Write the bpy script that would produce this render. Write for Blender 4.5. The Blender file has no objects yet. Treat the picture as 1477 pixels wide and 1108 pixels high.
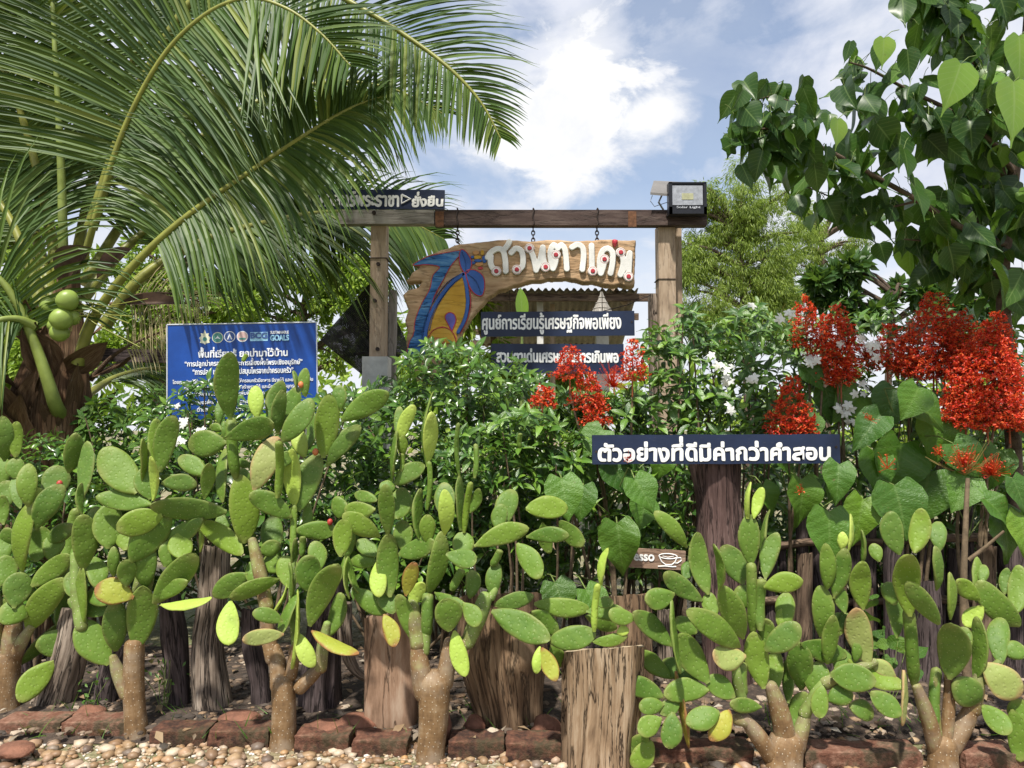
import bpy, math, random
import numpy as np
from mathutils import Vector, Matrix, noise as mnoise
rnd = random.Random(7)
npr = np.random.default_rng(11)
R = math.radians
scene = bpy.context.scene
COL = scene.collection

# ------------------------------------------------------------------ camera
F_PX, CX, CY, CAM_Z, PITCH = 1067.0, 738.5, 554.0, 1.5, R(3.5)
cam_d = bpy.data.cameras.new("camera")
cam_d.sensor_width = 36.0
cam_d.lens = 36.0 * F_PX / 1477.0
cam_d.clip_start = 0.05
cam_d.clip_end = 2000
cam = bpy.data.objects.new("camera", cam_d)
COL.objects.link(cam)
cam.location = (0, 0, CAM_Z)
cam.rotation_euler = (R(90) + PITCH, 0, 0)
scene.camera = cam

# ------------------------------------------------------------------ light
SUN_DIR = Vector((-0.16, -0.44, 0.88)).normalized()      # towards the sun
SUN_EL = math.asin(SUN_DIR.z)
SUN_AZ = math.atan2(SUN_DIR.x, SUN_DIR.y)
sun_d = bpy.data.lights.new("sun", 'SUN')
sun_d.energy = 4.8
sun_d.angle = R(2.5)
sun_d.color = (1.0, 0.95, 0.86)
sun = bpy.data.objects.new("sun", sun_d)
COL.objects.link(sun)
sun.rotation_euler = SUN_DIR.to_track_quat('Z', 'Y').to_euler()
scene.view_settings.view_transform = 'Standard'
scene.view_settings.look = 'None'
scene.view_settings.gamma = 1
scene.view_settings.exposure = 0.5


def ray(px, py):
    u, v = (px - CX) / F_PX, (CY - py) / F_PX
    c, s = math.cos(PITCH), math.sin(PITCH)
    return Vector((u, c - v * s, s + v * c))


def P(px, py, Y):
    d = ray(px, py)
    d = d * (Y / d.y)
    return Vector((d.x, d.y, d.z + CAM_Z))


def ground_y(px, py):
    d = ray(px, py)
    return d.y * (-CAM_Z / d.z)


def mpp(Y):
    return Y / F_PX


# ------------------------------------------------------------------ world: Nishita sky with cloud cover
world = bpy.data.worlds.new("World")
scene.world = world
world.use_nodes = True
wn = world.node_tree
wn.nodes.clear()


class NT:
    """tiny node-tree helper"""
    def __init__(s, nt):
        s.t = nt

    def n(s, typ, ins=None, **props):
        nd = s.t.nodes.new(typ)
        for k, v in props.items():
            setattr(nd, k, v)
        for k, v in (ins or {}).items():
            sock = nd.inputs[k]
            if isinstance(v, bpy.types.NodeSocket):
                s.t.links.new(v, sock)
            else:
                sock.default_value = v
        return nd

    def math(s, op, a, b=0.0, c=None, clamp=False):
        d = {0: a, 1: b}
        if c is not None:
            d[2] = c
        return s.n('ShaderNodeMath', d, operation=op, use_clamp=clamp).outputs[0]

    def mix(s, fac, a, b, blend='MIX'):
        nd = s.t.nodes.new('ShaderNodeMix')
        nd.data_type = 'RGBA'
        nd.blend_type = blend
        for sock, v in ((nd.inputs[0], fac), (nd.inputs[6], a), (nd.inputs[7], b)):
            if isinstance(v, bpy.types.NodeSocket):
                s.t.links.new(v, sock)
            else:
                sock.default_value = (tuple(v) + (1,))[:4] if isinstance(v, (tuple, list)) else v
        return nd.outputs[2]

    def ramp(s, fac, stops, interp='LINEAR'):
        nd = s.n('ShaderNodeValToRGB', {0: fac})
        cr = nd.color_ramp
        cr.interpolation = interp
        while len(cr.elements) < len(stops):
            cr.elements.new(0.5)
        for e, (p, c) in zip(cr.elements, stops):
            e.position = p
            e.color = (tuple(c) + (1,))[:4] if isinstance(c, (tuple, list)) else (c, c, c, 1)
        return nd.outputs[0]

    def noise(s, vec, scale, detail=4, rough=0.55, dist=0.0):
        return s.n('ShaderNodeTexNoise', {'Vector': vec, 'Scale': scale, 'Detail': detail, 'Roughness': rough, 'Distortion': dist}).outputs[0]

    def mapv(s, vec, scale=(1, 1, 1), loc=(0, 0, 0), rot=(0, 0, 0)):
        return s.n('ShaderNodeMapping', {'Vector': vec, 'Scale': scale, 'Location': loc, 'Rotation': rot}).outputs[0]


W = NT(wn)
sky = W.n('ShaderNodeTexSky', sky_type='NISHITA', sun_disc=False, sun_elevation=SUN_EL, sun_rotation=SUN_AZ,
          air_density=1.0, dust_density=0.6, ozone_density=1.6)
tc = W.n('ShaderNodeTexCoord').outputs['Generated']
sep = W.n('ShaderNodeSeparateXYZ', {0: tc})
strat = W.mapv(tc, scale=(2.2, 2.2, 5.0), loc=(3.1, 0.4, 1.2), rot=(0, 0.25, 0.1))
nz = W.noise(strat, 1.6, 7, 0.56, 0.5)
nz2 = W.noise(W.mapv(tc, scale=(4, 4, 6)), 2.2, 8, 0.62, 0.3)
cover = W.n('ShaderNodeMapRange', {0: nz, 1: 0.33, 2: 0.56}, interpolation_type='SMOOTHSTEP').outputs[0]


def blob(px, py, rad, soft, amt, sy=1.0):
    c = ray(px, py).normalized()
    dv = W.n('ShaderNodeVectorMath', {0: tc, 1: tuple(c)}, operation='SUBTRACT').outputs[0]
    dv = W.n('ShaderNodeVectorMath', {0: dv, 1: (1, 1, 1.0 / sy)}, operation='MULTIPLY').outputs[0]
    ln = W.n('ShaderNodeVectorMath', {0: dv}, operation='LENGTH').outputs['Value']
    ln = W.math('ADD', ln, W.math('MULTIPLY', W.math('SUBTRACT', nz2, 0.5), amt))
    return W.n('ShaderNodeMapRange', {0: ln, 1: rad + soft, 2: rad - soft}, interpolation_type='SMOOTHSTEP').outputs[0]


gap = W.math('MAXIMUM', blob(990, 110, 0.10, 0.08, 0.26, 1.1), blob(905, 268, 0.075, 0.07, 0.26, 0.8))
gap = W.math('MAXIMUM', gap, W.math('MULTIPLY', blob(620, 15, 0.10, 0.08, 0.2, 0.6), 0.7))
cover = W.math('SUBTRACT', cover, W.math('MULTIPLY', gap, 0.85), clamp=True)
cum = W.math('MAXIMUM', blob(855, 128, 0.075, 0.022, 0.24, 1.0), blob(790, 205, 0.095, 0.035, 0.26, 0.8))
cum = W.math('MAXIMUM', cum, blob(935, 175, 0.05, 0.025, 0.15, 0.8))
cover = W.math('MAXIMUM', cover, cum)
low = W.n('ShaderNodeMapRange', {0: sep.outputs[2], 1: 0.34, 2: 0.12}, interpolation_type='SMOOTHSTEP').outputs[0]
cover = W.math('MAXIMUM', cover, W.math('MULTIPLY', low, 0.9))
cover = W.math('ADD', W.math('MULTIPLY', cover, 0.66), 0.34, clamp=True)
tone = W.math('ADD', W.math('MULTIPLY', cum, 0.5), W.math('MULTIPLY', nz2, 1.0))
ccol = W.ramp(tone, [(0.28, (6.0, 6.4, 7.7)), (0.5, (7.2, 7.5, 8.4)), (0.85, (8.2, 8.35, 8.8)), (1.25, (9.3, 9.3, 9.4))])
ccol = W.mix(W.math('MULTIPLY', low, 0.6), ccol, (8.6, 8.75, 9.0))
skyc = W.mix(1.0, sky.outputs[0], (1.25, 1.4, 1.45), 'MULTIPLY')
bg = W.n('ShaderNodeBackground', {'Color': W.mix(cover, skyc, ccol), 'Strength': 0.08})
W.n('ShaderNodeOutputWorld', {0: bg.outputs[0]})


# ------------------------------------------------------------------ materials
def new_mat(name):
    m = bpy.data.materials.new(name)
    m.use_nodes = True
    m.node_tree.nodes.clear()
    return m, NT(m.node_tree)


def finish(T, bsdf):
    T.n('ShaderNodeOutputMaterial', {0: bsdf})


def bump(T, h, strength=0.3, dist=0.01):
    return T.n('ShaderNodeBump', {'Height': h, 'Strength': strength, 'Distance': dist}).outputs[0]


def plain(name, c, rough=0.6, var=0.25, scale=12, bmp=0.15, metal=0.0, bdist=0.004, spec=0.4):
    m, T = new_mat(name)
    co = T.n('ShaderNodeTexCoord').outputs['Object']
    n1 = T.noise(co, scale, 6, 0.6)
    n2 = T.noise(co, scale * 5, 4, 0.6)
    dk = tuple(x * (1 - var) for x in c)
    lt = tuple(min(1, x * (1 + var)) for x in c)
    col = T.ramp(n1, [(0.3, dk), (0.7, lt)])
    p = T.n('ShaderNodeBsdfPrincipled', {'Base Color': col, 'Roughness': rough, 'Metallic': metal, 'Specular IOR Level': spec,
                                         'Normal': bump(T, n2, bmp, bdist)})
    finish(T, p.outputs[0])
    return m


def leaf_mat(name, stops, trans=0.35, rough=0.38, veins=0.0, tcol=(0.25, 0.42, 0.04), spec=0.5, nside=9, bmp=0.0):
    m, T = new_mat(name)
    rp = T.n('ShaderNodeNewGeometry').outputs['Random Per Island']
    k = len(stops)
    col = T.ramp(rp, [(i / (k - 1), c) for i, c in enumerate(stops)])
    nrm = None
    if veins > 0.2:
        sp_ = T.noise(T.n('ShaderNodeTexCoord').outputs['Object'], 38, 4, 0.65)
        age = T.noise(T.n('ShaderNodeTexCoord').outputs['Object'], 7, 3, 0.6)
        col = T.mix(T.math('MULTIPLY', T.ramp(age, [(0.5, 0.0), (0.75, 1.0)]), 0.35), col, T.mix(1.0, col, (1.6, 1.25, 0.9), 'MULTIPLY'))
        col = T.mix(T.math('MULTIPLY', T.ramp(sp_, [(0.67, 0.0), (0.72, 1.0)]), 0.65), col, (0.13, 0.085, 0.03))
    if veins > 0:
        uv = T.n('ShaderNodeUVMap').outputs[0]
        sp = T.n('ShaderNodeSeparateXYZ', {0: uv})
        au = T.math('ABSOLUTE', sp.outputs[0])
        mid = T.n('ShaderNodeMapRange', {0: au, 1: 0.07, 2: 0.02}).outputs[0]
        sd = T.math('SINE', T.math('MULTIPLY', T.math('SUBTRACT', sp.outputs[1], T.math('MULTIPLY', au, 0.22)), nside * 6.283))
        sv = T.n('ShaderNodeMapRange', {0: sd, 1: 0.86, 2: 1.0}).outputs[0]
        vv = T.math('MAXIMUM', mid, T.math('MULTIPLY', sv, 0.6))
        pale = T.mix(0.55, col, (0.30, 0.42, 0.14))
        col = T.mix(T.math('MULTIPLY', vv, veins), col, pale)
        if bmp > 0:
            cell = T.noise(T.mapv(uv, scale=(4, 12, 1)), 2.2, 3, 0.6)
            h = T.math('ADD', T.math('MULTIPLY', sd, -0.16), T.math('MULTIPLY', cell, 1.3))
            nrm = bump(T, h, bmp, 0.006)
    ins = {'Base Color': col, 'Roughness': rough, 'Specular IOR Level': spec}
    if nrm:
        ins['Normal'] = nrm
    p = T.n('ShaderNodeBsdfPrincipled', ins)
    tcn = T.mix(0.5, col, tcol)
    tr = T.n('ShaderNodeBsdfTranslucent', {'Color': tcn})
    mx = T.n('ShaderNodeMixShader', {0: trans, 1: p.outputs[0], 2: tr.outputs[0]})
    finish(T, mx.outputs[0])
    return m


def wood_mat(name, dark, mid, light, rough=0.8, grain=1.0, crack=0.6, bmp=0.6, cw=1.0):
    """weathered wood: grain runs along UV v (metres), u is around (metres)"""
    m, T = new_mat(name)
    uv = T.n('ShaderNodeUVMap').outputs[0]
    rnd_o = T.n('ShaderNodeObjectInfo').outputs['Random']
    off = T.n('ShaderNodeCombineXYZ', {0: T.math('MULTIPLY', rnd_o, 9.0), 1: T.math('MULTIPLY', rnd_o, 5.0)}).outputs[0]
    uv = T.n('ShaderNodeVectorMath', {0: uv, 1: off}, operation='ADD').outputs[0]
    wob = T.noise(T.mapv(uv, scale=(6, 2, 1)), 1.0, 3, 0.5)
    uvd = T.n('ShaderNodeVectorMath', {0: uv, 1: T.n('ShaderNodeCombineXYZ', {0: T.math('MULTIPLY', wob, 0.05)}).outputs[0]}, operation='ADD').outputs[0]
    g = T.noise(T.mapv(uvd, scale=(70 * grain, 4, 1)), 1.0, 7, 0.65)
    big = T.noise(T.mapv(uv, scale=(9, 3, 1)), 1.0, 5, 0.6, 0.6)
    ck = T.noise(T.mapv(uvd, scale=(26 * grain, 1.6, 1), loc=(4, 2, 0)), 1.0, 5, 0.6, 0.3)
    ckm = T.n('ShaderNodeMapRange', {0: T.math('ABSOLUTE', T.math('SUBTRACT', ck, 0.5)), 1: 0.0, 2: 0.028 * cw}).outputs[0]
    f = T.math('ADD', T.math('MULTIPLY', g, 0.6), T.math('MULTIPLY', big, 0.5))
    col = T.ramp(f, [(0.36, dark), (0.54, mid), (0.74, light)])
    dkc = tuple(x * 0.35 for x in dark)
    col = T.mix(T.math('MULTIPLY', T.math('SUBTRACT', 1.0, ckm), crack), col, dkc)
    h = T.math('ADD', T.math('MULTIPLY', g, 0.5), T.math('MULTIPLY', ckm, 0.6))
    p = T.n('ShaderNodeBsdfPrincipled', {'Base Color': col, 'Roughness': rough, 'Specular IOR Level': 0.25, 'Normal': bump(T, h, bmp, 0.006)})
    finish(T, p.outputs[0])
    return m


def pad_mat(name, stops, edge=None, edge_amt=0.0, scar=0.2):
    """cactus pad skin: UV in metres, u from the middle; v along; areole dots in a loose grid"""
    m, T = new_mat(name)
    uv = T.n('ShaderNodeUVMap').outputs[0]
    oi = T.n('ShaderNodeObjectInfo').outputs['Random']
    geo = T.n('ShaderNodeNewGeometry')
    co = T.n('ShaderNodeTexCoord').outputs['Object']
    k = len(stops)
    col = T.ramp(oi, [(i / (k - 1), c) for i, c in enumerate(stops)])
    mot = T.noise(co, 26, 5, 0.6)
    col = T.mix(T.ramp(mot, [(0.35, 0.0), (0.7, 0.4)]), col, T.mix(0.5, col, (0.20, 0.30, 0.04)))
    big = T.noise(co, 9, 4, 0.6)
    col = T.mix(T.math('MULTIPLY', T.ramp(big, [(0.58, 0.0), (0.70, 1.0)]), 0.35), col, (0.115, 0.18, 0.035))
    sc = T.noise(co, 55, 5, 0.7)
    col = T.mix(T.math('MULTIPLY', T.ramp(sc, [(0.66, 0.0), (0.72, 1.0)]), scar * 4), col, (0.26, 0.20, 0.09))
    at = T.n('ShaderNodeAttribute', attribute_name='rim').outputs['Fac']
    if edge:
        er = T.math('MULTIPLY', T.n('ShaderNodeMapRange', {0: T.math('ADD', at, T.math('MULTIPLY', T.math('SUBTRACT', big, 0.5), 1.6)), 1: 0.35, 2: 1.0}).outputs[0], edge_amt)
        col = T.mix(er, col, edge)
    vo = T.n('ShaderNodeTexVoronoi', {'Vector': uv, 'Scale': 36.0, 'Randomness': 0.7}, voronoi_dimensions='2D', feature='F1')
    d = vo.outputs['Distance']
    dot = T.n('ShaderNodeMapRange', {0: d, 1: 0.085, 2: 0.045}).outputs[0]
    halo = T.n('ShaderNodeMapRange', {0: d, 1: 0.30, 2: 0.08}, interpolation_type='SMOOTHSTEP').outputs[0]
    col = T.mix(T.math('MULTIPLY', dot, 0.32), col, (0.50, 0.50, 0.28))
    h = T.math('ADD', T.math('MULTIPLY', halo, 0.35), T.math('MULTIPLY', mot, 1.0))
    p = T.n('ShaderNodeBsdfPrincipled', {'Base Color': col, 'Roughness': 0.55, 'Specular IOR Level': 0.30,
                                         'Subsurface Weight': 0.0, 'Normal': bump(T, h, 0.45, 0.006)})
    finish(T, p.outputs[0])
    return m


def stem_mat(name):
    """cactus trunk: tan corky bark below, turning green above (attribute 'green')"""
    m, T = new_mat(name)
    uv = T.n('ShaderNodeUVMap').outputs[0]
    co = T.n('ShaderNodeTexCoord').outputs['Object']
    n1 = T.noise(co, 14, 5, 0.6)
    fib = T.noise(T.mapv(uv, scale=(60, 9, 1)), 1.0, 5, 0.6)
    ring = T.noise(T.mapv(uv, scale=(6, 75, 1)), 1.0, 3, 0.6)
    fib = T.math('ADD', T.math('MULTIPLY', fib, 0.65), T.math('MULTIPLY', ring, 0.35))
    grey = T.noise(co, 6, 4, 0.6)
    bark = T.ramp(T.math('ADD', T.math('MULTIPLY', n1, 0.6), T.math('MULTIPLY', fib, 0.4)),
                  [(0.32, (0.08, 0.045, 0.022)), (0.5, (0.20, 0.12, 0.055)), (0.68, (0.33, 0.24, 0.145))])
    bark = T.mix(T.math('MULTIPLY', T.ramp(grey, [(0.48, 0.0), (0.62, 1.0)]), 0.45), bark, (0.27, 0.23, 0.18))
    gr = T.ramp(n1, [(0.3, (0.10, 0.17, 0.03)), (0.7, (0.24, 0.32, 0.09))])
    at = T.n('ShaderNodeAttribute', attribute_name='green').outputs['Fac']
    f = T.n('ShaderNodeMapRange', {0: T.math('ADD', at, T.math('MULTIPLY', T.math('SUBTRACT', n1, 0.5), 1.2)), 1: 0.2, 2: 0.8}).outputs[0]
    col = T.mix(f, bark, gr)
    vo = T.n('ShaderNodeTexVoronoi', {'Vector': uv, 'Scale': 34.0, 'Randomness': 0.95}, voronoi_dimensions='2D', feature='F1').outputs['Distance']
    dot = T.n('ShaderNodeMapRange', {0: vo, 1: 0.11, 2: 0.06}).outputs[0]
    col = T.mix(T.math('MULTIPLY', dot, 0.6), col, (0.62, 0.55, 0.42))
    h = T.math('ADD', T.math('MULTIPLY', fib, 0.8), dot)
    p = T.n('ShaderNodeBsdfPrincipled', {'Base Color': col, 'Roughness': 0.65, 'Specular IOR Level': 0.3, 'Normal': bump(T, h, 0.5, 0.005)})
    finish(T, p.outputs[0])
    return m


def paint_mat(name, c, rough=0.55, wear=None, amt=0.5, scale=30):
    m, T = new_mat(name)
    co = T.n('ShaderNodeTexCoord').outputs['Object']
    n1 = T.noise(T.mapv(co, scale=(1, 1, 5)), scale, 6, 0.65)
    n2 = T.noise(co, 7, 5, 0.6)
    col = T.ramp(n2, [(0.3, tuple(x * 0.8 for x in c)), (0.7, tuple(min(1, x * 1.15) for x in c))])
    if wear:
        col = T.mix(T.math('MULTIPLY', T.ramp(n1, [(0.60, 0.0), (0.68, 1.0)]), amt), col, wear)
    p = T.n('ShaderNodeBsdfPrincipled', {'Base Color': col, 'Roughness': rough, 'Specular IOR Level': 0.4, 'Normal': bump(T, n1, 0.15, 0.003)})
    finish(T, p.outputs[0])
    return m


def island_mat(name, stops, rough=0.6, bmp=0.3, scale=60, spec=0.4):
    m, T = new_mat(name)
    rp = T.n('ShaderNodeNewGeometry').outputs['Random Per Island']
    k = len(stops)
    col = T.ramp(rp, [(i / (k - 1), c) for i, c in enumerate(stops)])
    co = T.n('ShaderNodeTexCoord').outputs['Object']
    n1 = T.noise(co, scale, 5, 0.6)
    col = T.mix(T.ramp(n1, [(0.4, 0.0), (0.75, 0.6)]), col, T.mix(1.0, col, (0.55, 0.5, 0.45), 'MULTIPLY'))
    p = T.n('ShaderNodeBsdfPrincipled', {'Base Color': col, 'Roughness': rough, 'Specular IOR Level': spec, 'Normal': bump(T, n1, bmp, 0.003)})
    finish(T, p.outputs[0])
    return m


M = {}
M['pad'] = pad_mat('pad_skin', [(0.056, 0.122, 0.013), (0.102, 0.182, 0.020), (0.074, 0.143, 0.022), (0.145, 0.230, 0.020)], (0.30, 0.27, 0.10), 0.35)
M['pad_lime'] = pad_mat('pad_skin_lime', [(0.30, 0.43, 0.06), (0.36, 0.47, 0.085)], (0.36, 0.33, 0.10), 0.3)
M['pad_yellow'] = pad_mat('pad_skin_yellow', [(0.32, 0.275, 0.035), (0.26, 0.29, 0.036)], (0.24, 0.115, 0.04), 1.3, 0.4)
M['pad_scorched'] = pad_mat('pad_skin_scorched', [(0.24, 0.30, 0.08), (0.27, 0.30, 0.10)], (0.36, 0.23, 0.11), 1.0, 0.3)
M['stem'] = stem_mat('cactus_bark')
M['fruit'] = plain('fruit_red', (0.45, 0.05, 0.04), 0.45)
M['orange_bud'] = plain('bud_orange', (0.55, 0.17, 0.06), 0.5)
M['jasmine'] = leaf_mat('jasmine_leaf', [(0.020, 0.066, 0.010), (0.035, 0.10, 0.013), (0.075, 0.175, 0.02), (0.018, 0.055, 0.010), (0.17, 0.31, 0.035), (0.03, 0.08, 0.012)], 0.2, 0.3, 0.5, spec=0.6)
M['glossy'] = leaf_mat('glossy_leaf', [(0.022, 0.075, 0.012), (0.04, 0.115, 0.016), (0.11, 0.235, 0.026), (0.02, 0.065, 0.012), (0.17, 0.31, 0.035), (0.03, 0.09, 0.014)], 0.22, 0.3, 0.7, spec=0.6, nside=8, bmp=0.25)
M['heart'] = leaf_mat('heart_leaf', [(0.026, 0.085, 0.008), (0.05, 0.135, 0.011), (0.10, 0.22, 0.018), (0.035, 0.105, 0.009), (0.15, 0.28, 0.024)], 0.22, 0.40, 0.30, nside=6, bmp=0.7)
M['peepal'] = leaf_mat('peepal_leaf', [(0.014, 0.045, 0.010), (0.024, 0.065, 0.012), (0.018, 0.052, 0.013), (0.045, 0.11, 0.014), (0.022, 0.06, 0.012), (0.13, 0.26, 0.025)], 0.30, 0.36, 0.6, spec=0.35, tcol=(0.22, 0.40, 0.03))
M['peepal_lit'] = leaf_mat('peepal_lit_leaf', [(0.16, 0.30, 0.035), (0.20, 0.34, 0.05)], 0.4, 0.34, 0.9, tcol=(0.3, 0.5, 0.05))  # brighter copy of the peepal green, light on the leaf painted in
M['palm'] = leaf_mat('palm_leaflet', [(0.022, 0.055, 0.010), (0.055, 0.11, 0.016), (0.03, 0.07, 0.012), (0.10, 0.165, 0.024), (0.04, 0.085, 0.014), (0.19, 0.23, 0.04)], 0.16, 0.48, 0.0, tcol=(0.32, 0.42, 0.03), spec=0.3)
M['palm_dry'] = leaf_mat('palm_dry_leaflet', [(0.30, 0.24, 0.11), (0.42, 0.35, 0.19), (0.24, 0.24, 0.09)], 0.25, 0.6)
M['rachis'] = plain('palm_rachis', (0.22, 0.23, 0.045), 0.45, 0.25, 9)
M['petiole'] = plain('palm_petiole', (0.19, 0.24, 0.05), 0.45, 0.3, 8)
M['bark_palm'] = plain('palm_bark', (0.12, 0.075, 0.045), 0.9, 0.5, 18, 0.8, bdist=0.02)
M['fibre'] = wood_mat('palm_fibre', (0.06, 0.03, 0.015), (0.15, 0.085, 0.045), (0.30, 0.21, 0.13), 0.9, 1.4, 0.7, 0.9)
M['coconut'] = plain('coconut_green', (0.22, 0.30, 0.06), 0.4, 0.2, 9)
M['spathe'] = plain('spathe_brown', (0.075, 0.042, 0.026), 0.7, 0.4, 20)
M['bg_bright'] = leaf_mat('bright_tree_leaf', [(0.15, 0.26, 0.025), (0.25, 0.37, 0.035), (0.34, 0.45, 0.05), (0.17, 0.28, 0.03)], 0.42, 0.5)
M['bg_euca'] = leaf_mat('feathery_leaf', [(0.14, 0.215, 0.026), (0.215, 0.30, 0.04), (0.29, 0.375, 0.055), (0.10, 0.16, 0.022)], 0.4, 0.5)
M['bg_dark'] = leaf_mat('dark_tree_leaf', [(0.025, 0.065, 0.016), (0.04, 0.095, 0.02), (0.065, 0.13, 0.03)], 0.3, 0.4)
M['bark'] = plain('tree_bark', (0.10, 0.07, 0.05), 0.9, 0.45, 22, 0.7, bdist=0.01)
M['twig'] = plain('twig_bark', (0.14, 0.10, 0.06), 0.85, 0.4, 30, 0.4)
M['green_twig'] = plain('green_twig', (0.14, 0.19, 0.05), 0.6, 0.3, 30, 0.2)
M['white_petal'] = leaf_mat('white_petal', [(0.80, 0.80, 0.74), (0.86, 0.86, 0.82)], 0.3, 0.5, tcol=(0.8, 0.8, 0.7))
M['pagoda'] = leaf_mat('pagoda_floret', [(0.52, 0.02, 0.008), (0.72, 0.06, 0.012), (0.82, 0.16, 0.03), (0.40, 0.012, 0.01), (0.66, 0.04, 0.012)], 0.28, 0.5, tcol=(0.8, 0.08, 0.02))
M['pagoda_stalk'] = plain('pagoda_stalk', (0.30, 0.08, 0.03), 0.6)
M['dry_stalk'] = plain('spent_stalk', (0.34, 0.24, 0.08), 0.7)
M['log'] = wood_mat('log_wood', (0.10, 0.06, 0.035), (0.28, 0.19, 0.115), (0.47, 0.365, 0.255), 0.85, 0.8, 1.0, 1.2, 0.6)
M['log_end'] = plain('log_end_grain', (0.42, 0.33, 0.22), 0.85, 0.35, 30, 0.5)
M['stump_old'] = wood_mat('old_stump_wood', (0.055, 0.035, 0.022), (0.19, 0.12, 0.07), (0.38, 0.27, 0.17), 0.85, 0.6, 0.8, 1.0)
M['drift'] = wood_mat('driftwood', (0.05, 0.038, 0.03), (0.20, 0.155, 0.12), (0.44, 0.37, 0.30), 0.9, 0.8, 1.0, 1.3)
M['drift_dark'] = wood_mat('dark_driftwood', (0.022, 0.017, 0.016), (0.07, 0.052, 0.05), (0.17, 0.13, 0.13), 0.85, 0.8, 0.9, 1.0)
M['dark_post'] = wood_mat('dark_post_wood', (0.035, 0.020, 0.018), (0.10, 0.06, 0.052), (0.20, 0.135, 0.12), 0.85, 0.7, 0.9, 1.0)
M['square_post'] = wood_mat('square_post_wood', (0.13, 0.075, 0.045), (0.30, 0.19, 0.125), (0.46, 0.35, 0.26), 0.85, 0.5, 0.85, 0.7)
M['gate_wood'] = wood_mat('gate_post_wood', (0.21, 0.15, 0.10), (0.38, 0.285, 0.20), (0.50, 0.40, 0.30), 0.75, 0.45, 0.35, 0.4)
M['gate_beam'] = wood_mat('gate_beam_wood', (0.03, 0.018, 0.015), (0.065, 0.042, 0.036), (0.13, 0.095, 0.08), 0.7, 0.6, 0.5, 0.5)
M['beam_grey'] = wood_mat('grey_beam_wood', (0.16, 0.14, 0.12), (0.32, 0.29, 0.26), (0.48, 0.45, 0.41), 0.8, 0.6, 0.5, 0.4)
M['fence_wood'] = wood_mat('fence_wood', (0.04, 0.027, 0.02), (0.12, 0.08, 0.055), (0.25, 0.18, 0.12), 0.9, 0.7, 0.8, 0.8)
M['carved'] = wood_mat('carved_plank_wood', (0.25, 0.15, 0.075), (0.42, 0.275, 0.155), (0.55, 0.40, 0.25), 0.65, 0.35, 0.45, 0.5)
M['navy'] = paint_mat('navy_paint', (0.010, 0.020, 0.055), 0.5, (0.07, 0.075, 0.09), 0.5)
M['board_blue'] = paint_mat('board_blue', (0.006, 0.055, 0.28), 0.4)
M['board_edge'] = plain('board_edge', (0.55, 0.57, 0.62), 0.5)
M['white_paint'] = paint_mat('white_paint', (0.86, 0.86, 0.84), 0.55, (0.38, 0.39, 0.42), 0.55, 40)
M['letter_white'] = paint_mat('letter_white', (0.76, 0.75, 0.71), 0.5, (0.5, 0.46, 0.4), 0.25, 20)
M['print_white'] = plain('print_white', (0.82, 0.84, 0.88), 0.5, 0.05)
M['red_paint'] = plain('red_paint', (0.42, 0.035, 0.05), 0.45, 0.2)
M['blue_paint'] = wood_mat('blue_paint', (0.012, 0.045, 0.17), (0.03, 0.14, 0.36), (0.18, 0.38, 0.58), 0.55, 0.5, 0.8, 0.7)
M['leaf_blue'] = paint_mat('leaf_blue_paint', (0.025, 0.10, 0.36), 0.5, (0.01, 0.03, 0.12), 0.6, 18)
M['navy_line'] = plain('navy_line_paint', (0.015, 0.06, 0.22), 0.5)
M['yellow_paint'] = wood_mat('yellow_paint', (0.42, 0.21, 0.02), (0.56, 0.31, 0.03), (0.64, 0.40, 0.07), 0.5, 0.4, 0.3, 0.4)
M['peach_paint'] = paint_mat('peach_paint', (0.52, 0.26, 0.09), 0.5)
M['violet_paint'] = plain('violet_paint', (0.10, 0.09, 0.36), 0.5)
M['espresso_board'] = wood_mat('espresso_board_wood', (0.17, 0.105, 0.07), (0.28, 0.185, 0.13), (0.38, 0.28, 0.20), 0.8, 0.6, 0.5, 0.5)
M['concrete'] = plain('concrete', (0.60, 0.59, 0.56), 0.9, 0.2, 10, 0.5)
M['iron'] = plain('rusty_iron', (0.045, 0.032, 0.028), 0.6, 0.5, 40, 0.4, 0.4)
M['rust'] = plain('rust_patch', (0.13, 0.06, 0.03), 0.9, 0.5, 40)
M['black_plastic'] = plain('black_housing', (0.012, 0.013, 0.018), 0.4, 0.2, 10, 0.05)
M['reflector'] = plain('reflector', (0.42, 0.43, 0.45), 0.3, 0.25, 30, 0.3, 0.5)
M['led'] = plain('led_chip', (0.42, 0.42, 0.26), 0.4)
M['panel_back'] = plain('panel_back', (0.16, 0.15, 0.14), 0.5, 0.1)
M['alu'] = plain('grey_metal', (0.32, 0.33, 0.34), 0.4, 0.15, 20, 0.1, 0.7)
M['corrugated'] = plain('corrugated_sheet', (0.16, 0.13, 0.105), 0.7, 0.45, 3, 0.2)
M['straw'] = wood_mat('straw_weave', (0.16, 0.14, 0.12), (0.34, 0.31, 0.27), (0.5, 0.47, 0.42), 0.9, 2.0, 0.6, 0.8)
M['terracotta'] = plain('terracotta_rock', (0.19, 0.085, 0.052), 0.85, 0.4, 14, 0.7, bdist=0.01)
M['pale_rock'] = plain('pale_rock', (0.46, 0.38, 0.29), 0.85, 0.35, 14, 0.6, bdist=0.01)
M['pot'] = plain('clay_pot', (0.30, 0.11, 0.06), 0.8, 0.3)
M['pebble'] = island_mat('pebbles', [(0.23, 0.14, 0.075), (0.34, 0.23, 0.13), (0.19, 0.115, 0.07), (0.42, 0.31, 0.19), (0.29, 0.17, 0.085), (0.13, 0.095, 0.075), (0.55, 0.45, 0.33), (0.34, 0.23, 0.16), (0.42, 0.25, 0.11)], 0.5, 0.3)
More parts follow.
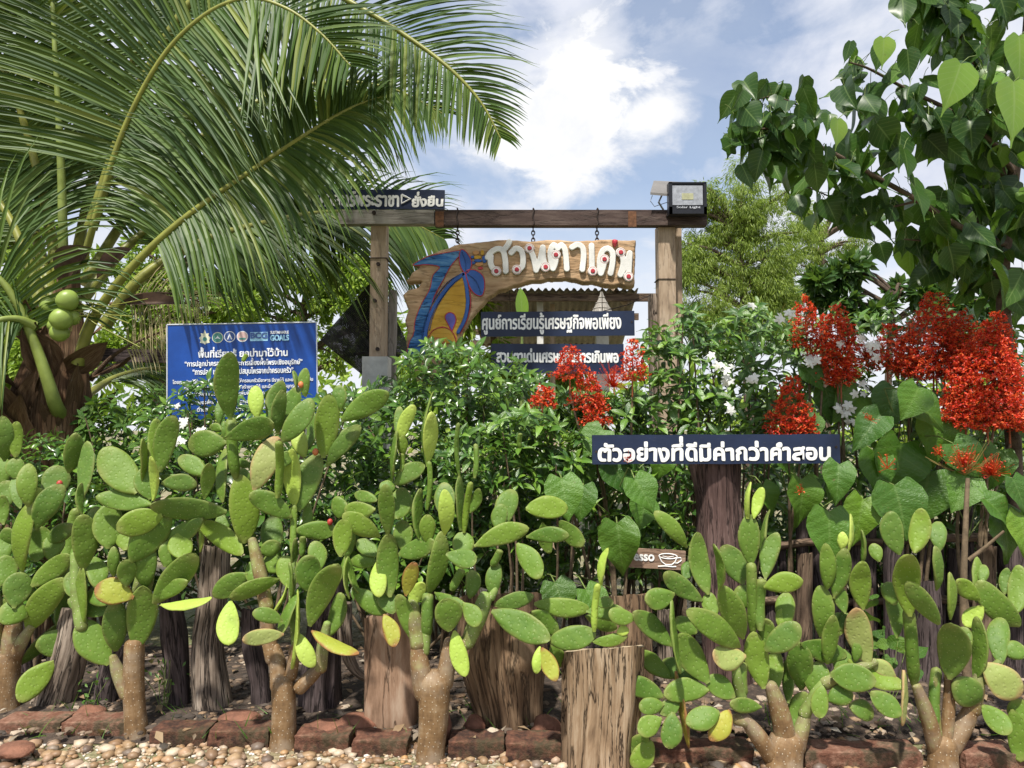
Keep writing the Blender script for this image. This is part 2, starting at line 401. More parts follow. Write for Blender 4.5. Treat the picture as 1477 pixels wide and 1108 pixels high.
M['white_gravel'] = island_mat('white_gravel', [(0.60, 0.54, 0.46), (0.74, 0.70, 0.64), (0.42, 0.32, 0.22), (0.50, 0.42, 0.32), (0.30, 0.20, 0.12), (0.36, 0.24, 0.14)], 0.6, 0.3)
M['chips'] = island_mat('bed_chips', [(0.05, 0.04, 0.033), (0.12, 0.085, 0.06), (0.20, 0.14, 0.095), (0.075, 0.06, 0.05), (0.42, 0.34, 0.26), (0.16, 0.10, 0.06), (0.04, 0.035, 0.03), (0.30, 0.20, 0.12)], 0.8, 0.4)
M['litter'] = leaf_mat('dry_leaf', [(0.20, 0.12, 0.06), (0.34, 0.25, 0.15), (0.12, 0.075, 0.04), (0.45, 0.40, 0.32)], 0.15, 0.7)
M['grass'] = leaf_mat('weed_leaf', [(0.06, 0.15, 0.025), (0.12, 0.24, 0.04)], 0.35, 0.5)


def brick_material():
    m, T = new_mat('mossy_brick')
    co = T.n('ShaderNodeTexCoord').outputs['Object']
    oi = T.n('ShaderNodeObjectInfo').outputs['Random']
    n1 = T.noise(co, 16, 6, 0.65)
    n2 = T.noise(co, 70, 5, 0.65)
    c = T.ramp(T.math('ADD', n1, T.math('MULTIPLY', T.math('SUBTRACT', oi, 0.5), 0.2)),
               [(0.33, (0.045, 0.026, 0.02)), (0.5, (0.145, 0.066, 0.042)), (0.72, (0.29, 0.165, 0.115))])
    moss = T.ramp(T.noise(co, 9, 6, 0.7), [(0.47, 0.0), (0.60, 1.0)])
    c = T.mix(T.math('MULTIPLY', moss, 0.8), c, (0.045, 0.045, 0.025))
    p = T.n('ShaderNodeBsdfPrincipled', {'Base Color': c, 'Roughness': 0.9, 'Specular IOR Level': 0.2, 'Normal': bump(T, T.math('ADD', n1, n2), 0.8, 0.008)})
    finish(T, p.outputs[0])
    return m


def ground_material():
    m, T = new_mat('ground_gravel')
    co = T.n('ShaderNodeTexCoord').outputs['Object']
    vo = T.n('ShaderNodeTexVoronoi', {'Vector': co, 'Scale': 38.0}, feature='F1')
    cell = T.n('ShaderNodeSeparateColor', {0: vo.outputs['Color']}).outputs[0]
    c = T.ramp(cell, [(0.0, (0.16, 0.11, 0.07)), (0.4, (0.34, 0.25, 0.16)), (0.75, (0.46, 0.36, 0.25)), (1.0, (0.62, 0.56, 0.47))])
    big = T.noise(co, 0.6, 5, 0.6)
    c = T.mix(T.ramp(big, [(0.35, 0.2), (0.6, 0.9)]), c, (0.09, 0.11, 0.035))
    p = T.n('ShaderNodeBsdfPrincipled', {'Base Color': c, 'Roughness': 0.85, 'Normal': bump(T, vo.outputs['Distance'], 0.6, 0.02)})
    finish(T, p.outputs[0])
    return m


def soil_material():
    m, T = new_mat('bed_soil')
    co = T.n('ShaderNodeTexCoord').outputs['Object']
    n1 = T.noise(co, 30, 7, 0.7)
    c = T.ramp(n1, [(0.35, (0.022, 0.017, 0.013)), (0.55, (0.065, 0.045, 0.032)), (0.72, (0.15, 0.11, 0.08))])
    p = T.n('ShaderNodeBsdfPrincipled', {'Base Color': c, 'Roughness': 0.95, 'Normal': bump(T, n1, 0.8, 0.02)})
    finish(T, p.outputs[0])
    return m


def net_material():
    m, T = new_mat('shade_net')
    uv = T.n('ShaderNodeUVMap').outputs[0]
    sp = T.n('ShaderNodeSeparateXYZ', {0: uv})
    a = T.math('SINE', T.math('MULTIPLY', sp.outputs[0], 420))
    b = T.math('SINE', T.math('MULTIPLY', sp.outputs[1], 420))
    hole = T.math('MULTIPLY', T.math('GREATER_THAN', a, 0.86), T.math('GREATER_THAN', b, 0.86))
    co = T.n('ShaderNodeTexCoord').outputs['Object']
    c = T.ramp(T.noise(co, 6, 5, 0.6), [(0.4, (0.006, 0.006, 0.007)), (0.7, (0.022, 0.017, 0.016))])
    p = T.n('ShaderNodeBsdfPrincipled', {'Base Color': c, 'Roughness': 0.8, 'Alpha': T.math('SUBTRACT', 1.0, hole)})
    finish(T, p.outputs[0])
    return m


M['brick'] = brick_material()
M['ground'] = ground_material()
M['soil'] = soil_material()
M['net'] = net_material()


# ------------------------------------------------------------------ mesh builder
class MB:
    """collects vertices and faces (with UV and one float attribute) and links them as ONE mesh object"""
    def __init__(s):
        s.v, s.uv, s.at, s.f, s.n, s.mi, s.cur = [], [], [], [], 0, [], 0

    def add(s, V, F, UV=None, A=None):
        V = np.asarray(V, dtype=np.float64).reshape(-1, 3)
        k = len(V)
        s.v.append(V)
        s.uv.append(np.zeros((k, 2)) if UV is None else np.asarray(UV, dtype=np.float64).reshape(-1, 2))
        s.at.append(np.zeros(k) if A is None else np.asarray(A, dtype=np.float64).ravel())
        if isinstance(F, np.ndarray):
            s.f.append(F.astype(np.int64) + s.n)
            s.mi.append(np.full(len(F), s.cur))
        else:
            by = {}
            for q in F:
                by.setdefault(len(q), []).append(q)
            for q in by.values():
                s.f.append(np.array(q, dtype=np.int64) + s.n)
                s.mi.append(np.full(len(q), s.cur))
        s.n += k

    def tube(s, pts, rad, n=8, cap=True, wob=0.0, seed=0.0, a0=0.0, a1=0.0, sq=1.0):
        pts = [Vector(p) for p in pts]
        m = len(pts)
        if not hasattr(rad, '__len__'):
            rad = [rad] * m
        up = Vector((0.31, 0.17, 0.93)).normalized()
        t0 = (pts[1] - pts[0]).normalized()
        if abs(t0.dot(up)) > 0.93:
            up = Vector((1, 0.1, 0))
        x = t0.cross(up).normalized()
        V, UV, A = [], [], []
        L = 0.0
        for i, p in enumerate(pts):
            t = (pts[min(i + 1, m - 1)] - pts[max(i - 1, 0)]).normalized()
            x = (x - t * x.dot(t)).normalized()
            y = t.cross(x)
            if i:
                L += (p - pts[i - 1]).length
            for j in range(n + 1):
                a = 2 * math.pi * (j % n) / n
                r = rad[i]
                if wob:
                    r *= 1 + wob * (mnoise.noise(Vector((math.cos(a) * 1.4 + seed, math.sin(a) * 1.4, L * 2.0 + seed))) +
                                    0.55 * mnoise.noise(Vector((math.cos(a) * 4 + seed, math.sin(a) * 4, L * 1.1 - seed))))
                q = p + (x * math.cos(a) + y * math.sin(a) * sq) * r
                V.append(q[:])
                UV.append((2 * math.pi * j / n * max(rad), L))
                A.append(a0 + (a1 - a0) * i / (m - 1))
        Fq = []
        for i in range(m - 1):
            for j in range(n):
                b = i * (n + 1) + j
                Fq.append((b, b + 1, b + n + 2, b + n + 1))
        s.add(V, np.array(Fq), UV, A)
        if cap:
            for i, rev in ((0, True), (m - 1, False)):
                ring = [V[i * (n + 1) + j] for j in range(n)]
                idx = list(range(n))
                if rev:
                    idx.reverse()
                cuv = [((q[0] - pts[i].x), (q[1] - pts[i].y)) for q in ring]
                s.add(ring, [tuple(idx)], cuv, [a0 if i == 0 else a1] * n)

    def box(s, c, size, rot=None, ax=2):
        c = Vector(c)
        hx, hy, hz = size[0] / 2, size[1] / 2, size[2] / 2
        rot = rot or Matrix.Identity(3)
        for axis, sg in ((0, 1), (0, -1), (1, 1), (1, -1), (2, 1), (2, -1)):
            o = [0, 1, 2]
            o.remove(axis)
            h = (hx, hy, hz)
            pts, uv = [], []
            for du, dv in ((-1, -1), (1, -1), (1, 1), (-1, 1)):
                p = [0, 0, 0]
                p[axis] = sg * h[axis]
                p[o[0]] = du * h[o[0]]
                p[o[1]] = dv * h[o[1]]
                pts.append((c + rot @ Vector(p))[:])
                va = ax if ax in o else o[1]
                ua = o[0] if va == o[1] else o[1]
                uv.append((p[ua] + axis * 0.37, p[va]))
            nrm = (Vector(pts[1]) - Vector(pts[0])).cross(Vector(pts[3]) - Vector(pts[0]))
            out = rot @ Vector([sg if k == axis else 0 for k in range(3)])
            s.add(pts, [(0, 1, 2, 3) if nrm.dot(out) > 0 else (3, 2, 1, 0)], uv)

    def prism(s, poly, y0, y1, scale=1.0):
        """poly in local x,z; front at y0, back at y1 (y0 < y1)"""
        n = len(poly)
        area = sum(poly[i][0] * poly[(i + 1) % n][1] - poly[(i + 1) % n][0] * poly[i][1] for i in range(n))
        if area < 0:
            poly = poly[::-1]
        V = [(x, y0, z) for x, z in poly] + [(x, y1, z) for x, z in poly]
        Fs = [tuple(range(n)), tuple(range(2 * n - 1, n - 1, -1))]
        for i in range(n):
            j = (i + 1) % n
            Fs.append((i, n + i, n + j, j))
        s.add(V, Fs, [(v[2], v[0]) for v in V])

    def scatter(s, tpl, pos, d, nrm, sc, wsc=None, A=None):
        V, Fq, UV = tpl
        pos, d, nrm = (np.asarray(q, dtype=np.float64).reshape(-1, 3) for q in (pos, d, nrm))
        sc = np.asarray(sc, dtype=np.float64).ravel()
        wsc = sc if wsc is None else np.asarray(wsc).ravel()
        d = d / np.maximum(np.linalg.norm(d, axis=1, keepdims=True), 1e-9)
        x = np.cross(d, nrm)
        ln = np.linalg.norm(x, axis=1, keepdims=True)
        bad = ln[:, 0] < 1e-4
        x[bad] = np.cross(d[bad], np.array([0.3, 0.8, 0.52]))
        x /= np.maximum(np.linalg.norm(x, axis=1, keepdims=True), 1e-9)
        z = np.cross(x, d)
        N, k = len(pos), len(V)
        out = (pos[:, None, :] + V[None, :, 0:1] * (wsc[:, None, None] * x[:, None, :]) +
               V[None, :, 1:2] * (sc[:, None, None] * d[:, None, :]) + V[None, :, 2:3] * (sc[:, None, None] * z[:, None, :]))
        FF = (Fq[None, :, :] + (np.arange(N) * k)[:, None, None]).reshape(-1, Fq.shape[1])
        s.add(out.reshape(-1, 3), FF, np.tile(UV, (N, 1)), None if A is None else np.repeat(A, k))

    def build(s, name, mat, parent=None, smooth=False, attr=None, origin=None):
        me = bpy.data.meshes.new(name)
        if s.n:
            V = np.concatenate(s.v)
            UV = np.concatenate(s.uv)
            if origin is not None:
                V = V - np.array(origin)
            loops = np.concatenate([q.ravel() for q in s.f])
            tot = np.concatenate([np.full(len(q), q.shape[1]) for q in s.f])
            start = np.concatenate([[0], np.cumsum(tot)[:-1]])
            me.vertices.add(len(V))
            me.vertices.foreach_set('co', V.astype(np.float32).ravel())
            me.loops.add(len(loops))
            me.loops.foreach_set('vertex_index', loops.astype(np.int32))
            me.polygons.add(len(tot))
            me.polygons.foreach_set('loop_start', start.astype(np.int32))
            me.polygons.foreach_set('loop_total', tot.astype(np.int32))
            me.polygons.foreach_set('material_index', np.concatenate(s.mi).astype(np.int32))
            me.polygons.foreach_set('use_smooth', np.full(len(tot), bool(smooth)))
            uvl = me.uv_layers.new(name='UVMap')
            uvl.data.foreach_set('uv', UV[loops].astype(np.float32).ravel())
            if attr:
                at = me.attributes.new(attr, 'FLOAT', 'POINT')
                at.data.foreach_set('value', np.concatenate(s.at).astype(np.float32))
            me.update(calc_edges=True)
            me.validate()
        for q in (mat if isinstance(mat, (list, tuple)) else [mat]):
            me.materials.append(q)
        ob = bpy.data.objects.new(name, me)
        COL.objects.link(ob)
        if origin is not None:
            ob.location = origin
        if parent is not None:
            ob.parent = parent
            ob.matrix_parent_inverse = Matrix.Identity(4)
        return ob


def thing(name, label, cat, loc=(0, 0, 0), group=None, rot=None):
    o = bpy.data.objects.new(name, None)
    o.empty_display_size = 0.1
    COL.objects.link(o)
    o.location = loc
    if rot:
        o.rotation_euler = rot
    return tag(o, label, cat, group)


def tag(o, label, cat, group=None):
    o['label'] = label
    o['category'] = cat
    if group:
        o['group'] = group
    return o


def kind(o, k):
    o['kind'] = k
    return o


def part(mb, name, mat, root, smooth=False, attr=None):
    """mesh coordinates are world; make them local to the root's base point (roots here are unrotated)"""
    loc = Vector(root.location)
    p = root.parent
    while p is not None:
        loc += Vector(p.location)
        p = p.parent
    o = mb.build(name, mat, None, smooth, attr)
    o.data.transform(Matrix.Translation(-loc))
    o.parent = root
    return o


# ------------------------------------------------------------------ leaf templates: length 1 along +y, normal +z
def leaf_tpl(width, nseg=4, fold=0.25, droop=0.25, shape='ellip', cols=3, wave=0.0):
    V, UV = [], []
    for i in range(nseg + 1):
        t = i / nseg
        if shape == 'ellip':
            w = math.sin(math.pi * min(1, t * 0.98 + 0.01)) ** 0.8
        elif shape == 'lance':
            w = math.sin(math.pi * t ** 0.7) ** 0.9
        elif shape == 'heart':
            ts = [0.0, 0.10, 0.28, 0.5, 0.72, 0.9, 1.0]
            ws = [0.62, 0.93, 1.0, 0.86, 0.52, 0.17, 0.01]
            w = float(np.interp(t, ts, ws))
        elif shape == 'peepal':
            ts = [0.0, 0.07, 0.2, 0.38, 0.58, 0.74, 0.84, 0.92, 1.0]
            ws = [0.40, 0.85, 1.0, 0.96, 0.66, 0.30, 0.10, 0.045, 0.015]
            w = float(np.interp(t, ts, ws))
        else:
            w = 1 - t
        for j in range(cols):
            u = -1 + 2 * j / (cols - 1)
            x = u * w * width / 2
            back = 0.0
            if shape in ('heart', 'peepal') and i <= 1:
                back = -(0.15 if shape == 'heart' else 0.07) * (1 - i) * min(1.0, abs(u) * 1.1) * (1.0 if abs(u) < 0.95 else 0.72)
            z = -droop * t * t + abs(u) * w * width / 2 * fold + wave * math.sin(t * 9 + u * 2.2) * abs(u)
            V.append((x, t + back, z))
            UV.append((u, t))
    Fq = []
    for i in range(nseg):
        for j in range(cols - 1):
            b = i * cols + j
            Fq.append((b, b + 1, b + cols + 1, b + cols))
    return np.array(V), np.array(Fq), np.array(UV)


T_JAS = leaf_tpl(0.40, 4, 0.3, 0.28, 'ellip', 3)
T_GLOSS = leaf_tpl(0.40, 6, 0.32, 0.30, 'ellip', 5, 0.012)
T_HEART = leaf_tpl(0.96, 10, 0.14, 0.22, 'heart', 11, 0.035)
T_PEEP = leaf_tpl(0.74, 12, 0.18, 0.12, 'peepal', 7, 0.012)
T_PEEP2 = leaf_tpl(0.80, 12, 0.45, 0.28, 'peepal', 7, 0.03)
T_PEEP3 = leaf_tpl(0.70, 12, -0.12, -0.14, 'peepal', 7, 0.025)
T_JAS2 = leaf_tpl(0.34, 5, 0.5, 0.5, 'ellip', 3, 0.02)
T_GLOSS2 = leaf_tpl(0.36, 6, 0.5, 0.6, 'lance', 5, 0.03)
T_HEART2 = leaf_tpl(0.88, 10, 0.35, 0.45, 'heart', 11, 0.06)
T_SMALL = leaf_tpl(0.45, 2, 0.3, 0.2, 'ellip', 3)
T_NARROW = leaf_tpl(0.16, 2, 0.2, 0.3, 'lance', 3)
T_PETAL = leaf_tpl(0.62, 3, 0.1, 0.25, 'ellip', 3)
T_GRASS = leaf_tpl(0.07, 4, 0.3, 0.35, 'tip', 3)


def rdirs(n, up=0.0):
    v = npr.normal(size=(n, 3))
    v[:, 2] += up
    return v / np.linalg.norm(v, axis=1, keepdims=True)


def smooth_path(pts, n=24):
    """Catmull-Rom through points"""
    pts = [Vector(p) for p in pts]
    q = [pts[0] * 2 - pts[1]] + pts + [pts[-1] * 2 - pts[-2]]
    out = []
    segs = len(pts) - 1
    for k in range(n + 1):
        u = k / n * segs
        i = min(int(u), segs - 1)
        t = u - i
        a, b, c, d = q[i], q[i + 1], q[i + 2], q[i + 3]
        out.append(0.5 * ((2 * b) + (c - a) * t + (2 * a - 5 * b + 4 * c - d) * t * t + (3 * b - a - 3 * c + d) * t ** 3))
    return out


def jitter(v, s):
    return v + Vector((rnd.uniform(-s, s), rnd.uniform(-s, s), rnd.uniform(-s, s)))


# ================================================================== GROUND
g = MB()
g.add([(-400, -60, 0), (400, -60, 0), (400, 900, 0), (-400, 900, 0)], [(0, 1, 2, 3)])
kind(g.build('ground', M['ground']), 'structure')
s_ = MB()
nx, ny = 60, 20
xs, ys = np.linspace(-4.5, 4.5, nx), np.linspace(3.62, 5.2, ny)
V = [(x, y, 0.006 + (0.045 + 0.02 * mnoise.noise(Vector((x * 3, y * 3, 0)))) * min(1, j / 2, (ny - 1 - j) / 2)) for j, y in enumerate(ys) for x in xs]
s_.add(V, np.array([(j * nx + i, j * nx + i + 1, (j + 1) * nx + i + 1, (j + 1) * nx + i) for j in range(ny - 1) for i in range(nx - 1)]))
kind(s_.build('planting_bed_ground', M['soil'], smooth=True), 'structure')


def ico(sub=1):
    import bmesh
    bm = bmesh.new()
    bmesh.ops.create_icosphere(bm, subdivisions=sub, radius=1)
    V = np.array([v.co[:] for v in bm.verts])
    Fq = np.array([[v.index for v in f.verts] for f in bm.faces])
    bm.free()
    return V, Fq, np.zeros((len(V), 2))


ICO1, ICO2, ICO3 = ico(1), ico(2), ico(3)


def pebbles(mb, n, x0, x1, y0, y1, r0, r1, z=0.0, flat=0.6, tpl=None):
    V0, F0, U0 = tpl or ICO1
    for _ in range(n):
        x, y = rnd.uniform(x0, x1), rnd.uniform(y0, y1)
        r = r0 + (r1 - r0) * rnd.random() ** 2
        sx, sy, sz = r * rnd.uniform(0.8, 1.4), r * rnd.uniform(0.8, 1.3), r * flat * rnd.uniform(0.7, 1.2)
        a = rnd.uniform(0, 6.28)
        Vn = V0 * (1 + 0.12 * npr.normal(size=(len(V0), 1)))
        Vn = Vn * np.array([sx, sy, sz])
        ca, sa = math.cos(a), math.sin(a)
        Q = np.stack([Vn[:, 0] * ca - Vn[:, 1] * sa + x, Vn[:, 0] * sa + Vn[:, 1] * ca + y, Vn[:, 2] + z + sz * 0.55], axis=1)
        mb.add(Q, F0, U0)


gr = MB()
pebbles(gr, 2600, -2.6, 2.6, 2.95, 3.66, 0.012, 0.036)
kind(tag(gr.build('gravel', M['pebble'], smooth=True), 'rounded tan and brown river pebbles strewn along the foot of the bricks', 'gravel'), 'stuff')
gr = MB()
pebbles(gr, 4200, -2.6, 2.6, 2.9, 3.66, 0.006, 0.014)
kind(tag(gr.build('white_gravel', M['white_gravel'], smooth=True), 'small white and cream gravel chips between the river pebbles', 'gravel'), 'stuff')
ch = MB()
pebbles(ch, 5500, -3.4, 3.4, 3.62, 5.1, 0.008, 0.03, 0.045, 0.5)
kind(tag(ch.build('mulch', M['chips'], smooth=False), 'dark chips and pebbles of mulch covering the bed behind the cacti', 'mulch'), 'stuff')
lt = MB()
n = 420
lt.scatter(T_SMALL, np.stack([npr.uniform(-3, 3, n), npr.uniform(3.55, 4.9, n), npr.uniform(0.05, 0.085, n)], 1), rdirs(n) * np.array([1, 1, 0.25]), rdirs(n, 2.5), npr.uniform(0.03, 0.09, n))
kind(tag(lt.build('leaf_litter', M['litter']), 'dry curled brown leaves scattered on the bed behind the bricks', 'leaf litter'), 'stuff')


# ================================================================== PRICKLY PEARS
def pad_mesh(B, T, wm, roll, thick, flags):
    """one pad from B to T (world), width wm; returns MB"""
    mb = MB()
    y = (T - B)
    L = y.length
    y = y / L
    view = ((B + T) / 2 - Vector((0, 0, CAM_Z))).normalized()
    x = y.cross(-view)
    x = x.normalized() if x.length > 1e-4 else Vector((1, 0, 0))
    z = x.cross(y)
    ca, sa = math.cos(roll), math.sin(roll)
    x, z = x * ca + z * sa, z * ca - x * sa
    nv, na = 17, 20
    pk = rnd.uniform(1.06, 1.30)
    q = rnd.uniform(0.47, 0.58)
    T = T + (T - B) * 0.035
    L *= 1.035
    bend = rnd.uniform(-0.10, 0.10) * L
    side = rnd.uniform(-0.06, 0.06) * L
    sd = rnd.uniform(0, 50)
    V, UV, A = [], [], []
    stem = 's' in flags
    for i in range(nv):
        t = i / (nv - 1)
        te = 0.5 - 0.5 * math.cos(math.pi * t)
        t = 0.35 * t + 0.65 * te
        if stem:
            w = min(1, (0.5 + 3 * t)) * (1 if t < 0.9 else math.sqrt(max(0.0, 1 - ((t - 0.9) / 0.1) ** 2)))
        else:
            w = math.sin(math.pi * max(0, min(1, t)) ** pk) ** q if 0 < t < 1 else 0.0
            w = max(w, 0.16 * (1 - t * 6)) if t < 0.17 else w
        th = thick * (max(w, 0.0) ** 0.45) * (1.15 - 0.45 * t)
        c = B + y * (t * L) + z * (bend * (t - 0.4) ** 2 * 4) + x * (side * math.sin(t * 3.1))
        for j in range(na + 1):
            a = 2 * math.pi * (j % na) / na
            cx_, sx_ = math.cos(a), math.sin(a)
            hw = wm / 2 * w
            hw *= 1 + 0.05 * mnoise.noise(Vector((t * 4 + sd, cx_ * 0.8, sd)))
            e = 0.85
            px = hw * math.copysign(abs(cx_) ** e, cx_)
            pz = (hw if stem else th / 2) * math.copysign(abs(sx_) ** (1.0 if stem else 0.8), sx_)
            wob = 0.0055 * mnoise.noise(Vector((px * 15 + sd, t * L * 15, sx_ + sd))) + 0.002 * mnoise.noise(Vector((px * 45 + sd, t * L * 45, sx_ + sd)))
            q3 = c + x * px + z * (pz + wob)
            V.append(q3[:])
            UV.append((px + (0.31 if sx_ < 0 else 0), t * L))
            A.append(max(abs(cx_) ** 3 * 0.9, t ** 5 * 1.1, (1 - t) ** 8))
    Fq = [(i * (na + 1) + j, i * (na + 1) + j + 1, (i + 1) * (na + 1) + j + 1, (i + 1) * (na + 1) + j) for i in range(nv - 1) for j in range(na)]
    mb.add(V, np.array(Fq), UV, A)
    return mb


def cactus(label, zooms, base_px, trunks, fruits=(), seed=1):
    """zooms: list of (scale, x0, y0, pads); pad = (bx,by,tx,ty,w[,flags]); trunk seg = (bx,by,tx,ty,w0,w1,green0,green1) in photo pixels"""
    r = random.Random(seed)
    Y0 = ground_y(*base_px)
    root = thing('prickly_pear', label, 'cactus', P(base_px[0], base_px[1], Y0), 'prickly pear cacti in the front row')
    placed = []      # (bx,by,tx,ty,w,Yb,Yt,kind)

    def nearest(bx, by):
        best = None
        for q in placed:
            dx, dy = q[2] - q[0], q[3] - q[1]
            l2 = dx * dx + dy * dy + 1e-9
            t = max(0.0, min(1.0, ((bx - q[0]) * dx + (by - q[1]) * dy) / l2))
            d = math.hypot(bx - q[0] - t * dx, by - q[1] - t * dy)
            sc = d - (0.42 * q[4] if 0.1 < t < 0.97 else 0.1 * q[4])
            if best is None or sc < best[0]:
                best = (sc, q[5] + t * (q[6] - q[5]))
        return best

    tb = MB()
    for (bx, by, tx, ty, w0, w1, g0, g1) in trunks:
        Yb = Y0 if not placed else nearest(bx, by)[1]
        ln = math.hypot(tx - bx, ty - by) * mpp(Yb)
        Yt = Yb + (r.uniform(-0.18, 0.22) * ln if placed else 0.02)
        placed.append((bx, by, tx, ty, (w0 + w1) / 2, Yb, Yt, 'T'))
        k = 7
        pts, rad = [], []
        off = r.uniform(-0.04, 0.04) * math.hypot(tx - bx, ty - by)
        for i in range(k + 1):
            t = i / k
            px = bx + (tx - bx) * t + off * math.sin(math.pi * t)
            Yq = Yb + (Yt - Yb) * t
            pts.append(P(px, by + (ty - by) * t, Yq))
            flare = 0.86 + (0.14 * (1 - t * 3.0) ** 2 if (placed[0] is placed[-1] and t < 0.33) else 0)
            tap = 1.0 if len(placed) == 1 else 1 - 0.3 * max(0.0, (t - 0.65) / 0.35)
            rad.append((w0 + (w1 - w0) * t) / 2 * mpp(Yq) * flare * tap)
        first = len(placed) == 1
        if first:
            pts[0] = pts[0] - Vector((0, 0, 0.03))
        dv, rv = (pts[-1] - pts[-2]).normalized(), rad[-1]
        e0 = pts[-1].copy()
        for q in (0.35, 0.62, 0.82, 0.95, 0.995):
            pts.append(e0 + dv * (rv * q * 0.8))
            rad.append(rv * math.sqrt(1 - q * q))
        if not first:
            dv, rv, e0 = (pts[0] - pts[1]).normalized(), rad[0], pts[0].copy()
            for q in (0.35, 0.62, 0.82, 0.95):
                pts.insert(0, e0 + dv * (rv * q * 0.8))
                rad.insert(0, rv * math.sqrt(1 - q * q))
        tb.tube(pts, rad, 18, True, 0.07, r.uniform(0, 40), g0, g1)
    part(tb, 'trunk', M['stem'], root, True, 'green')
    todo = []
    for (s, x0, y0, pads) in zooms:
        for q in pads:
            fl = q[5] if len(q) > 5 else ''
            todo.append((x0 + q[0] / s, y0 + q[1] / s, x0 + q[2] / s, y0 + q[3] / s, q[4] / s, fl))
    pads_out = []
    while todo:
        best = None
        for i, q in enumerate(todo):
            nb = nearest(q[0], q[1])
            if best is None or nb[0] < best[0]:
                best = (nb[0], i, nb[1])
        q = todo.pop(best[1])
        bx, by, tx, ty, w, fl = q
        Yb = best[2]
        lp = math.hypot(tx - bx, ty - by)
        lm = lp * mpp(Yb)
        if best[0] > 14:
            Yb += 0.10 if 'f' not in fl else -0.05
        if 'b' in fl:
            Yb += 0.05
            tilt = r.uniform(0.25, 0.5)
        elif 'f' in fl:
            Yb -= 0.035
            tilt = -r.uniform(0.2, 0.45)
        else:
            tilt = r.uniform(-0.28, 0.24)
        Yt = Yb + tilt * lm
        true_w = max(w, 0.35 * lp) * mpp((Yb + Yt) / 2)
        if 's' in fl:
            true_w = w * mpp(Yb)
        ratio = w * mpp((Yb + Yt) / 2) / true_w
        if 's' in fl:
            roll = 0
        else:
            thick_eff = 0.022
            wm_app = w * mpp((Yb + Yt) / 2)
            val = max(0.0, min(1.0, (wm_app - thick_eff * 0.8) / max(true_w - thick_eff * 0.8, 1e-3)))
            roll = math.acos(val) * r.choice((-1, 1))
            if val > 0.97:
                roll = r.uniform(-0.2, 0.2)
        thick = min(0.030, max(0.016, 0.014 + 0.06 * true_w))
        placed.append((bx, by, tx, ty, w, Yb, Yt, 'P'))
        mb = pad_mesh(P(bx, by, Yb), P(tx, ty, Yt), true_w, roll, thick, fl)
        mat = M['pad_yellow'] if 'y' in fl else M['pad_lime'] if 'l' in fl else M['pad_scorched'] if 'r' in fl else M['pad']
        o = part(mb, 'stem_pad' if 's' in fl else 'pad', mat, root, True, 'rim')
        if 'y' in fl:
            o['label'] = 'yellowing pad with a rusty rim'
        if 'r' in fl:
            o['label'] = 'scorched pad with a brown edge'
    for (px, py, rp, mk) in fruits:
        nb = nearest(px, py)
        c = P(px, py, nb[1] - 0.015)
        fb = MB()
        rr = rp * mpp(nb[1])
        Vq = ICO2[0] * np.array([rr, rr, rr * 1.25]) + np.array(c)
        fb.add(Vq, ICO2[1])
        part(fb, 'fruit' if mk == 'fruit' else 'flower_bud', M[mk], root, True)
    return root


class Frame(tuple):
    def __add__(s, pads):
        return tuple(s) + (pads,)


Z1, Z2, Z3 = Frame((2.1, 0, 580)), Frame((3.694, 200, 500)), Frame((3.378, 200, 780))
Z4, Z5, Z6, Z7 = Frame((3.692, 480, 560)), Frame((3.517, 480, 800)), Frame((2.716, 880, 700)), Frame((2.717, 1180, 700))

cactus('prickly pear cactus at the left border with one small crimson fruit', [Z1 + ([
    (15, 182, 12, 50, 52), (48, 168, 52, 62, 40), (10, 252, 8, 165, 40), (45, 232, 50, 170, 50), (86, 318, 88, 188, 56),
    (160, 300, 175, 195, 76, 'b'), (105, 388, 185, 255, 72), (62, 322, 45, 225, 36, 'b'), (110, 322, 116, 262, 36, 'l'), (58, 522, 72, 315, 52),
    (110, 485, 120, 380, 70, 'b'), (0, 415, 48, 400, 56), (12, 372, 10, 285, 42), (15, 480, 5, 400, 60, 'b'), (42, 625, 60, 518, 82),
    (82, 652, -2, 630, 76, 'f'), (80, 695, 190, 545, 78), (98, 556, 215, 462, 62), (140, 425, 222, 375, 52), (62, 795, 190, 672, 44, 'b'),
    (238, 712, 112, 738, 82, 'f'), (166, 784, 60, 905, 74, 'f'), (-5, 560, 20, 470, 70, 'b'), (195, 520, 232, 330, 36, 'bs'), (188, 690, 208, 500, 40, 's'),
    (150, 480, 170, 395, 60, 'b'), (20, 320, 20, 240, 60, 'b'), (-20, 700, 5, 600, 70)])],
    (5, 1035), [(5, 1035, 14, 945, 46, 36, 0, 0), (14, 950, 21, 895, 34, 30, 0, 0.4), (20, 950, 45, 905, 24, 18, 0, 0.5), (5, 1030, -14, 940, 30, 28, 0, 0.3), (-14, 950, -10, 850, 30, 26, 0.2, 0.7)],
    [(86, 698, 4.2, 'fruit')], 3)

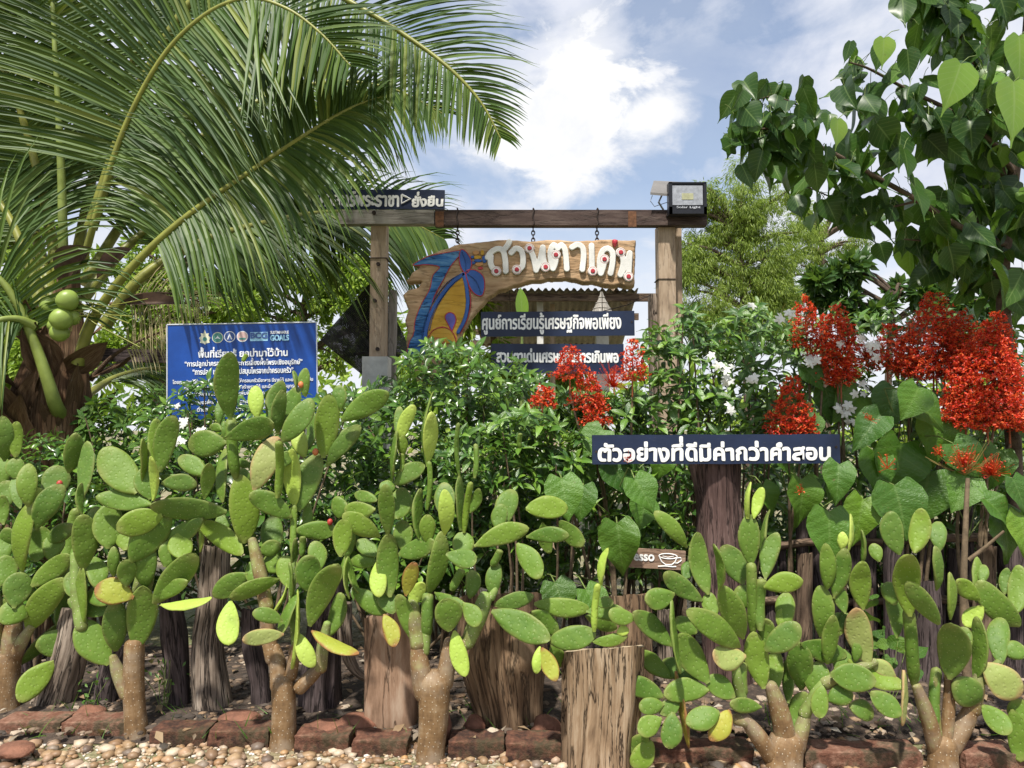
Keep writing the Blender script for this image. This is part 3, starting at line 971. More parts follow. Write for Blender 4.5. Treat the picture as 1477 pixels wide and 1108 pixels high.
cactus('prickly pear cactus with a forked tan trunk, second from the left border', [Z1 + ([
    (415, 750, 435, 558, 86), (330, 795, 245, 668, 88), (352, 757, 350, 608, 70), (405, 592, 290, 562, 80, 'yf'), (256, 672, 250, 503, 32),
    (252, 508, 250, 345, 72), (228, 510, 225, 420, 26, 'b'), (245, 342, 241, 248, 24), (208, 216, 230, 98, 56), (246, 305, 270, 125, 44, 'b'),
    (328, 445, 335, 308, 84, 'b'), (345, 530, 345, 443, 34), (382, 558, 382, 476, 56), (300, 565, 278, 470, 60, 'b'), (335, 610, 270, 575, 62, 'b'),
    (330, 640, 220, 605, 56, 'b'), (442, 565, 450, 440, 66), (395, 484, 510, 342, 96), (492, 342, 358, 382, 80, 'f'), (416, 278, 318, 145, 100),
    (462, 312, 300, 290, 62), (455, 295, 440, 198, 66), (470, 296, 470, 165, 30, 'lf'), (478, 218, 470, 56, 50), (488, 210, 530, 42, 66),
    (432, 240, 435, 115, 26), (488, 246, 593, 250, 52), (468, 607, 592, 458, 80), (468, 602, 568, 543, 46, 'f'), (488, 618, 640, 604, 34, 'lf'),
    (500, 500, 535, 420, 70, 'b'), (380, 450, 385, 350, 80, 'b'), (250, 600, 215, 520, 64, 'b'), (300, 420, 290, 320, 60, 'b'), (560, 480, 545, 400, 70, 'b')])],
    (198, 1065), [(198, 1065, 194, 930, 33, 31, 0, 0.15), (184, 1000, 163, 948, 25, 18, 0, 0.6), (205, 850, 214, 780, 30, 24, 0.6, 0.8), (118, 905, 108, 800, 20, 18, 0.6, 1)],
    [], 4)

cactus('tall prickly pear cactus with its top pad in front of the blue board', [Z3 + ([
    (538, 160, 374, 262, 108), (688, 188, 452, 288, 82, 'f'), (448, 296, 440, 505, 106, 'lf'), (702, 392, 560, 350, 72, 'f'), (704, 455, 506, 480, 76, 'rf'),
    (776, 250, 680, 458, 56, 'f'), (752, 640, 790, 250, 26, 'l'), (778, 450, 852, 608, 80, 'lf'), (843, 447, 1062, 572, 66, 'yf'), (655, 368, 742, 205, 20, 'l'),
    (745, 300, 745, 110, 26), (748, 120, 764, -10, 34), (822, 245, 830, 72, 122), (835, 405, 972, 105, 124), (925, 470, 985, 258, 84, 'b'),
    (722, 142, 598, 98, 92, 'b'), (590, 60, 690, 20, 80, 'b')]),
    Z2 + ([
    (565, 1050, 540, 695, 156), (518, 705, 493, 385, 58, 's'), (490, 388, 490, 36, 132, 'f'), (553, 80, 576, 42, 24, 's'), (430, 418, 440, 285, 50, 'b'),
    (460, 500, 455, 398, 36), (474, 480, 732, 395, 128, 'f'), (468, 512, 262, 520, 146), (448, 445, 388, 428, 50, 'b'), (440, 830, 438, 545, 64, 'b'),
    (350, 808, 376, 620, 74, 'f'), (368, 690, 220, 592, 98), (116, 690, 302, 735, 86), (612, 765, 735, 485, 142, 'r'), (740, 800, 745, 500, 44, 's'),
    (740, 462, 768, 233, 78), (768, 442, 852, 210, 94, 'b'), (698, 395, 758, 194, 102, 'b'), (764, 505, 915, 283, 118), (630, 386, 620, 210, 84, 'l'),
    (890, 268, 890, 118, 64), (840, 218, 830, 128, 28), (985, 592, 1018, 258, 132), (905, 560, 932, 345, 58, 'b'), (1076, 338, 1064, 208, 80),
    (1084, 392, 1332, 245, 122), (1000, 642, 1178, 428, 100), (885, 590, 850, 430, 84, 'lb'), (836, 850, 826, 550, 96, 'l'), (850, 880, 955, 578, 142),
    (822, 1120, 830, 850, 36, 's'), (815, 910, 597, 788, 116, 'f'), (720, 1115, 720, 905, 118, 'b'), (828, 982, 1044, 978, 102), (560, 1108, 342, 945, 112),
    (472, 870, 84, 825, 122), (345, 915, 148, 1035, 96), (335, 1095, 335, 965, 30, 'l'), (440, 1010, 440, 893, 80, 'b'), (540, 642, 572, 605, 70, 'b'),
    (565, 735, 545, 650, 72, 'b'), (870, 1115, 875, 1010, 34, 's'), (908, 1000, 905, 838, 56, 'b'), (1075, 1120, 1095, 925, 104), (930, 470, 915, 390, 60, 'b'),
    (770, 640, 795, 560, 70, 'b'), (820, 1300, 770, 1120, 120, 'b'), (960, 1200, 935, 1040, 100, 'b'),
    (640, 1290, 610, 1130, 100, 'b')])],
    (408, 1078), [(408, 1078, 408, 985, 40, 36, 0, 0), (402, 990, 396, 935, 28, 26, 0, 0.1), (394, 950, 384, 870, 25, 22, 0, 0.3), (384, 875, 364, 780, 24, 21, 0.25, 0.5),
                  (420, 975, 428, 925, 20, 18, 0, 0.4), (432, 992, 462, 962, 23, 22, 0, 0.15), (462, 964, 472, 900, 22, 18, 0.1, 0.9), (426, 930, 424, 800, 12, 11, 0.8, 1)],
    [(455, 652, 4.5, 'orange_bud'), (476, 753, 4, 'fruit'), (434, 555, 4, 'orange_bud')], 5)

cactus('prickly pear cactus with a thick V-forked trunk between the square post and old stump', [Z5 + ([
    (418, 445, 336, 204, 86), (472, 432, 482, 208, 60, 's'), (592, 388, 570, 226, 144, 'f'), (515, 195, 674, 272, 74), (662, 245, 738, 362, 92, 'f'),
    (616, 386, 672, 612, 88, 'lf'), (260, 303, 312, 464, 86, 'yf'), (232, 26, 236, 212, 88, 'lf'), (370, 207, 416, 40, 78, 'yf'), (392, 268, 462, 138, 72, 'l'),
    (95, 170, 262, 292, 96), (312, 298, 242, 198, 92, 'b'), (808, 288, 1098, 432, 136, 'f'), (818, 258, 1015, 214, 82), (1020, 250, 1290, 276, 94),
    (1000, 290, 1132, 392, 100, 'b'), (1098, 442, 1325, 402, 118), (1318, 442, 1490, 412, 60), (1060, 473, 1132, 638, 86, 'yf'), (1052, 466, 1034, 600, 56, 'lf'),
    (1110, 460, 1170, 570, 90, 'b'), (1288, 290, 1490, 305, 86), (1280, 310, 1440, 375, 70, 'b'), (1326, 388, 1346, 148, 34, 'ls'), (1350, 155, 1375, -30, 44, 'l'),
    (1330, 250, 1420, 240, 60, 'b'), (1440, 400, 1500, 380, 50, 'l')]),
    Z4 + ([
    (292, 785, 280, 520, 90, 'f'), (340, 700, 372, 538, 124, 'b'), (228, 645, 66, 648, 104), (238, 600, 122, 565, 64, 'b'), (78, 622, -4, 640, 118, 'b'),
    (252, 795, 62, 682, 112, 'f'), (76, 905, 50, 704, 108), (452, 805, 455, 543, 62), (510, 835, 505, 678, 88), (598, 788, 600, 560, 88, 'lf'),
    (600, 705, 590, 503, 112, 'b'), (356, 885, 545, 818, 106, 'f'), (608, 888, 768, 926, 104, 'f'), (690, 905, 690, 768, 116, 'b'), (752, 842, 1036, 748, 112),
    (1028, 640, 1246, 640, 122), (1032, 792, 1252, 784, 86, 'f'), (1204, 703, 1326, 832, 96), (982, 828, 1102, 1008, 116, 'f'), (1115, 712, 1152, 868, 76, 'b'),
    (895, 745, 962, 540, 118, 'b'), (846, 945, 892, 860, 40, 's'), (850, 1115, 872, 938, 88), (330, 512, 484, 408, 98), (310, 497, 326, 233, 36),
    (350, 292, 432, 93, 74, 'l'), (342, 252, 356, 100, 56, 'b'), (375, 357, 375, 250, 58), (364, 445, 368, 352, 24, 's'), (510, 402, 526, 133, 82, 'l'),
    (504, 645, 512, 395, 28, 's'), (674, 470, 670, 190, 24, 's'), (484, 420, 490, 25, 28, 'b'), (734, 662, 782, 533, 58), (680, 758, 672, 468, 54),
    (700, 765, 736, 500, 34, 's'), (290, 565, 290, 490, 86, 'b'), (375, 865, 370, 708, 104, 'b'), (245, 900, 130, 820, 86, 'b'), (240, 930, 95, 925, 76, 'b'),
    (632, 1075, 690, 965, 46, 's'), (730, 1120, 745, 968, 84, 'b'), (510, 1110, 590, 785, 104), (304, 1110, 296, 780, 120), (70, 900, 12, 1090, 36, 'f'),
    (68, 905, 62, 1120, 34, 'f'), (72, 900, 122, 1095, 44, 'f'), (995, 320, 1000, 240, 26, 's'), (755, 480, 760, 300, 28, 's'), (880, 760, 900, 620, 90, 'b')])],
    (620, 1095), [(620, 1095, 626, 985, 42, 54, 0, 0), (614, 1000, 602, 925, 36, 28, 0, 0.3), (603, 930, 595, 868, 27, 25, 0.25, 0.8), (640, 985, 648, 925, 32, 24, 0, 0.1),
                  (648, 945, 676, 922, 26, 26, 0.2, 0.6), (674, 928, 700, 862, 24, 34, 0.5, 1.0), (612, 940, 614, 858, 18, 17, 0.6, 1), (708, 862, 716, 845, 14, 12, 1, 1)],
    [], 6)

cactus('prickly pear cactus spreading wide under the dark post of the long sign', [Z6 + ([
    (600, 795, 560, 576, 94), (560, 580, 552, 308, 40, 's'), (552, 314, 548, 120, 84), (522, 388, 445, 238, 94), (436, 408, 420, 230, 40),
    (378, 428, 330, 192, 78), (302, 247, 180, 113, 62), (360, 453, 214, 342, 76), (250, 425, 136, 450, 84, 'f'), (516, 638, 322, 503, 98, 'f'),
    (522, 603, 440, 405, 96, 'f'), (410, 518, 385, 423, 62, 'b'), (608, 370, 655, 193, 70), (602, 400, 752, 374, 80, 'f'), (534, 130, 540, -10, 22, 'l'),
    (563, 132, 597, 13, 46, 'l'), (600, 335, 600, 98, 30, 'b'), (588, 565, 596, 368, 46, 's'), (608, 648, 738, 548, 96, 'f'), (600, 622, 622, 523, 62),
    (524, 670, 396, 668, 96, 'rf'), (650, 805, 650, 652, 66, 'b'), (515, 835, 510, 695, 56, 's'), (690, 565, 690, 420, 74, 'b'), (670, 570, 672, 485, 50, 'b'),
    (748, 805, 742, 620, 98), (802, 835, 822, 697, 96), (832, 785, 818, 908, 66, 'f'), (735, 1005, 762, 815, 88), (740, 620, 906, 662, 86),
    (850, 700, 872, 510, 62, 'f'), (825, 598, 828, 403, 84), (862, 740, 1034, 766, 106, 'f'), (850, 842, 950, 808, 78), (940, 862, 1036, 902, 76),
    (488, 832, 380, 758, 84), (384, 802, 212, 820, 90), (380, 770, 266, 580, 106), (234, 440, 262, 730, 30), (258, 728, 308, 1022, 32, 'yf'),
    (238, 628, 86, 498, 82), (98, 522, -5, 500, 66), (244, 758, 118, 652, 70), (207, 828, 36, 772, 80), (213, 860, 117, 870, 66),
    (200, 912, 112, 970, 76), (245, 888, 230, 1028, 82, 'f'), (272, 850, 196, 886, 62, 'f'), (428, 888, 302, 930, 88), (470, 880, 396, 995, 78, 'yf'),
    (590, 868, 468, 855, 60, 'f'), (165, 1003, 90, 1105, 82), (150, 978, 80, 1040, 62, 'b'), (340, 580, 255, 525, 66, 'b'), (700, 855, 700, 690, 48, 'b'),
    (290, 370, 330, 300, 60, 'b'), (560, 480, 500, 400, 90, 'b'), (890, 590, 905, 500, 70, 'b'), (460, 600, 400, 560, 70, 'b'), (880, 720, 930, 650, 70, 'b'),
    (345, 760, 200, 690, 80, 'b')]),
    Z7 + ([
    (200, 705, 150, 480, 98, 'r'), (175, 482, 175, 297, 80), (180, 298, 180, 178, 24), (62, 442, 106, 250, 72), (36, 408, 30, 235, 60),
    (90, 253, 95, 185, 40, 'l'), (120, 265, 140, 118, 20, 'l'), (106, 503, 85, 398, 54), (145, 692, 150, 615, 38), (110, 688, 325, 795, 76),
    (204, 810, 320, 902, 82, 'f'), (340, 725, 335, 938, 28, 'rf'), (306, 757, 213, 692, 58, 'r'), (85, 570, 110, 500, 36, 's'), (60, 570, 10, 480, 60, 'b'), (240, 300, 215, 230, 50, 'b')])],
    (1130, 1112), [(1130, 1112, 1135, 1072, 62, 56, 0, 0), (1118, 1098, 1074, 1036, 30, 26, 0, 0.15), (1134, 1078, 1112, 990, 36, 30, 0, 0.4), (1150, 1078, 1162, 1030, 26, 22, 0.1, 0.6),
                   (1075, 1040, 1056, 1036, 20, 18, 0.2, 0.5), (1070, 1008, 1060, 950, 18, 14, 0.7, 1), (1160, 1030, 1190, 980, 20, 18, 0.6, 1), (1190, 985, 1262, 955, 22, 18, 0.5, 0.6)],
    [], 8)

cactus('prickly pear cactus with three splayed trunk arms at the right border', [Z7 + ([
    (515, 748, 518, 525, 116, 'f'), (376, 785, 354, 498, 46, 's'), (356, 503, 350, 260, 98), (474, 545, 353, 386, 78, 'f'), (318, 272, 285, 106, 84),
    (378, 268, 405, 100, 78), (476, 256, 475, 140, 64, 'b'), (472, 415, 475, 248, 40), (522, 528, 525, 348, 36), (633, 447, 540, 372, 68),
    (646, 474, 578, 552, 64, 'l'), (796, 558, 642, 393, 102), (620, 765, 630, 522, 62), (640, 850, 548, 775, 116, 'f'), (652, 700, 800, 825, 124, 'rf'),
    (643, 863, 748, 972, 82, 'f'), (790, 950, 790, 838, 80), (760, 875, 790, 1075, 80), (715, 705, 720, 518, 78, 'b'), (730, 660, 815, 640, 74),
    (730, 430, 740, 330, 44, 'b'), (770, 510, 790, 325, 74, 'b'), (460, 965, 465, 720, 40, 's'), (310, 600, 280, 420, 60, 'b'), (560, 680, 580, 560, 70, 'b'),
    (620, 460, 625, 285, 46, 'b'), (640, 390, 650, 310, 40, 'b'), (300, 470, 270, 380, 70, 'b')])],
    (1360, 1112), [(1360, 1112, 1360, 1075, 46, 44, 0, 0), (1350, 1082, 1322, 990, 26, 22, 0, 0.4), (1362, 1078, 1368, 975, 21, 17, 0, 0.3), (1374, 1080, 1402, 1020, 26, 30, 0, 0.1),
                   (1402, 1024, 1412, 975, 26, 22, 0.1, 0.7), (1352, 1060, 1350, 970, 15, 13, 0.3, 0.8), (1420, 980, 1440, 955, 18, 14, 0.6, 0.8)],
    [], 9)


# ================================================================== BRICKS, ROCKS, LOGS
def rough_box(size, seed, amp=0.008, n=7, chip=0.02):
    """a worn block: subdivided box, edges rounded, surface pitted"""
    V, Fs, UV = [], [], []
    mb = MB()
    hx, hy, hz = size[0] / 2, size[1] / 2, size[2] / 2
    h = (hx, hy, hz)
    b = min(h) * 0.10
    for axis in range(3):
        for sg in (1, -1):
            o = [k for k in range(3) if k != axis]
            V, UV = [], []
            for i in range(n + 1):
                for j in range(n + 1):
                    p = Vector((0, 0, 0))
                    u, v = -1 + 2 * i / n, -1 + 2 * j / n
                    u = math.copysign(abs(u) ** 0.75, u)
                    v = math.copysign(abs(v) ** 0.75, v)
                    p[axis] = sg * h[axis]
                    p[o[0]] = u * h[o[0]]
                    p[o[1]] = v * h[o[1]]
                    inner = Vector([max(-(h[k] - b), min(h[k] - b, p[k])) for k in range(3)])
                    d = p - inner
                    if d.length > 1e-6:
                        p = inner + d.normalized() * b
                    w = mnoise.noise(p * 22 + Vector((seed, seed * 2, 0))) * amp + mnoise.noise(p * 60 + Vector((0, seed, 0))) * amp * 0.4
                    p += p.normalized() * (w - chip * max(0, mnoise.noise(p * 9 + Vector((seed, 0, 3))) - 0.25))
                    V.append(p[:])
                    UV.append((p[o[0]], p[o[1]]))
            Fq = [(i * (n + 1) + j, (i + 1) * (n + 1) + j, (i + 1) * (n + 1) + j + 1, i * (n + 1) + j + 1) for i in range(n) for j in range(n)]
            nr = (Vector(V[n + 1]) - Vector(V[0])).cross(Vector(V[1]) - Vector(V[0]))
            if nr[axis] * sg < 0:
                Fq = [q[::-1] for q in Fq]
            mb.add(V, np.array(Fq), UV)
    return mb


bricks = [  # left px, right px, py of the front foot, tilt, label
    (-8, 84, 1066, 0.02, 'mossy brick at the left border, left of the first forked cactus trunk'),
    (88, 180, 1068, -0.01, 'long mossy brick ending beside the forked trunk of the second cactus'),
    (214, 296, 1078, 0.0, 'mossy brick just right of the second cactus trunk'),
    (299, 386, 1080, 0.01, 'mossy brick just left of the tallest cactus trunk'),
    (424, 504, 1088, -0.02, 'broken pale-topped brick right of the tallest cactus trunk'),
    (506, 588, 1092, 0.0, 'brick in front of the squared post, left of the thick V-forked trunk'),
    (646, 727, 1096, 0.01, 'brick below the wide old stump, right of the thick V-forked trunk'),
    (730, 812, 1100, -0.02, 'brick touching the left side of the pale cut log'),
    (945, 1088, 1106, 0.01, 'dark brick half hidden under drooping pads right of the pale cut log'),
    (1166, 1330, 1112, -0.03, 'long reddish brick in the bottom right between two cacti'),
    (1392, 1480, 1116, 0.02, 'brick at the right border behind the splayed cactus arms'),
]
for i, (x0, x1, py, tl, lab) in enumerate(bricks):
    Y = ground_y((x0 + x1) / 2, py)
    w = (x1 - x0) * mpp(Y)
    mb = rough_box((w - 0.008, 0.15, 0.088), i * 3.7 + 1, n=12)
    o = mb.build('brick', M['brick'], smooth=True)
    c = P((x0 + x1) / 2, py, Y)
    o.location = (c.x, Y + 0.075, 0.034 + 0.006 * math.sin(i * 2.1))
    o.rotation_euler = (0, tl * 0.6, tl * 1.6)
    tag(o, lab, 'brick', 'bricks edging the planting bed')


def rock(px, py, w_px, h_px, mat, lab, depth=None, seed=1.0):
    Y = depth or ground_y(px, py)
    c = P(px, py, Y)
    r = w_px * mpp(Y) / 2
    rz = h_px * mpp(Y) / 2
    V = []
    for v in ICO3[0]:
        k = 1 + 0.22 * mnoise.noise(Vector(v) * 1.3 + Vector((seed, 0, 0))) + 0.1 * mnoise.noise(Vector(v) * 3.5 + Vector((0, seed, 0)))
        V.append((v[0] * r * k, v[1] * r * 0.9 * k, v[2] * rz * k))
    mb = MB()
    mb.add(V, ICO3[1], [(v[0], v[2]) for v in V])
    o = mb.build('rock', mat, smooth=True)
    o.location = (c.x, Y, max(rz * 0.75, 0.05))
    tag(o, lab, 'rock', 'rocks lying behind the bricks')
    return o


rock(512, 1050, 58, 36, M['terracotta'], 'rounded reddish rock left of the squared post foot', 3.72, 2.1)
rock(470, 1056, 66, 26, M['terracotta'], 'flat reddish rock right of the tallest cactus trunk', 3.66, 4.4)
rock(640, 1030, 22, 60, M['terracotta'], 'upright red stone shard beside the thick V-forked trunk', 3.62, 6.1)
rock(684, 1052, 30, 34, M['terracotta'], 'small red stone at the left foot of the wide old stump', 3.70, 7.7)
rock(788, 1060, 44, 42, M['terracotta'], 'reddish block between the wide old stump and pale cut log', 3.66, 9.2)
rock(710, 1070, 26, 22, M['pale_rock'], 'small pale stone lying before the wide old stump', 3.60, 11.5)
rock(345, 1040, 60, 26, M['terracotta'], 'dull orange rock behind the brick left of the tallest trunk', 3.78, 13.5)
rock(22, 1078, 52, 16, M['terracotta'], 'flat reddish stone on the gravel at the bottom left corner', 3.45, 16.5)
rock(128, 1032, 46, 26, M['terracotta'], 'brown stone block behind the bricks between the first two cacti', 3.84, 19.5)


def log_mesh(path, radii, seed, n=40, rough=0.12, groove=0.06, k=28, sq=1.0, tilt=0.0, box=0):
    mb = MB()
    pts = smooth_path(path, k)
    m = len(pts)
    rr = [float(np.interp(i / (m - 1), np.linspace(0, 1, len(radii)), radii)) for i in range(m)]
    x = Vector((1, 0, 0))
    V, UV = [], []
    L = 0
    for i, p in enumerate(pts):
        t = (pts[min(i + 1, m - 1)] - pts[max(i - 1, 0)]).normalized()
        x = (x - t * x.dot(t)).normalized()
        y = t.cross(x)
        if i:
            L += (p - pts[i - 1]).length
        for j in range(n + 1):
            a = 2 * math.pi * (j % n) / n
            c, s = math.cos(a), math.sin(a)
            e = 1 + rough * mnoise.noise(Vector((c * 1.2 + seed, s * 1.2, L * 1.5))) + groove * mnoise.noise(Vector((c * 5 + seed, s * 5, L * 1.2))) \
                - groove * 1.1 * max(0, mnoise.noise(Vector((c * 9 + seed, s * 9, L * 0.9 + seed))) - 0.25) * 2
            if box:
                e = (1 + 0.3 * (e - 1)) / (abs(c) ** box + abs(s) ** box) ** (1.0 / box)
            q = p + (x * c + y * s * sq) * rr[i] * e
            if tilt:
                f = max(0.0, (i / (m - 1) - 0.7) / 0.3)
                q.z -= f * ((q.y - p.y) * tilt - (q.x - p.x) * tilt * 0.25 - 0.02 * mnoise.noise(Vector((c * 2 + seed, s * 2, 1))))
            V.append(q[:])
            UV.append((2 * math.pi * j / n * max(radii), L))
    Fq = [(i * (n + 1) + j, i * (n + 1) + j + 1, (i + 1) * (n + 1) + j + 1, (i + 1) * (n + 1) + j) for i in range(m - 1) for j in range(n)]
    mb.add(V, np.array(Fq), UV)
    ring = V[(m - 1) * (n + 1):(m - 1) * (n + 1) + n]
    top = MB()
    c0 = pts[-1]
    rings = [ring]
    for f in (0.7, 0.4, 0.12):
        rings.append([(Vector(q) * f + c0 * (1 - f) + Vector((0, 0, 0.006 * mnoise.noise(Vector(q) * 40 + Vector((f * 9, 0, 0))))))[:] for q in ring])
    VV = [q for rg in rings for q in rg]
    FF = [(a * n + j, a * n + (j + 1) % n, (a + 1) * n + (j + 1) % n, (a + 1) * n + j) for a in range(3) for j in range(n)]
    top.add(VV, FF + [tuple(3 * n + j for j in range(n))], [(q[0], q[1]) for q in VV])
    return mb, top


def log(name, label, cat, pts_px, radii_px, Y, mat, seed, end=None, rough=0.12, groove=0.06, group=None, to_ground=True, sq=1.0, k=28, tilt=0.3, box=0):
    """pts_px from the foot upwards; a foot below the ground line is set on the ground"""
    pts = [P(px, py, Y) for px, py in pts_px]
    radii = [r * mpp(Y) for r in radii_px]
    if to_ground:
        foot = pts[0].copy()
        foot.z = -0.02
        pts[0] = foot
    root = thing(name, label, cat, (pts[0].x, pts[0].y, 0), group)
    mb, top = log_mesh(pts, radii, seed, rough=rough, groove=groove, sq=sq, k=k, tilt=tilt, box=box)
    part(mb, 'log_body', mat, root, True)
    part(top, 'log_end', end or mat, root, True)
    return root


GL = 'weathered logs standing in the bed'
log('log_stump', 'pale sawn log standing upright in front, cracked along its side', 'log', [(868, 1118), (868, 1060), (871, 1000), (872, 936)], [54, 53, 53, 55], 3.42, M['log'], 3.3, M['log_end'], 0.16, 0.13, GL)
log('log_stump', 'wide old brown stump with splintered flared top behind the V-forked cactus', 'stump', [(735, 1056), (730, 1010), (722, 940), (722, 862)], [44, 50, 66, 62], 3.86, M['stump_old'], 8.1, M['stump_old'], 0.16, 0.10, GL)
log('log_stump', 'ragged grey-brown stump top under the espresso board', 'stump', [(900, 1010), (905, 940), (905, 860)], [36, 36, 34], 4.05, M['stump_old'], 14.7, M['stump_old'], 0.2, 0.12, GL)
log('driftwood_post', 'thick grizzled grey driftwood post behind the gap between second and tallest cacti', 'post', [(306, 1036), (302, 990), (300, 930), (308, 860), (312, 790)], [27, 25, 21, 20, 19], 4.0, M['drift'], 5.5, None, 0.2, 0.12, GL)
log('driftwood_post', 'dark charred driftwood post with forked top right of the second cactus', 'post', [(258, 1036), (256, 980), (250, 920), (244, 860)], [15, 16, 19, 14], 4.02, M['drift_dark'], 2.5, None, 0.2, 0.12, GL)
log('driftwood_post', 'short dark driftwood stub left of the tallest cactus trunk', 'post', [(376, 1034), (374, 985), (366, 930), (364, 880)], [14, 13, 17, 15], 4.04, M['drift_dark'], 7.5, None, 0.2, 0.12, GL)
log('driftwood_post', 'leaning brown log behind the drooping pads of the leftmost cacti', 'post', [(70, 1040), (86, 990), (104, 930), (112, 880)], [26, 25, 24, 20], 4.05, M['drift'], 9.9, None, 0.15, 0.1, GL)
log('driftwood_post', 'dark leaning stub behind the second cactus trunk', 'post', [(152, 1036), (158, 985), (170, 930)], [18, 19, 16], 4.1, M['drift_dark'], 11.9, None, 0.15, 0.1, GL)
log('driftwood_post', 'broad dark post between the tallest cactus and the squared post', 'post', [(460, 1040), (462, 980), (468, 900), (476, 820)], [30, 28, 24, 22], 4.0, M['drift_dark'], 12.4, None, 0.15, 0.1, GL)
log('driftwood_branch', 'thin crooked driftwood branch curling towards the squared post', 'branch', [(496, 870), (498, 930), (512, 966), (540, 986)], [11, 10, 7, 4], 3.92, M['drift'], 3.9, None, 0.2, 0.08, None, False)
log('squared_post', 'squared weathered post split along the grain left of the V-forked trunk', 'post', [(566, 1062), (566, 1000), (566, 940), (564, 886)], [36, 36, 36, 35], 3.80, M['square_post'], 21.0, M['square_post'], 0.05, 0.05, GL, sq=0.8, box=9)
log('dark_post', 'tall gnarled dark purple-brown post holding up the long painted sign', 'post', [(1052, 1010), (1046, 900), (1040, 800), (1036, 720), (1032, 664)], [34, 34, 33, 31, 36], 4.40, M['dark_post'], 17.3, None, 0.12, 0.08, GL)
for j, (px, top, w, dk, lab) in enumerate([
        (1198, 830, 17, 'drift_dark', 'dark post behind the pads right of the wide spreading cactus'), (1246, 850, 14, 'fence_wood', 'brown post behind the grey scarred pad'),
        (1290, 760, 15, 'drift_dark', 'dark post behind the twin pads of the right cactus'), (1160, 800, 13, 'fence_wood', 'thin brown post right of the long sign post'),
        (1340, 840, 20, 'drift_dark', 'dark stump low behind the splayed trunk arms'), (1420, 790, 15, 'fence_wood', 'brown post behind the right cactus, right of the woody stem'),
        (1462, 770, 14, 'drift_dark', 'dark post at the right border'), (960, 880, 12, 'drift', 'grey stick post holding the espresso board'),
        (986, 900, 12, 'fence_wood', 'crooked brown post right of the espresso board'), (842, 880, 16, 'drift_dark', 'dark post behind the horizontal pads left of the heart leaf'),
        (30, 900, 14, 'drift_dark', 'dark post behind the leftmost cactus trunk')]):
    Yq = 4.45 - 0.05 * (j % 3)
    log('driftwood_post', lab, 'post', [(px + rnd.uniform(-6, 6), 1010), (px, 0.5 * (1000 + top)), (px + rnd.uniform(-5, 5), top)], [w, w * 0.9, w * 0.85], Yq, M[dk], 30 + j * 2.3, None, 0.2, 0.1, GL, k=14)

# rails of the low fence behind the right-hand cacti
fr = thing('rail_fence', 'low dark rail fence behind the right-hand cacti and heart leaves', 'fence', (P(1300, 700, 4.62).x, 4.62, 0))
for (xa, ya, xb, yb) in ((1050, 790, 1500, 770), (1050, 870, 1500, 862)):
    mb = MB()
    mb.tube([P(xa + (xb - xa) * k / 8, ya + (yb - ya) * k / 8 + rnd.uniform(-3, 3), 4.62) for k in range(9)], 0.026, 10, True, 0.2, xa * 0.1)
    part(mb, 'rail', M['fence_wood'], fr, True)
for px in range(1060, 1500, 24):
    mb = MB()
    b = P(px, 700, 4.66)
    mb.tube([(b.x, 4.66, 0.0), (b.x + rnd.uniform(-0.02, 0.02), 4.66, 0.5), (b.x + rnd.uniform(-0.03, 0.03), 4.66, 0.95 + rnd.uniform(-0.2, 0.1))], rnd.uniform(0.022, 0.04), 8, True, 0.25, px * 0.3)
    part(mb, 'picket', M['drift_dark'] if px % 3 else M['fence_wood'], fr, True)


# ================================================================== SIGNS
THAI_UP = set('\u0e31\u0e34\u0e35\u0e36\u0e37\u0e47\u0e4d')
THAI_TONE = set('\u0e48\u0e49\u0e4a\u0e4b\u0e4c')


def text_polys(text):
    """the line of lettering as flat mesh data (x, z) with stacked tone marks lifted"""
    cu = bpy.data.curves.new('lettering', 'FONT')
    cu.body = text
    cu.size = 1.0
    cu.resolution_u = 4
    m0, m1 = bpy.data.materials.new('a'), bpy.data.materials.new('b')
    cu.materials.append(m0)
    cu.materials.append(m1)
    for i, c in enumerate(text):
        if c in THAI_TONE and i and (text[i - 1] in THAI_UP) or (c in THAI_TONE and i + 1 < len(text) and text[i + 1] == '\u0e33'):
            cu.body_format[i].material_index = 1
    ob = bpy.data.objects.new('lettering', cu)
    COL.objects.link(ob)
    bpy.context.view_layer.update()
    me = bpy.data.meshes.new_from_object(ob)
    V = np.zeros(len(me.vertices) * 3)
    me.vertices.foreach_get('co', V)
    V = V.reshape(-1, 3)
    lift = np.zeros(len(V))
    Fs = []
    for p in me.polygons:
        Fs.append(tuple(p.vertices))
        if p.material_index == 1:
            for i in p.vertices:
                lift[i] = 0.215
    V[:, 1] += lift
    bpy.data.objects.remove(ob)
    bpy.data.meshes.remove(me)
    bpy.data.curves.remove(cu)
    bpy.data.materials.remove(m0)
    bpy.data.materials.remove(m1)
    return V[:, :2], Fs


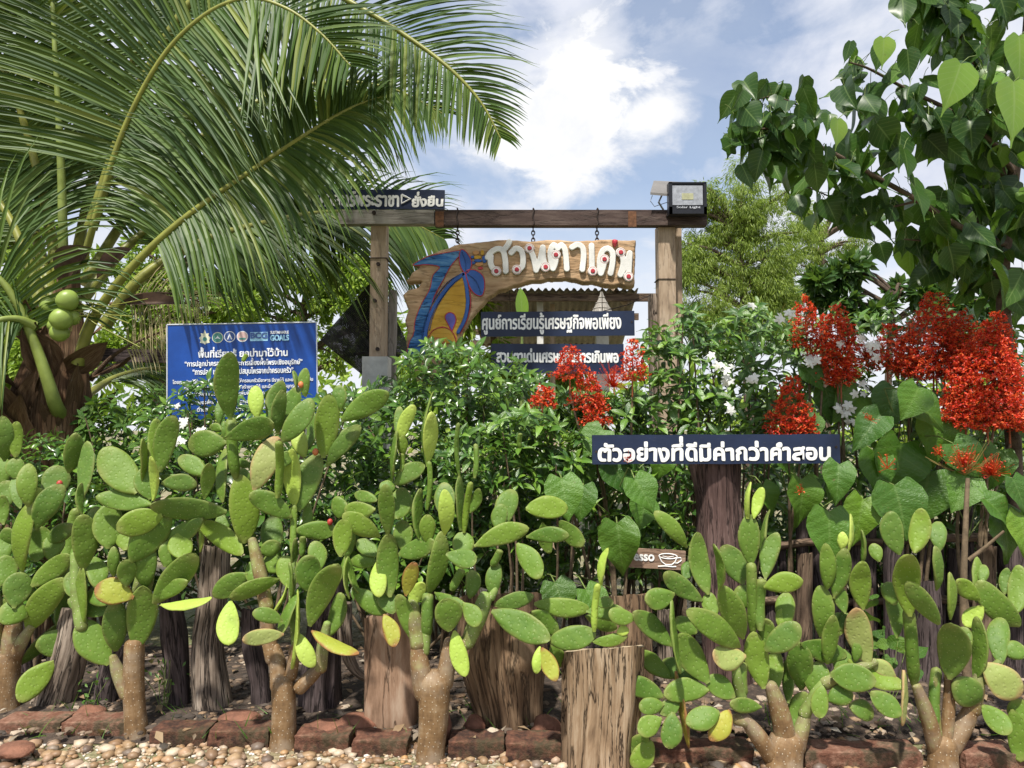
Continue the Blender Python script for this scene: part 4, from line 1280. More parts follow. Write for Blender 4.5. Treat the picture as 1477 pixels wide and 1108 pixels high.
def lettering(text, x0, x1, z0, z1, bold, y, name, mat, root, wob=0.0, seed=0.0, keep=False):
    """flat lettering filling the box x0..x1, z0..z1 on the board face at local y; bold in metres"""
    V, Fs = text_polys(text)
    mn, mx = V.min(0), V.max(0)
    sx = (x1 - x0) / (mx[0] - mn[0])
    sz = sx if keep else (z1 - z0) / (mx[1] - mn[1])
    X = x0 + (V[:, 0] - mn[0]) * sx
    Z = (z0 + (V[:, 1] - mn[1]) * sz)
    if wob:
        for i in range(len(X)):
            q = Vector((X[i] * 9 + seed, Z[i] * 9, seed))
            X[i] += wob * mnoise.noise(q)
            Z[i] += wob * mnoise.noise(q + Vector((7, 3, 1))) + wob * 0.6 * mnoise.noise(q * 4)
    mb = MB()
    ks = [(0, 0)]
    if bold:
        ks += [(bold * math.cos(a), bold * math.sin(a)) for a in np.linspace(0, 2 * math.pi, 11)[:-1]]
    for k, (dx, dz) in enumerate(ks):
        Q = np.stack([X + dx, np.full(len(X), y - 0.0003 * k), Z + dz], 1)
        mb.add(Q, Fs)
    o = mb.build(name, mat, root)
    return o


def board_root(name, label, cat, cpx, cpy, Y, roll=0.0, yaw=0.0, group=None):
    return thing(name, label, cat, P(cpx, cpy, Y), group, (0, roll, yaw))


def plank_poly(w, h, n=24, amp=0.004, seed=0.0):
    top = [(-w / 2 + w * i / n, h / 2 + amp * mnoise.noise(Vector((i * 0.35, seed, 0)))) for i in range(n + 1)]
    bot = [(-w / 2 + w * i / n, -h / 2 + amp * mnoise.noise(Vector((i * 0.35, seed + 9, 0)))) for i in range(n, -1, -1)]
    return top + bot


def painted_board(label, x0, x1, y0, y1, Y, text, tx0, tx1, tz0, tz1, bold, roll=0.0, yaw=0.0, wob=0.004, seed=1.0, tri=None, group='navy painted name boards'):
    cx, cy = (x0 + x1) / 2, (y0 + y1) / 2
    root = board_root('sign_board', label, 'sign', cx, cy, Y, roll, yaw, group)
    m = mpp(Y)
    w, h = (x1 - x0) * m, (y1 - y0) * m
    mb = MB()
    mb.prism(plank_poly(w, h, seed=seed), 0, 0.022)
    mb.build('board', M['navy'], root)
    for sx in (-1, 1):
        nb = MB()
        nb.tube([(sx * (w / 2 - 0.022), -0.004, 0.01 * sx), (sx * (w / 2 - 0.022), 0.004, 0.01 * sx)], 0.007, 8)
        nb.build('nail', M['iron'], root)
    if text:
        lettering(text, (tx0 - cx) * m, (tx1 - cx) * m, (cy - tz1) * m, (cy - tz0) * m, bold, -0.002, 'lettering', M['white_paint'], root, wob, seed)
    return root, m, cx, cy


r1, m1_, cx1, cy1 = painted_board('navy plank above the gate beam reading ศาสตร์พระราชา ▷ ยั่งยืน', 458, 643, 273, 302, 6.02, None, 0, 0, 0, 0, 0, 0.005, seed=2.2)
lettering('ศาสตร์พระราชา', (461 - cx1) * m1_, (576 - cx1) * m1_, (cy1 - 298) * m1_, (cy1 - 277) * m1_, 0.0055, -0.002, 'lettering', M['white_paint'], r1, 0.006, 4.0)
lettering('ยั่งยืน', (596 - cx1) * m1_, (640 - cx1) * m1_, (cy1 - 298) * m1_, (cy1 - 277) * m1_, 0.0055, -0.002, 'lettering', M['white_paint'], r1, 0.006, 9.0)
mb = MB()
mb.tube([((q[0] - cx1) * m1_, -0.003, (cy1 - q[1]) * m1_) for q in ((580, 281), (593, 287), (580, 294), (580, 281))], 0.010, 6, True)
mb.build('triangle_mark', M['white_paint'], r1)
painted_board('navy plank hung below the carved log reading ศูนย์การเรียนรู้เศรษฐกิจพอเพียง', 693, 916, 449, 485, 5.84, 'ศูนย์การเรียนรู้เศรษฐกิจพอเพียง', 695, 896, 451, 482, 0.0035, -0.008, seed=5.0)
painted_board('lower navy plank partly covered by red flowers reading สวนตาเด่น', 708, 900, 496, 539, 5.84, 'สวนตาเด่นเศรษฐกิจการเกินพอ', 716, 892, 503, 527, 0.0045, 0.004, seed=7.0)
painted_board('long navy plank on the dark post reading ตัวอย่างที่ดีมีค่ากว่าคำสอน', 855, 1211, 627, 669, 4.22, 'ตัวอย่างที่ดีมีค่ากว่าคำสอน', 864, 1196, 631, 664, 0.0050, -0.004, seed=11.0, wob=0.006)

# espresso board
er = board_root('espresso_sign', 'small brown plank sign reading espresso with a white coffee cup, half behind a heart leaf', 'sign', 935, 806, 4.12, R(3), 0)
m = mpp(4.12)
mb = MB()
mb.prism(plank_poly(106 * m, 27 * m, 16, 0.003, 3.0), 0, 0.018)
mb.build('board', M['espresso_board'], er)
lettering('espresso', -50 * m, 8 * m, -7 * m, 6 * m, 0.0022, -0.002, 'lettering', M['white_paint'], er, 0.002, 3.0)
mb = MB()


def stroke(mb, pts, r, y, n=6):
    mb.tube([(p[0], y, p[1]) for p in pts], r, n, True)


cup = [(15, 5), (19, -3), (25, -7), (33, -7), (38, -3), (41, 5)]
stroke(mb, [(x * m, z * m) for x, z in cup], 0.0035, -0.002)
stroke(mb, [((28 + 13 * math.cos(a)) * m, (5 + 3.6 * math.sin(a)) * m) for a in np.linspace(0, 2 * math.pi, 19)], 0.003, -0.002)
stroke(mb, [(x * m, z * m) for x, z in ((40, 3), (46, 4), (47, 0), (42, -4), (38, -4))], 0.003, -0.002)
stroke(mb, [(x * m, z * m) for x, z in ((14, -10), (24, -9), (34, -9.5), (40, -9))], 0.0035, -0.002)
stroke(mb, [(x * m, z * m) for x, z in ((20, 5), (28, 3.5), (36, 5.5))], 0.002, -0.002)
mb.build('cup_drawing', M['white_paint'], er)

# blue information board
YB = 5.0
br = board_root('information_board', 'bright blue printed information board with white lettering and round emblems', 'sign', 350, 536, YB, R(-1.6), R(4))
m = mpp(YB)
mb = MB()
mb.prism([(-106 * m, -68 * m), (106 * m, -68 * m), (106 * m, 70 * m), (-106 * m, 70 * m)], 0, 0.012)
mb.build('board', M['board_blue'], br)
mb = MB()
for a, b in (((-106, 70), (106, 70)), ((-106, -68), (-106, 70)), ((106, -68), (106, 70))):
    mb.tube([(a[0] * m, -0.001, a[1] * m), (b[0] * m, -0.001, b[1] * m)], 0.0045, 6, True)
mb.build('edge_strip', M['board_edge'], br)
for (t, a, b, z, h, bd) in [
        ('พื้นที่เรียนรู้ ยกป่ามาไว้บ้าน', -62, 64, 27, 18, 0.0022),
        ('“การปลูกป่าครอบครัว และการเลี้ยงผึ้งโพรงเชิงอนุรักษ์”', -81, 85, 13, 13, 0.0012),
        ('“การปลูก และการแปรรูปสมุนไพรจากป่าครอบครัว”', -70, 72, 0, 12, 0.0012),
        ('โดยการปลูกไม้ในสวนแบบผสมผสาน เพื่อให้ครอบครัวมีอาหาร มีรายได้ และเกิดป่าที่ยั่งยืน', -98, 100, -13, 9, 0.0006),
        ('เพื่อสร้างป่าครอบครัว สร้างอาหาร สร้างรายได้ และป้องกันการบุกรุกป่า', -82, 82, -22, 9, 0.0006),
        ('งานสร้างงาน สร้างอาชีพ และเพิ่มพื้นที่สีเขียวให้แก่ชุมชนของเรา', -80, 82, -31, 9, 0.0006),
        ('ชื่อเจ้าของพื้นที่ และเครือข่ายการเรียนรู้ป่าครอบครัวของชุมชน', -76, 78, -43, 9, 0.0008),
        ('ตำบล และอำเภอ จังหวัด ศูนย์การเรียนรู้ชุมชน', -64, 62, -54, 9, 0.0008)]:
    lettering(t, a * m, b * m, z * m - h * m / 2, z * m + h * m / 2, bd, -0.002, 'lettering', M['print_white'], br)


def disc(mb, cx, cz, r, y, n=24, sq=1.0):
    mb.add([(cx + r * math.cos(a), y, cz + r * sq * math.sin(a)) for a in np.linspace(0, 2 * math.pi, n + 1)[:-1]], [tuple(range(n))])


M['emblem_green'] = plain('emblem_green', (0.08, 0.25, 0.22), 0.5, 0.1)
M['emblem_navy'] = plain('emblem_navy', (0.05, 0.10, 0.30), 0.5, 0.1)
M['emblem_pink'] = plain('emblem_pink', (0.62, 0.42, 0.40), 0.5, 0.1)
M['emblem_cream'] = plain('emblem_cream', (0.66, 0.66, 0.50), 0.5, 0.1)
M['emblem_cyan'] = plain('emblem_cyan', (0.30, 0.55, 0.75), 0.5, 0.1)
em = [(-53, 50, None), (-35, 50, 'emblem_green'), (-18, 51, 'emblem_navy'), (0, 51, 'emblem_pink')]
for (x, z, mk) in em:
    mb = MB()
    if mk is None:      # pale crest: a pointed, lobed outline
        pts = [(0, 12), (2, 6), (6, 7), (5, 3), (8, 0), (6, -4), (7, -7), (2, -8), (0, -10), (-2, -8), (-7, -7), (-6, -4), (-8, 0), (-5, 3), (-6, 7), (-2, 6)]
        mb.prism([((x + a) * m, (z + b) * m) for a, b in pts], -0.0015, -0.0005)
        mb.build('emblem', M['emblem_cream'], br)
        mb = MB()
        disc(mb, x * m, (z - 2) * m, 3.2 * m, -0.002)
        mb.build('emblem', M['emblem_green'], br)
    else:
        disc(mb, x * m, z * m, 8 * m, -0.0012)
        mb.build('emblem', M['emblem_cream'] if mk == 'emblem_green' else M['print_white'], br)
        mb = MB()
        disc(mb, x * m, z * m, 7 * m, -0.0018)
        mb.build('emblem', M[mk], br)
        mb = MB()
        if mk == 'emblem_navy':
            mb.prism([((x + a) * m, (z + b) * m) for a, b in [(-4, -4), (0, 5), (4, -4), (2, -4), (0, 1), (-2, -4)]], -0.003, -0.002)
        elif mk == 'emblem_green':
            mb.prism([((x + a) * m, (z + b) * m) for a, b in [(-4, -2), (-1, 1), (0, 3), (1, 1), (4, -2), (0, -1)]], -0.003, -0.002)
        else:
            mb.prism([((x + a) * m, (z + b) * m) for a, b in [(-5, -2), (5, -2), (4, -5), (-4, -5)]], -0.003, -0.002)
        mb.build('emblem', M['emblem_green'] if mk == 'emblem_pink' else M['print_white'], br)
mb = MB()
mb.prism([(11 * m, 44 * m), (36 * m, 44 * m), (36 * m, 57 * m), (11 * m, 57 * m)], -0.0015, -0.0005)
mb.build('emblem', M['emblem_cyan'], br)
lettering('BCG', 12 * m, 35 * m, 48 * m, 56 * m, 0.0022, -0.003, 'lettering', M['emblem_navy'], br)
lettering('SUSTAINABLE', 40 * m, 66 * m, 54 * m, 58 * m, 0.0008, -0.003, 'lettering', M['print_white'], br)
lettering('GOALS', 40 * m, 66 * m, 44 * m, 52 * m, 0.0024, -0.003, 'lettering', M['emblem_cyan'], br)
for dx in (-92, 92):
    mb = MB()
    mb.box((dx * m, 0.035, -0.62), (0.04, 0.04, 1.6))
    mb.build('post', M['alu'], br)


# ================================================================== GATE
YG = 6.0
m = mpp(YG)
gate = thing('wooden_gate_frame', 'tall wooden gate frame with a dark beam across two posts', 'gate', (P(750, 600, YG).x, YG, 0))
gx, gy = gate.location.x, YG


def gpost(px0, px1, py0, py1, dy, depth, mat, name):
    a, b = P(px0, py0, YG + dy), P(px1, py0, YG + dy)
    b.z = P(px1, min(py1, 1500), YG + dy).z
    mb = MB()
    bot = max(0.0, b.z) 
    mb.box(((a.x + b.x) / 2 - gx, dy, (a.z + bot) / 2), (abs(b.x - a.x), depth, a.z - bot))
    return mb.build(name, mat, gate)


def bevel(o, w=0.008, seg=2):
    md = o.modifiers.new('bevel', 'BEVEL')
    md.width = w
    md.segments = seg
    return o


bevel(gpost(537, 559, 326, 520, 0, 0.13, M['gate_wood'], 'post'))
bevel(gpost(947, 971, 328, 9999, 0, 0.14, M['gate_wood'], 'post'))
bevel(gpost(971.5, 981, 328, 9999, 0.09, 0.10, M['gate_wood'], 'post'))
bevel(gpost(562, 572, 420, 9999, 0.16, 0.10, M['beam_grey'], 'post'))
bevel(gpost(936, 946, 425, 9999, 0.05, 0.10, M['drift'], 'post'))
bevel(gpost(526, 562, 516, 9999, 0.005, 0.20, M['concrete'], 'concrete_footing'))
a, b = P(628, 305, YG - 0.09), P(1018, 327, YG - 0.09)
mb = MB()
mb.box(((a.x + b.x) / 2 - gx, -0.09, (a.z + b.z) / 2), (b.x - a.x, 0.09, a.z - b.z), ax=0)
bevel(mb.build('beam', M['gate_beam'], gate))
a2, b2 = P(490, 305, YG - 0.085), P(627, 325, YG - 0.085)
mb = MB()
mb.box(((a2.x + b2.x) / 2 - gx, -0.085, (a2.z + b2.z) / 2), (b2.x - a2.x, 0.085, a2.z - b2.z), ax=0)
bevel(mb.build('beam_end', M['beam_grey'], gate))
for (px0, px1) in ((628, 640), (906, 918)):
    c0, c1 = P(px0, 304.5, YG - 0.14), P(px1, 327.5, YG - 0.14)
    mb = MB()
    mb.box(((c0.x + c1.x) / 2 - gx, -0.137, (c0.z + c1.z) / 2), (c1.x - c0.x, 0.006, c0.z - c1.z - 0.004))
    mb.build('rust_patch', M['rust'], gate)
for (px, py) in ((544, 314), (958, 317), (543, 436), (547, 505), (955, 480), (964, 500), (548, 384)):
    q = P(px, py, YG)
    dy = -0.137 if py < 330 else -0.075
    mb = MB()
    mb.tube([(q.x - gx, dy - 0.012, q.z), (q.x - gx, dy + 0.02, q.z)], 0.016, 8)
    mb.build('bolt', M['iron'], gate)
for (px, py, w) in ((548, 375, 25), (959, 405, 26)):
    q = P(px, py, YG)
    mb = MB()
    mb.box((q.x - gx, 0, q.z), (w * m, 0.152, 0.006))
    mb.build('wire_tie', M['iron'], gate)


def torus(mb, c, R0, r0, ax1, ax2, sy=1.0, n=16, k=6):
    mb.tube([Vector(c) + Vector(ax1) * R0 * math.cos(a) + Vector(ax2) * R0 * sy * math.sin(a) for a in np.linspace(0, 2 * math.pi, n + 1)], r0, k, False)


for (px, lab) in ((660, 'rusty iron chain over the beam at the left end of the carved log'), (769, 'rusty iron chain with a hook over the middle of the carved log'), (861, 'rusty iron chain with a hook over the right end of the carved log')):
    q0 = P(px, 327, YG - 0.09)
    ztop = P(px, 304, YG - 0.09).z
    root = thing('hanging_chain', lab, 'chain', (q0.x, q0.y, q0.z), 'chains holding the carved log')
    mb = MB()
    hz = ztop - q0.z
    for sx in (-0.052, 0.052):
        mb.tube([(0.005 * math.sin(k), sx, hz * k / 8 + 0.0) for k in range(9)], 0.006, 6)
    mb.tube([(0, -0.052, hz + 0.004), (0, 0.052, hz + 0.004)], 0.006, 6)
    mb.build('wire_loop', M['iron'], root)
    zz = -0.005
    for k in range(4):
        mb = MB()
        torus(mb, (0, 0, zz - 0.018), 0.013, 0.0048, (1, 0, 0) if k % 2 else (0, 1, 0), (0, 0, 1), 1.55)
        mb.build('link', M['iron'], root, True)
        zz -= 0.03
    mb = MB()
    hook = [(0, 0, zz + 0.004), (0, 0, zz - 0.01)] + [(0.022 * math.sin(a), 0, zz - 0.034 + 0.024 * math.cos(a)) for a in np.linspace(0.2, 4.9, 14)]
    mb.tube(hook, 0.0062, 6)
    mb.build('hook', M['iron'], root, True)

# flood light with its little solar panel
fl = thing('flood_light', 'black solar flood light with a bright lens on the right end of the beam', 'flood light', P(990, 305, YG - 0.2))
O = Vector(fl.location)


def fl_rel(px, py, Y):
    return P(px, py, Y) - O


a, b = fl_rel(963, 265, YG - 0.2), fl_rel(1018, 311, YG - 0.2)
mb = MB()
w, h = b.x - a.x, a.z - b.z
c = ((a.x + b.x) / 2, 0.0, (a.z + b.z) / 2)
mb.box(c, (w, 0.07, h))
bevel(mb.build('housing', M['black_plastic'], fl), 0.01)
for dx, dz, sx, sz in ((0, h / 2 - 0.008, w, 0.016), (0, -h / 2 + 0.03, w, 0.06), (-w / 2 + 0.014, 0, 0.028, h), (w / 2 - 0.014, 0, 0.028, h)):
    mb = MB()
    mb.box((c[0] + dx, -0.041, c[2] + dz), (sx - 0.004, 0.012, sz - 0.004))
    mb.build('bezel', M['black_plastic'], fl)
a, b = fl_rel(968, 270, YG - 0.2), fl_rel(1012, 298, YG - 0.2)
mb = MB()
mb.box(((a.x + b.x) / 2, -0.0375, (a.z + b.z) / 2), (b.x - a.x, 0.004, a.z - b.z))
mb.build('reflector', M['reflector'], fl)
mb = MB()
mb.box(((a.x + b.x) / 2, -0.0415, (a.z + b.z) / 2 - 0.01), ((b.x - a.x) * 0.38, 0.003, (a.z - b.z) * 0.32))
mb.build('led_chip', M['led'], fl)
a, b = fl_rel(974, 304, YG - 0.2), fl_rel(1008, 300, YG - 0.2)
lettering('Solar Light', a.x, b.x, a.z, b.z, 0.0004, -0.049, 'lettering', M['board_edge'], fl)
mb = MB()
pa = [fl_rel(938, 281, YG - 0.2), fl_rel(962, 283, YG - 0.2), fl_rel(985, 266, YG + 0.02), fl_rel(943, 264, YG + 0.02)]
up = Vector((0, 0, 0.02))
VV = [q[:] for q in pa] + [(q + up)[:] for q in pa]
mb.add(VV, [(3, 2, 1, 0), (4, 5, 6, 7), (0, 1, 5, 4), (1, 2, 6, 5), (2, 3, 7, 6), (3, 0, 4, 7)])
mb.build('solar_panel', M['panel_back'], fl)
mb = MB()
mb.tube([fl_rel(955, 281, YG - 0.15), fl_rel(950, 292, YG - 0.15), fl_rel(957, 303, YG - 0.12)], 0.008, 6)
mb.tube([fl_rel(941, 282, YG - 0.18), fl_rel(938, 290, YG - 0.18), fl_rel(944, 298, YG - 0.15), fl_rel(962, 292, YG - 0.15)], 0.003, 5)
mb.build('bracket', M['alu'], fl)


# ================================================================== CARVED LOG SIGN
S7, OX, OY = 3.887, 560, 320          # enlarged photo frame used for tracing
YC = 5.90
mC = mpp(YC)
cx0, cy0 = 760, 400
cr = thing('carved_sign', 'big carved wooden log sign reading สวนตาเด่น with a painted yellow and blue flower', 'sign', P(cx0, cy0, YC))


def L7(p):
    return ((OX + p[0] / S7 - cx0) * mC, (cy0 - OY - p[1] / S7) * mC)


def seg_dist(X, Z, poly, closed):
    d = np.full(X.shape, 1e9)
    n = len(poly)
    for i in range(n if closed else n - 1):
        ax, az = poly[i]
        bx, bz = poly[(i + 1) % n]
        dx, dz = bx - ax, bz - az
        t = np.clip(((X - ax) * dx + (Z - az) * dz) / (dx * dx + dz * dz + 1e-12), 0, 1)
        d = np.minimum(d, np.hypot(X - ax - t * dx, Z - az - t * dz))
    return d


def inside(X, Z, poly):
    r = np.zeros(X.shape, bool)
    n = len(poly)
    for i in range(n):
        ax, az = poly[i]
        bx, bz = poly[(i + 1) % n]
        c = ((az > Z) != (bz > Z)) & (X < (bx - ax) * (Z - az) / (bz - az + 1e-12) + ax)
        r ^= c
    return r


def relief(polys=(), strokes=(), holes=(), thick=0.02, bev=0.01, y=0.0, back=0.004, step=0.002, surf=None, rough=0.0):
    """raised shape with rounded edges: polys filled, strokes = (points, radius); local x,z metres; face towards -y"""
    allp = [p for q in polys for p in q] + [(p[0] + a * r, p[1] + a * r) for q, r in strokes for p in q for a in (-1, 1)]
    xs = [p[0] for p in allp]
    zs = [p[1] for p in allp]
    X, Z = np.meshgrid(np.arange(min(xs) - step, max(xs) + 2 * step, step), np.arange(min(zs) - step, max(zs) + 2 * step, step), indexing='ij')
    sd = np.full(X.shape, -1e9)
    for q in polys:
        d = seg_dist(X, Z, q, True)
        sd = np.maximum(sd, np.where(inside(X, Z, q), d, -d))
    for q, r in strokes:
        sd = np.maximum(sd, r - seg_dist(X, Z, q, False))
    for q, r in holes:
        sd = np.minimum(sd, seg_dist(X, Z, q, False) - r)
    if rough:
        for i in range(X.shape[0]):
            for j in range(X.shape[1]):
                sd[i, j] += rough * mnoise.noise(Vector((X[i, j] * 18, Z[i, j] * 18, 3.0)))
    q = np.clip(sd / bev, 0, 1)
    H = thick * np.sqrt(np.maximum(0, 1 - (1 - q) ** 2))
    if surf is not None:
        H = H + surf(X, Z) * np.clip(q * 2, 0, 1)
    ok = sd > 0
    keep = ok.copy()
    cell = ok[:-1, :-1] & ok[1:, :-1] & ok[1:, 1:] & ok[:-1, 1:]
    idx = np.full(X.shape, -1)
    use = np.zeros(X.shape, bool)
    use[:-1, :-1] |= cell
    use[1:, :-1] |= cell
    use[1:, 1:] |= cell
    use[:-1, 1:] |= cell
    idx[use] = np.arange(use.sum())
    ci, cj = np.nonzero(cell)
    Fq = np.stack([idx[ci, cj], idx[ci + 1, cj], idx[ci + 1, cj + 1], idx[ci, cj + 1]], 1)
    V = np.stack([X[use], y - H[use], Z[use]], 1)
    UV = np.stack([Z[use], X[use]], 1)
    mb = MB()
    n = len(V)
    Vb = V.copy()
    Vb[:, 1] = y + back
    edges = {}
    for f in Fq:
        for a, b in ((f[0], f[1]), (f[1], f[2]), (f[2], f[3]), (f[3], f[0])):
            if (b, a) in edges:
                del edges[(b, a)]
            else:
                edges[(a, b)] = 1
    sides = np.array([(b, a, a + n, b + n) for a, b in edges])
    mb.add(np.concatenate([V, Vb]), np.concatenate([Fq, Fq[:, ::-1] + n, sides]), np.concatenate([UV, UV]))
    return mb


outline = [(135, 245), (200, 195), (290, 160), (400, 125), (520, 112), (640, 98), (720, 104), (800, 110), (880, 100), (960, 101), (1040, 108), (1100, 105), (1180, 100),
           (1250, 97), (1320, 104), (1395, 103), (1392, 200), (1383, 370), (1340, 376), (1300, 366), (1250, 372), (1200, 363), (1150, 350), (1100, 354), (1050, 338), (1000, 328),
           (950, 335), (900, 332), (850, 345), (800, 344), (750, 362), (700, 370), (660, 392), (620, 398), (585, 425), (560, 440), (535, 472), (515, 488), (490, 525), (470, 545),
           (445, 590), (425, 620), (400, 680), (375, 760), (330, 900), (120, 900), (112, 780), (100, 690), (105, 610), (90, 560), (110, 500), (82, 440), (78, 415), (110, 385),
           (165, 372), (180, 345), (110, 350), (92, 340), (112, 318), (128, 288), (165, 262), (150, 250)]
plank = [L7(p) for p in outline]


def wood_surf(X, Z):
    H = np.zeros(X.shape)
    for i in range(X.shape[0]):
        for j in range(X.shape[1]):
            x, z = X[i, j], Z[i, j]
            H[i, j] = 0.010 * mnoise.noise(Vector((x * 4, z * 7, 0.3))) + 0.003 * mnoise.noise(Vector((x * 14, z * 60, 2)))
    return H


mb = relief([plank], thick=0.05, bev=0.02, back=0.06, step=0.0042, surf=wood_surf, rough=0.006)
mb.build('log_slab', M['carved'], cr, True)
YF = -0.058
hw = 17.5 / S7 * mC
letters = [
    [[(556, 208), (575, 180), (612, 160), (642, 172), (655, 225), (658, 288)], [(605, 288), (580, 262), (572, 232), (575, 205)], [(642, 172), (668, 140), (678, 120)]],
    [[(688, 182), (715, 158), (745, 172), (755, 215), (750, 262), (722, 280)]],
    [[(792, 158), (812, 205), (822, 250), (828, 282)], [(828, 282), (850, 225), (866, 152)], [(866, 152), (868, 210), (880, 262)]],
    [[(922, 272), (908, 210), (912, 160), (930, 138), (950, 158), (968, 138), (988, 158), (996, 205), (1000, 275)], [(940, 197), (936, 240), (924, 272)]],
    [[(1030, 152), (1060, 137), (1088, 152), (1095, 200), (1087, 278)]],
    [[(1140, 142), (1142, 285)]],
    [[(1190, 300), (1184, 235), (1200, 175), (1232, 158), (1258, 185), (1256, 245), (1245, 300)], [(1212, 220), (1205, 260), (1192, 298)]],
    [[(1304, 180), (1318, 240), (1300, 308)], [(1300, 308), (1330, 255), (1354, 185)], [(1354, 185), (1350, 250), (1345, 316)]]]
loops = [[(605, 288)], [(720, 279)], [(791, 158), (881, 264)], [(939, 195)], [], [(1145, 287)], [(1211, 220)], [(1303, 181), (1345, 318)]]
for ls, lp in zip(letters, loops):
    st = [([(q.x, q.y) for q in smooth_path([Vector((*L7(p), 0)) for p in s], 14)], hw) for s in ls]
    for c in lp:
        q = L7(c)
        st.append(([q, (q[0] + 1e-4, q[1])], 29 / S7 * mC))
    mb = relief([], st, thick=0.020, bev=0.007, y=YF, back=0.01, step=0.0024)
    mb.build('carved_letter', M['letter_white'], cr, True)
    for c in lp:
        q = L7(c)
        ring = MB()
        ring.tube([(q[0] + 23 / S7 * mC * math.cos(a), YF - 0.0195, q[1] + 23 / S7 * mC * math.sin(a)) for a in np.linspace(0, 2 * math.pi, 20)], 0.0016, 5, False)
        ring.build('loop_outline', M['red_paint'], cr, True)
        mb = relief([], [([q, (q[0] + 1e-4, q[1])], 14 / S7 * mC)], thick=0.008, bev=0.006, y=YF - 0.019, back=0.001, step=0.003)
        mb.build('loop_dot', M['red_paint'], cr, True)
q = [L7(p) for p in [(1255, 108), (1268, 103), (1288, 108), (1290, 125), (1275, 148), (1268, 148), (1256, 128)]]
relief([q], thick=0.03, bev=0.02, y=YF + 0.004, back=0.01, step=0.003).build('tone_mark', M['red_paint'], cr, True)


def sm(pts, n=40, closed=True):
    if not closed:
        return [(q.x, q.y) for q in smooth_path([Vector((*L7(p), 0)) for p in pts], n)]
    k = len(pts)
    pp = [Vector((*L7(p), 0)) for p in pts]
    out = []
    for i in range(k):
        a, b, c, d = pp[i - 1], pp[i], pp[(i + 1) % k], pp[(i + 2) % k]
        for t in np.linspace(0, 1, 6)[:-1]:
            out.append(tuple((0.5 * ((2 * b) + (c - a) * t + (2 * a - 5 * b + 4 * c - d) * t * t + (3 * b - a - 3 * c + d) * t ** 3))[:2]))
    return out


def paint(pts, mat, name, lift, closed=True, outline_mat=None, lw=5):
    q = sm(pts)
    relief([q], thick=0.004, bev=0.004, y=YF + 0.004 - lift, back=0.012, step=0.0034).build(name, mat, cr, True)
    if outline_mat:
        relief([], [(q + [q[0]], lw / S7 * mC)], thick=0.004, bev=0.004, y=YF + 0.0025 - lift, back=0.012, step=0.0034).build(name + '_outline', outline_mat, cr, True)


def line(pts, mat, name, lift, lw, closed=False):
    relief([], [(sm(pts, 30, False), lw / S7 * mC)], thick=0.004, bev=0.004, y=YF + 0.002 - lift, back=0.014, step=0.0034).build(name, mat, cr, True)


paint([(140, 244), (220, 202), (310, 182), (400, 168), (404, 188), (350, 255), (310, 330), (262, 420), (232, 520), (210, 640), (205, 760), (112, 770), (118, 690), (142, 640),
       (152, 560), (186, 470), (232, 385), (248, 310), (285, 262), (215, 248), (155, 252)], M['blue_paint'], 'painted_blue_band', 0.0, outline_mat=M['red_paint'], lw=3.5)
paint([(418, 308), (362, 358), (302, 440), (255, 520), (232, 600), (226, 655), (300, 690), (384, 688), (386, 628), (418, 560), (436, 480), (430, 395)], M['yellow_paint'], 'painted_yellow_petal', 0.001)
line([(420, 302), (350, 355), (285, 440), (240, 525), (216, 600), (206, 665)], M['leaf_blue'], 'petal_border', 0.004, 11)
line([(420, 302), (440, 390), (444, 480), (428, 560), (392, 630)], M['leaf_blue'], 'petal_border', 0.004, 11)
line([(432, 300), (456, 390), (460, 480), (442, 562), (405, 640)], M['red_paint'], 'petal_line', 0.005, 3.5)
line([(412, 318), (345, 380), (290, 460), (252, 540), (232, 620)], M['navy_line'], 'petal_line', 0.006, 3)
line([(410, 298), (330, 350), (262, 440), (222, 525), (196, 610), (190, 670)], M['navy_line'], 'petal_line', 0.006, 3)
line([(228, 655), (252, 620), (300, 602), (345, 615), (372, 650), (384, 690)], M['red_paint'], 'petal_line', 0.005, 4)
paint([(240, 690), (250, 668), (285, 662), (315, 690)], M['peach_paint'], 'painted_peach_curl', 0.004, outline_mat=M['red_paint'], lw=3)
paint([(318, 545), (338, 520), (368, 528), (380, 562), (366, 605), (356, 622), (338, 590)], M['violet_paint'], 'painted_drop', 0.004, outline_mat=M['red_paint'], lw=4)
paint([(408, 162), (440, 182), (466, 232), (456, 278), (430, 298), (404, 258), (396, 208)], M['leaf_blue'], 'painted_blue_leaf', 0.004, outline_mat=M['red_paint'], lw=4)
paint([(432, 290), (480, 278), (528, 310), (540, 370), (524, 424), (482, 412), (450, 362)], M['leaf_blue'], 'painted_blue_leaf', 0.004, outline_mat=M['red_paint'], lw=4)
line([(412, 175), (432, 230), (434, 290)], M['navy_line'], 'leaf_vein', 0.007, 4)
line([(440, 298), (490, 340), (520, 410)], M['navy_line'], 'leaf_vein', 0.007, 4)
for (c, rx, rz, mk) in (((490, 180), 20, 14, 'peach_paint'), ((498, 206), 24, 12, 'yellow_paint'), ((502, 226), 24, 10, 'leaf_blue'), ((508, 246), 24, 12, 'peach_paint'), ((516, 268), 16, 10, 'red_paint'),
                        ((472, 205), 14, 9, 'leaf_blue'), ((538, 218), 14, 22, 'leaf_blue'), ((472, 238), 16, 9, 'leaf_blue'), ((526, 180), 12, 16, 'yellow_paint')):
    pts = [(c[0] + rx * math.cos(a), c[1] + rz * math.sin(a)) for a in np.linspace(0, 2 * math.pi, 9)[:-1]]
    paint(pts, M[mk], 'painted_bee', 0.003)

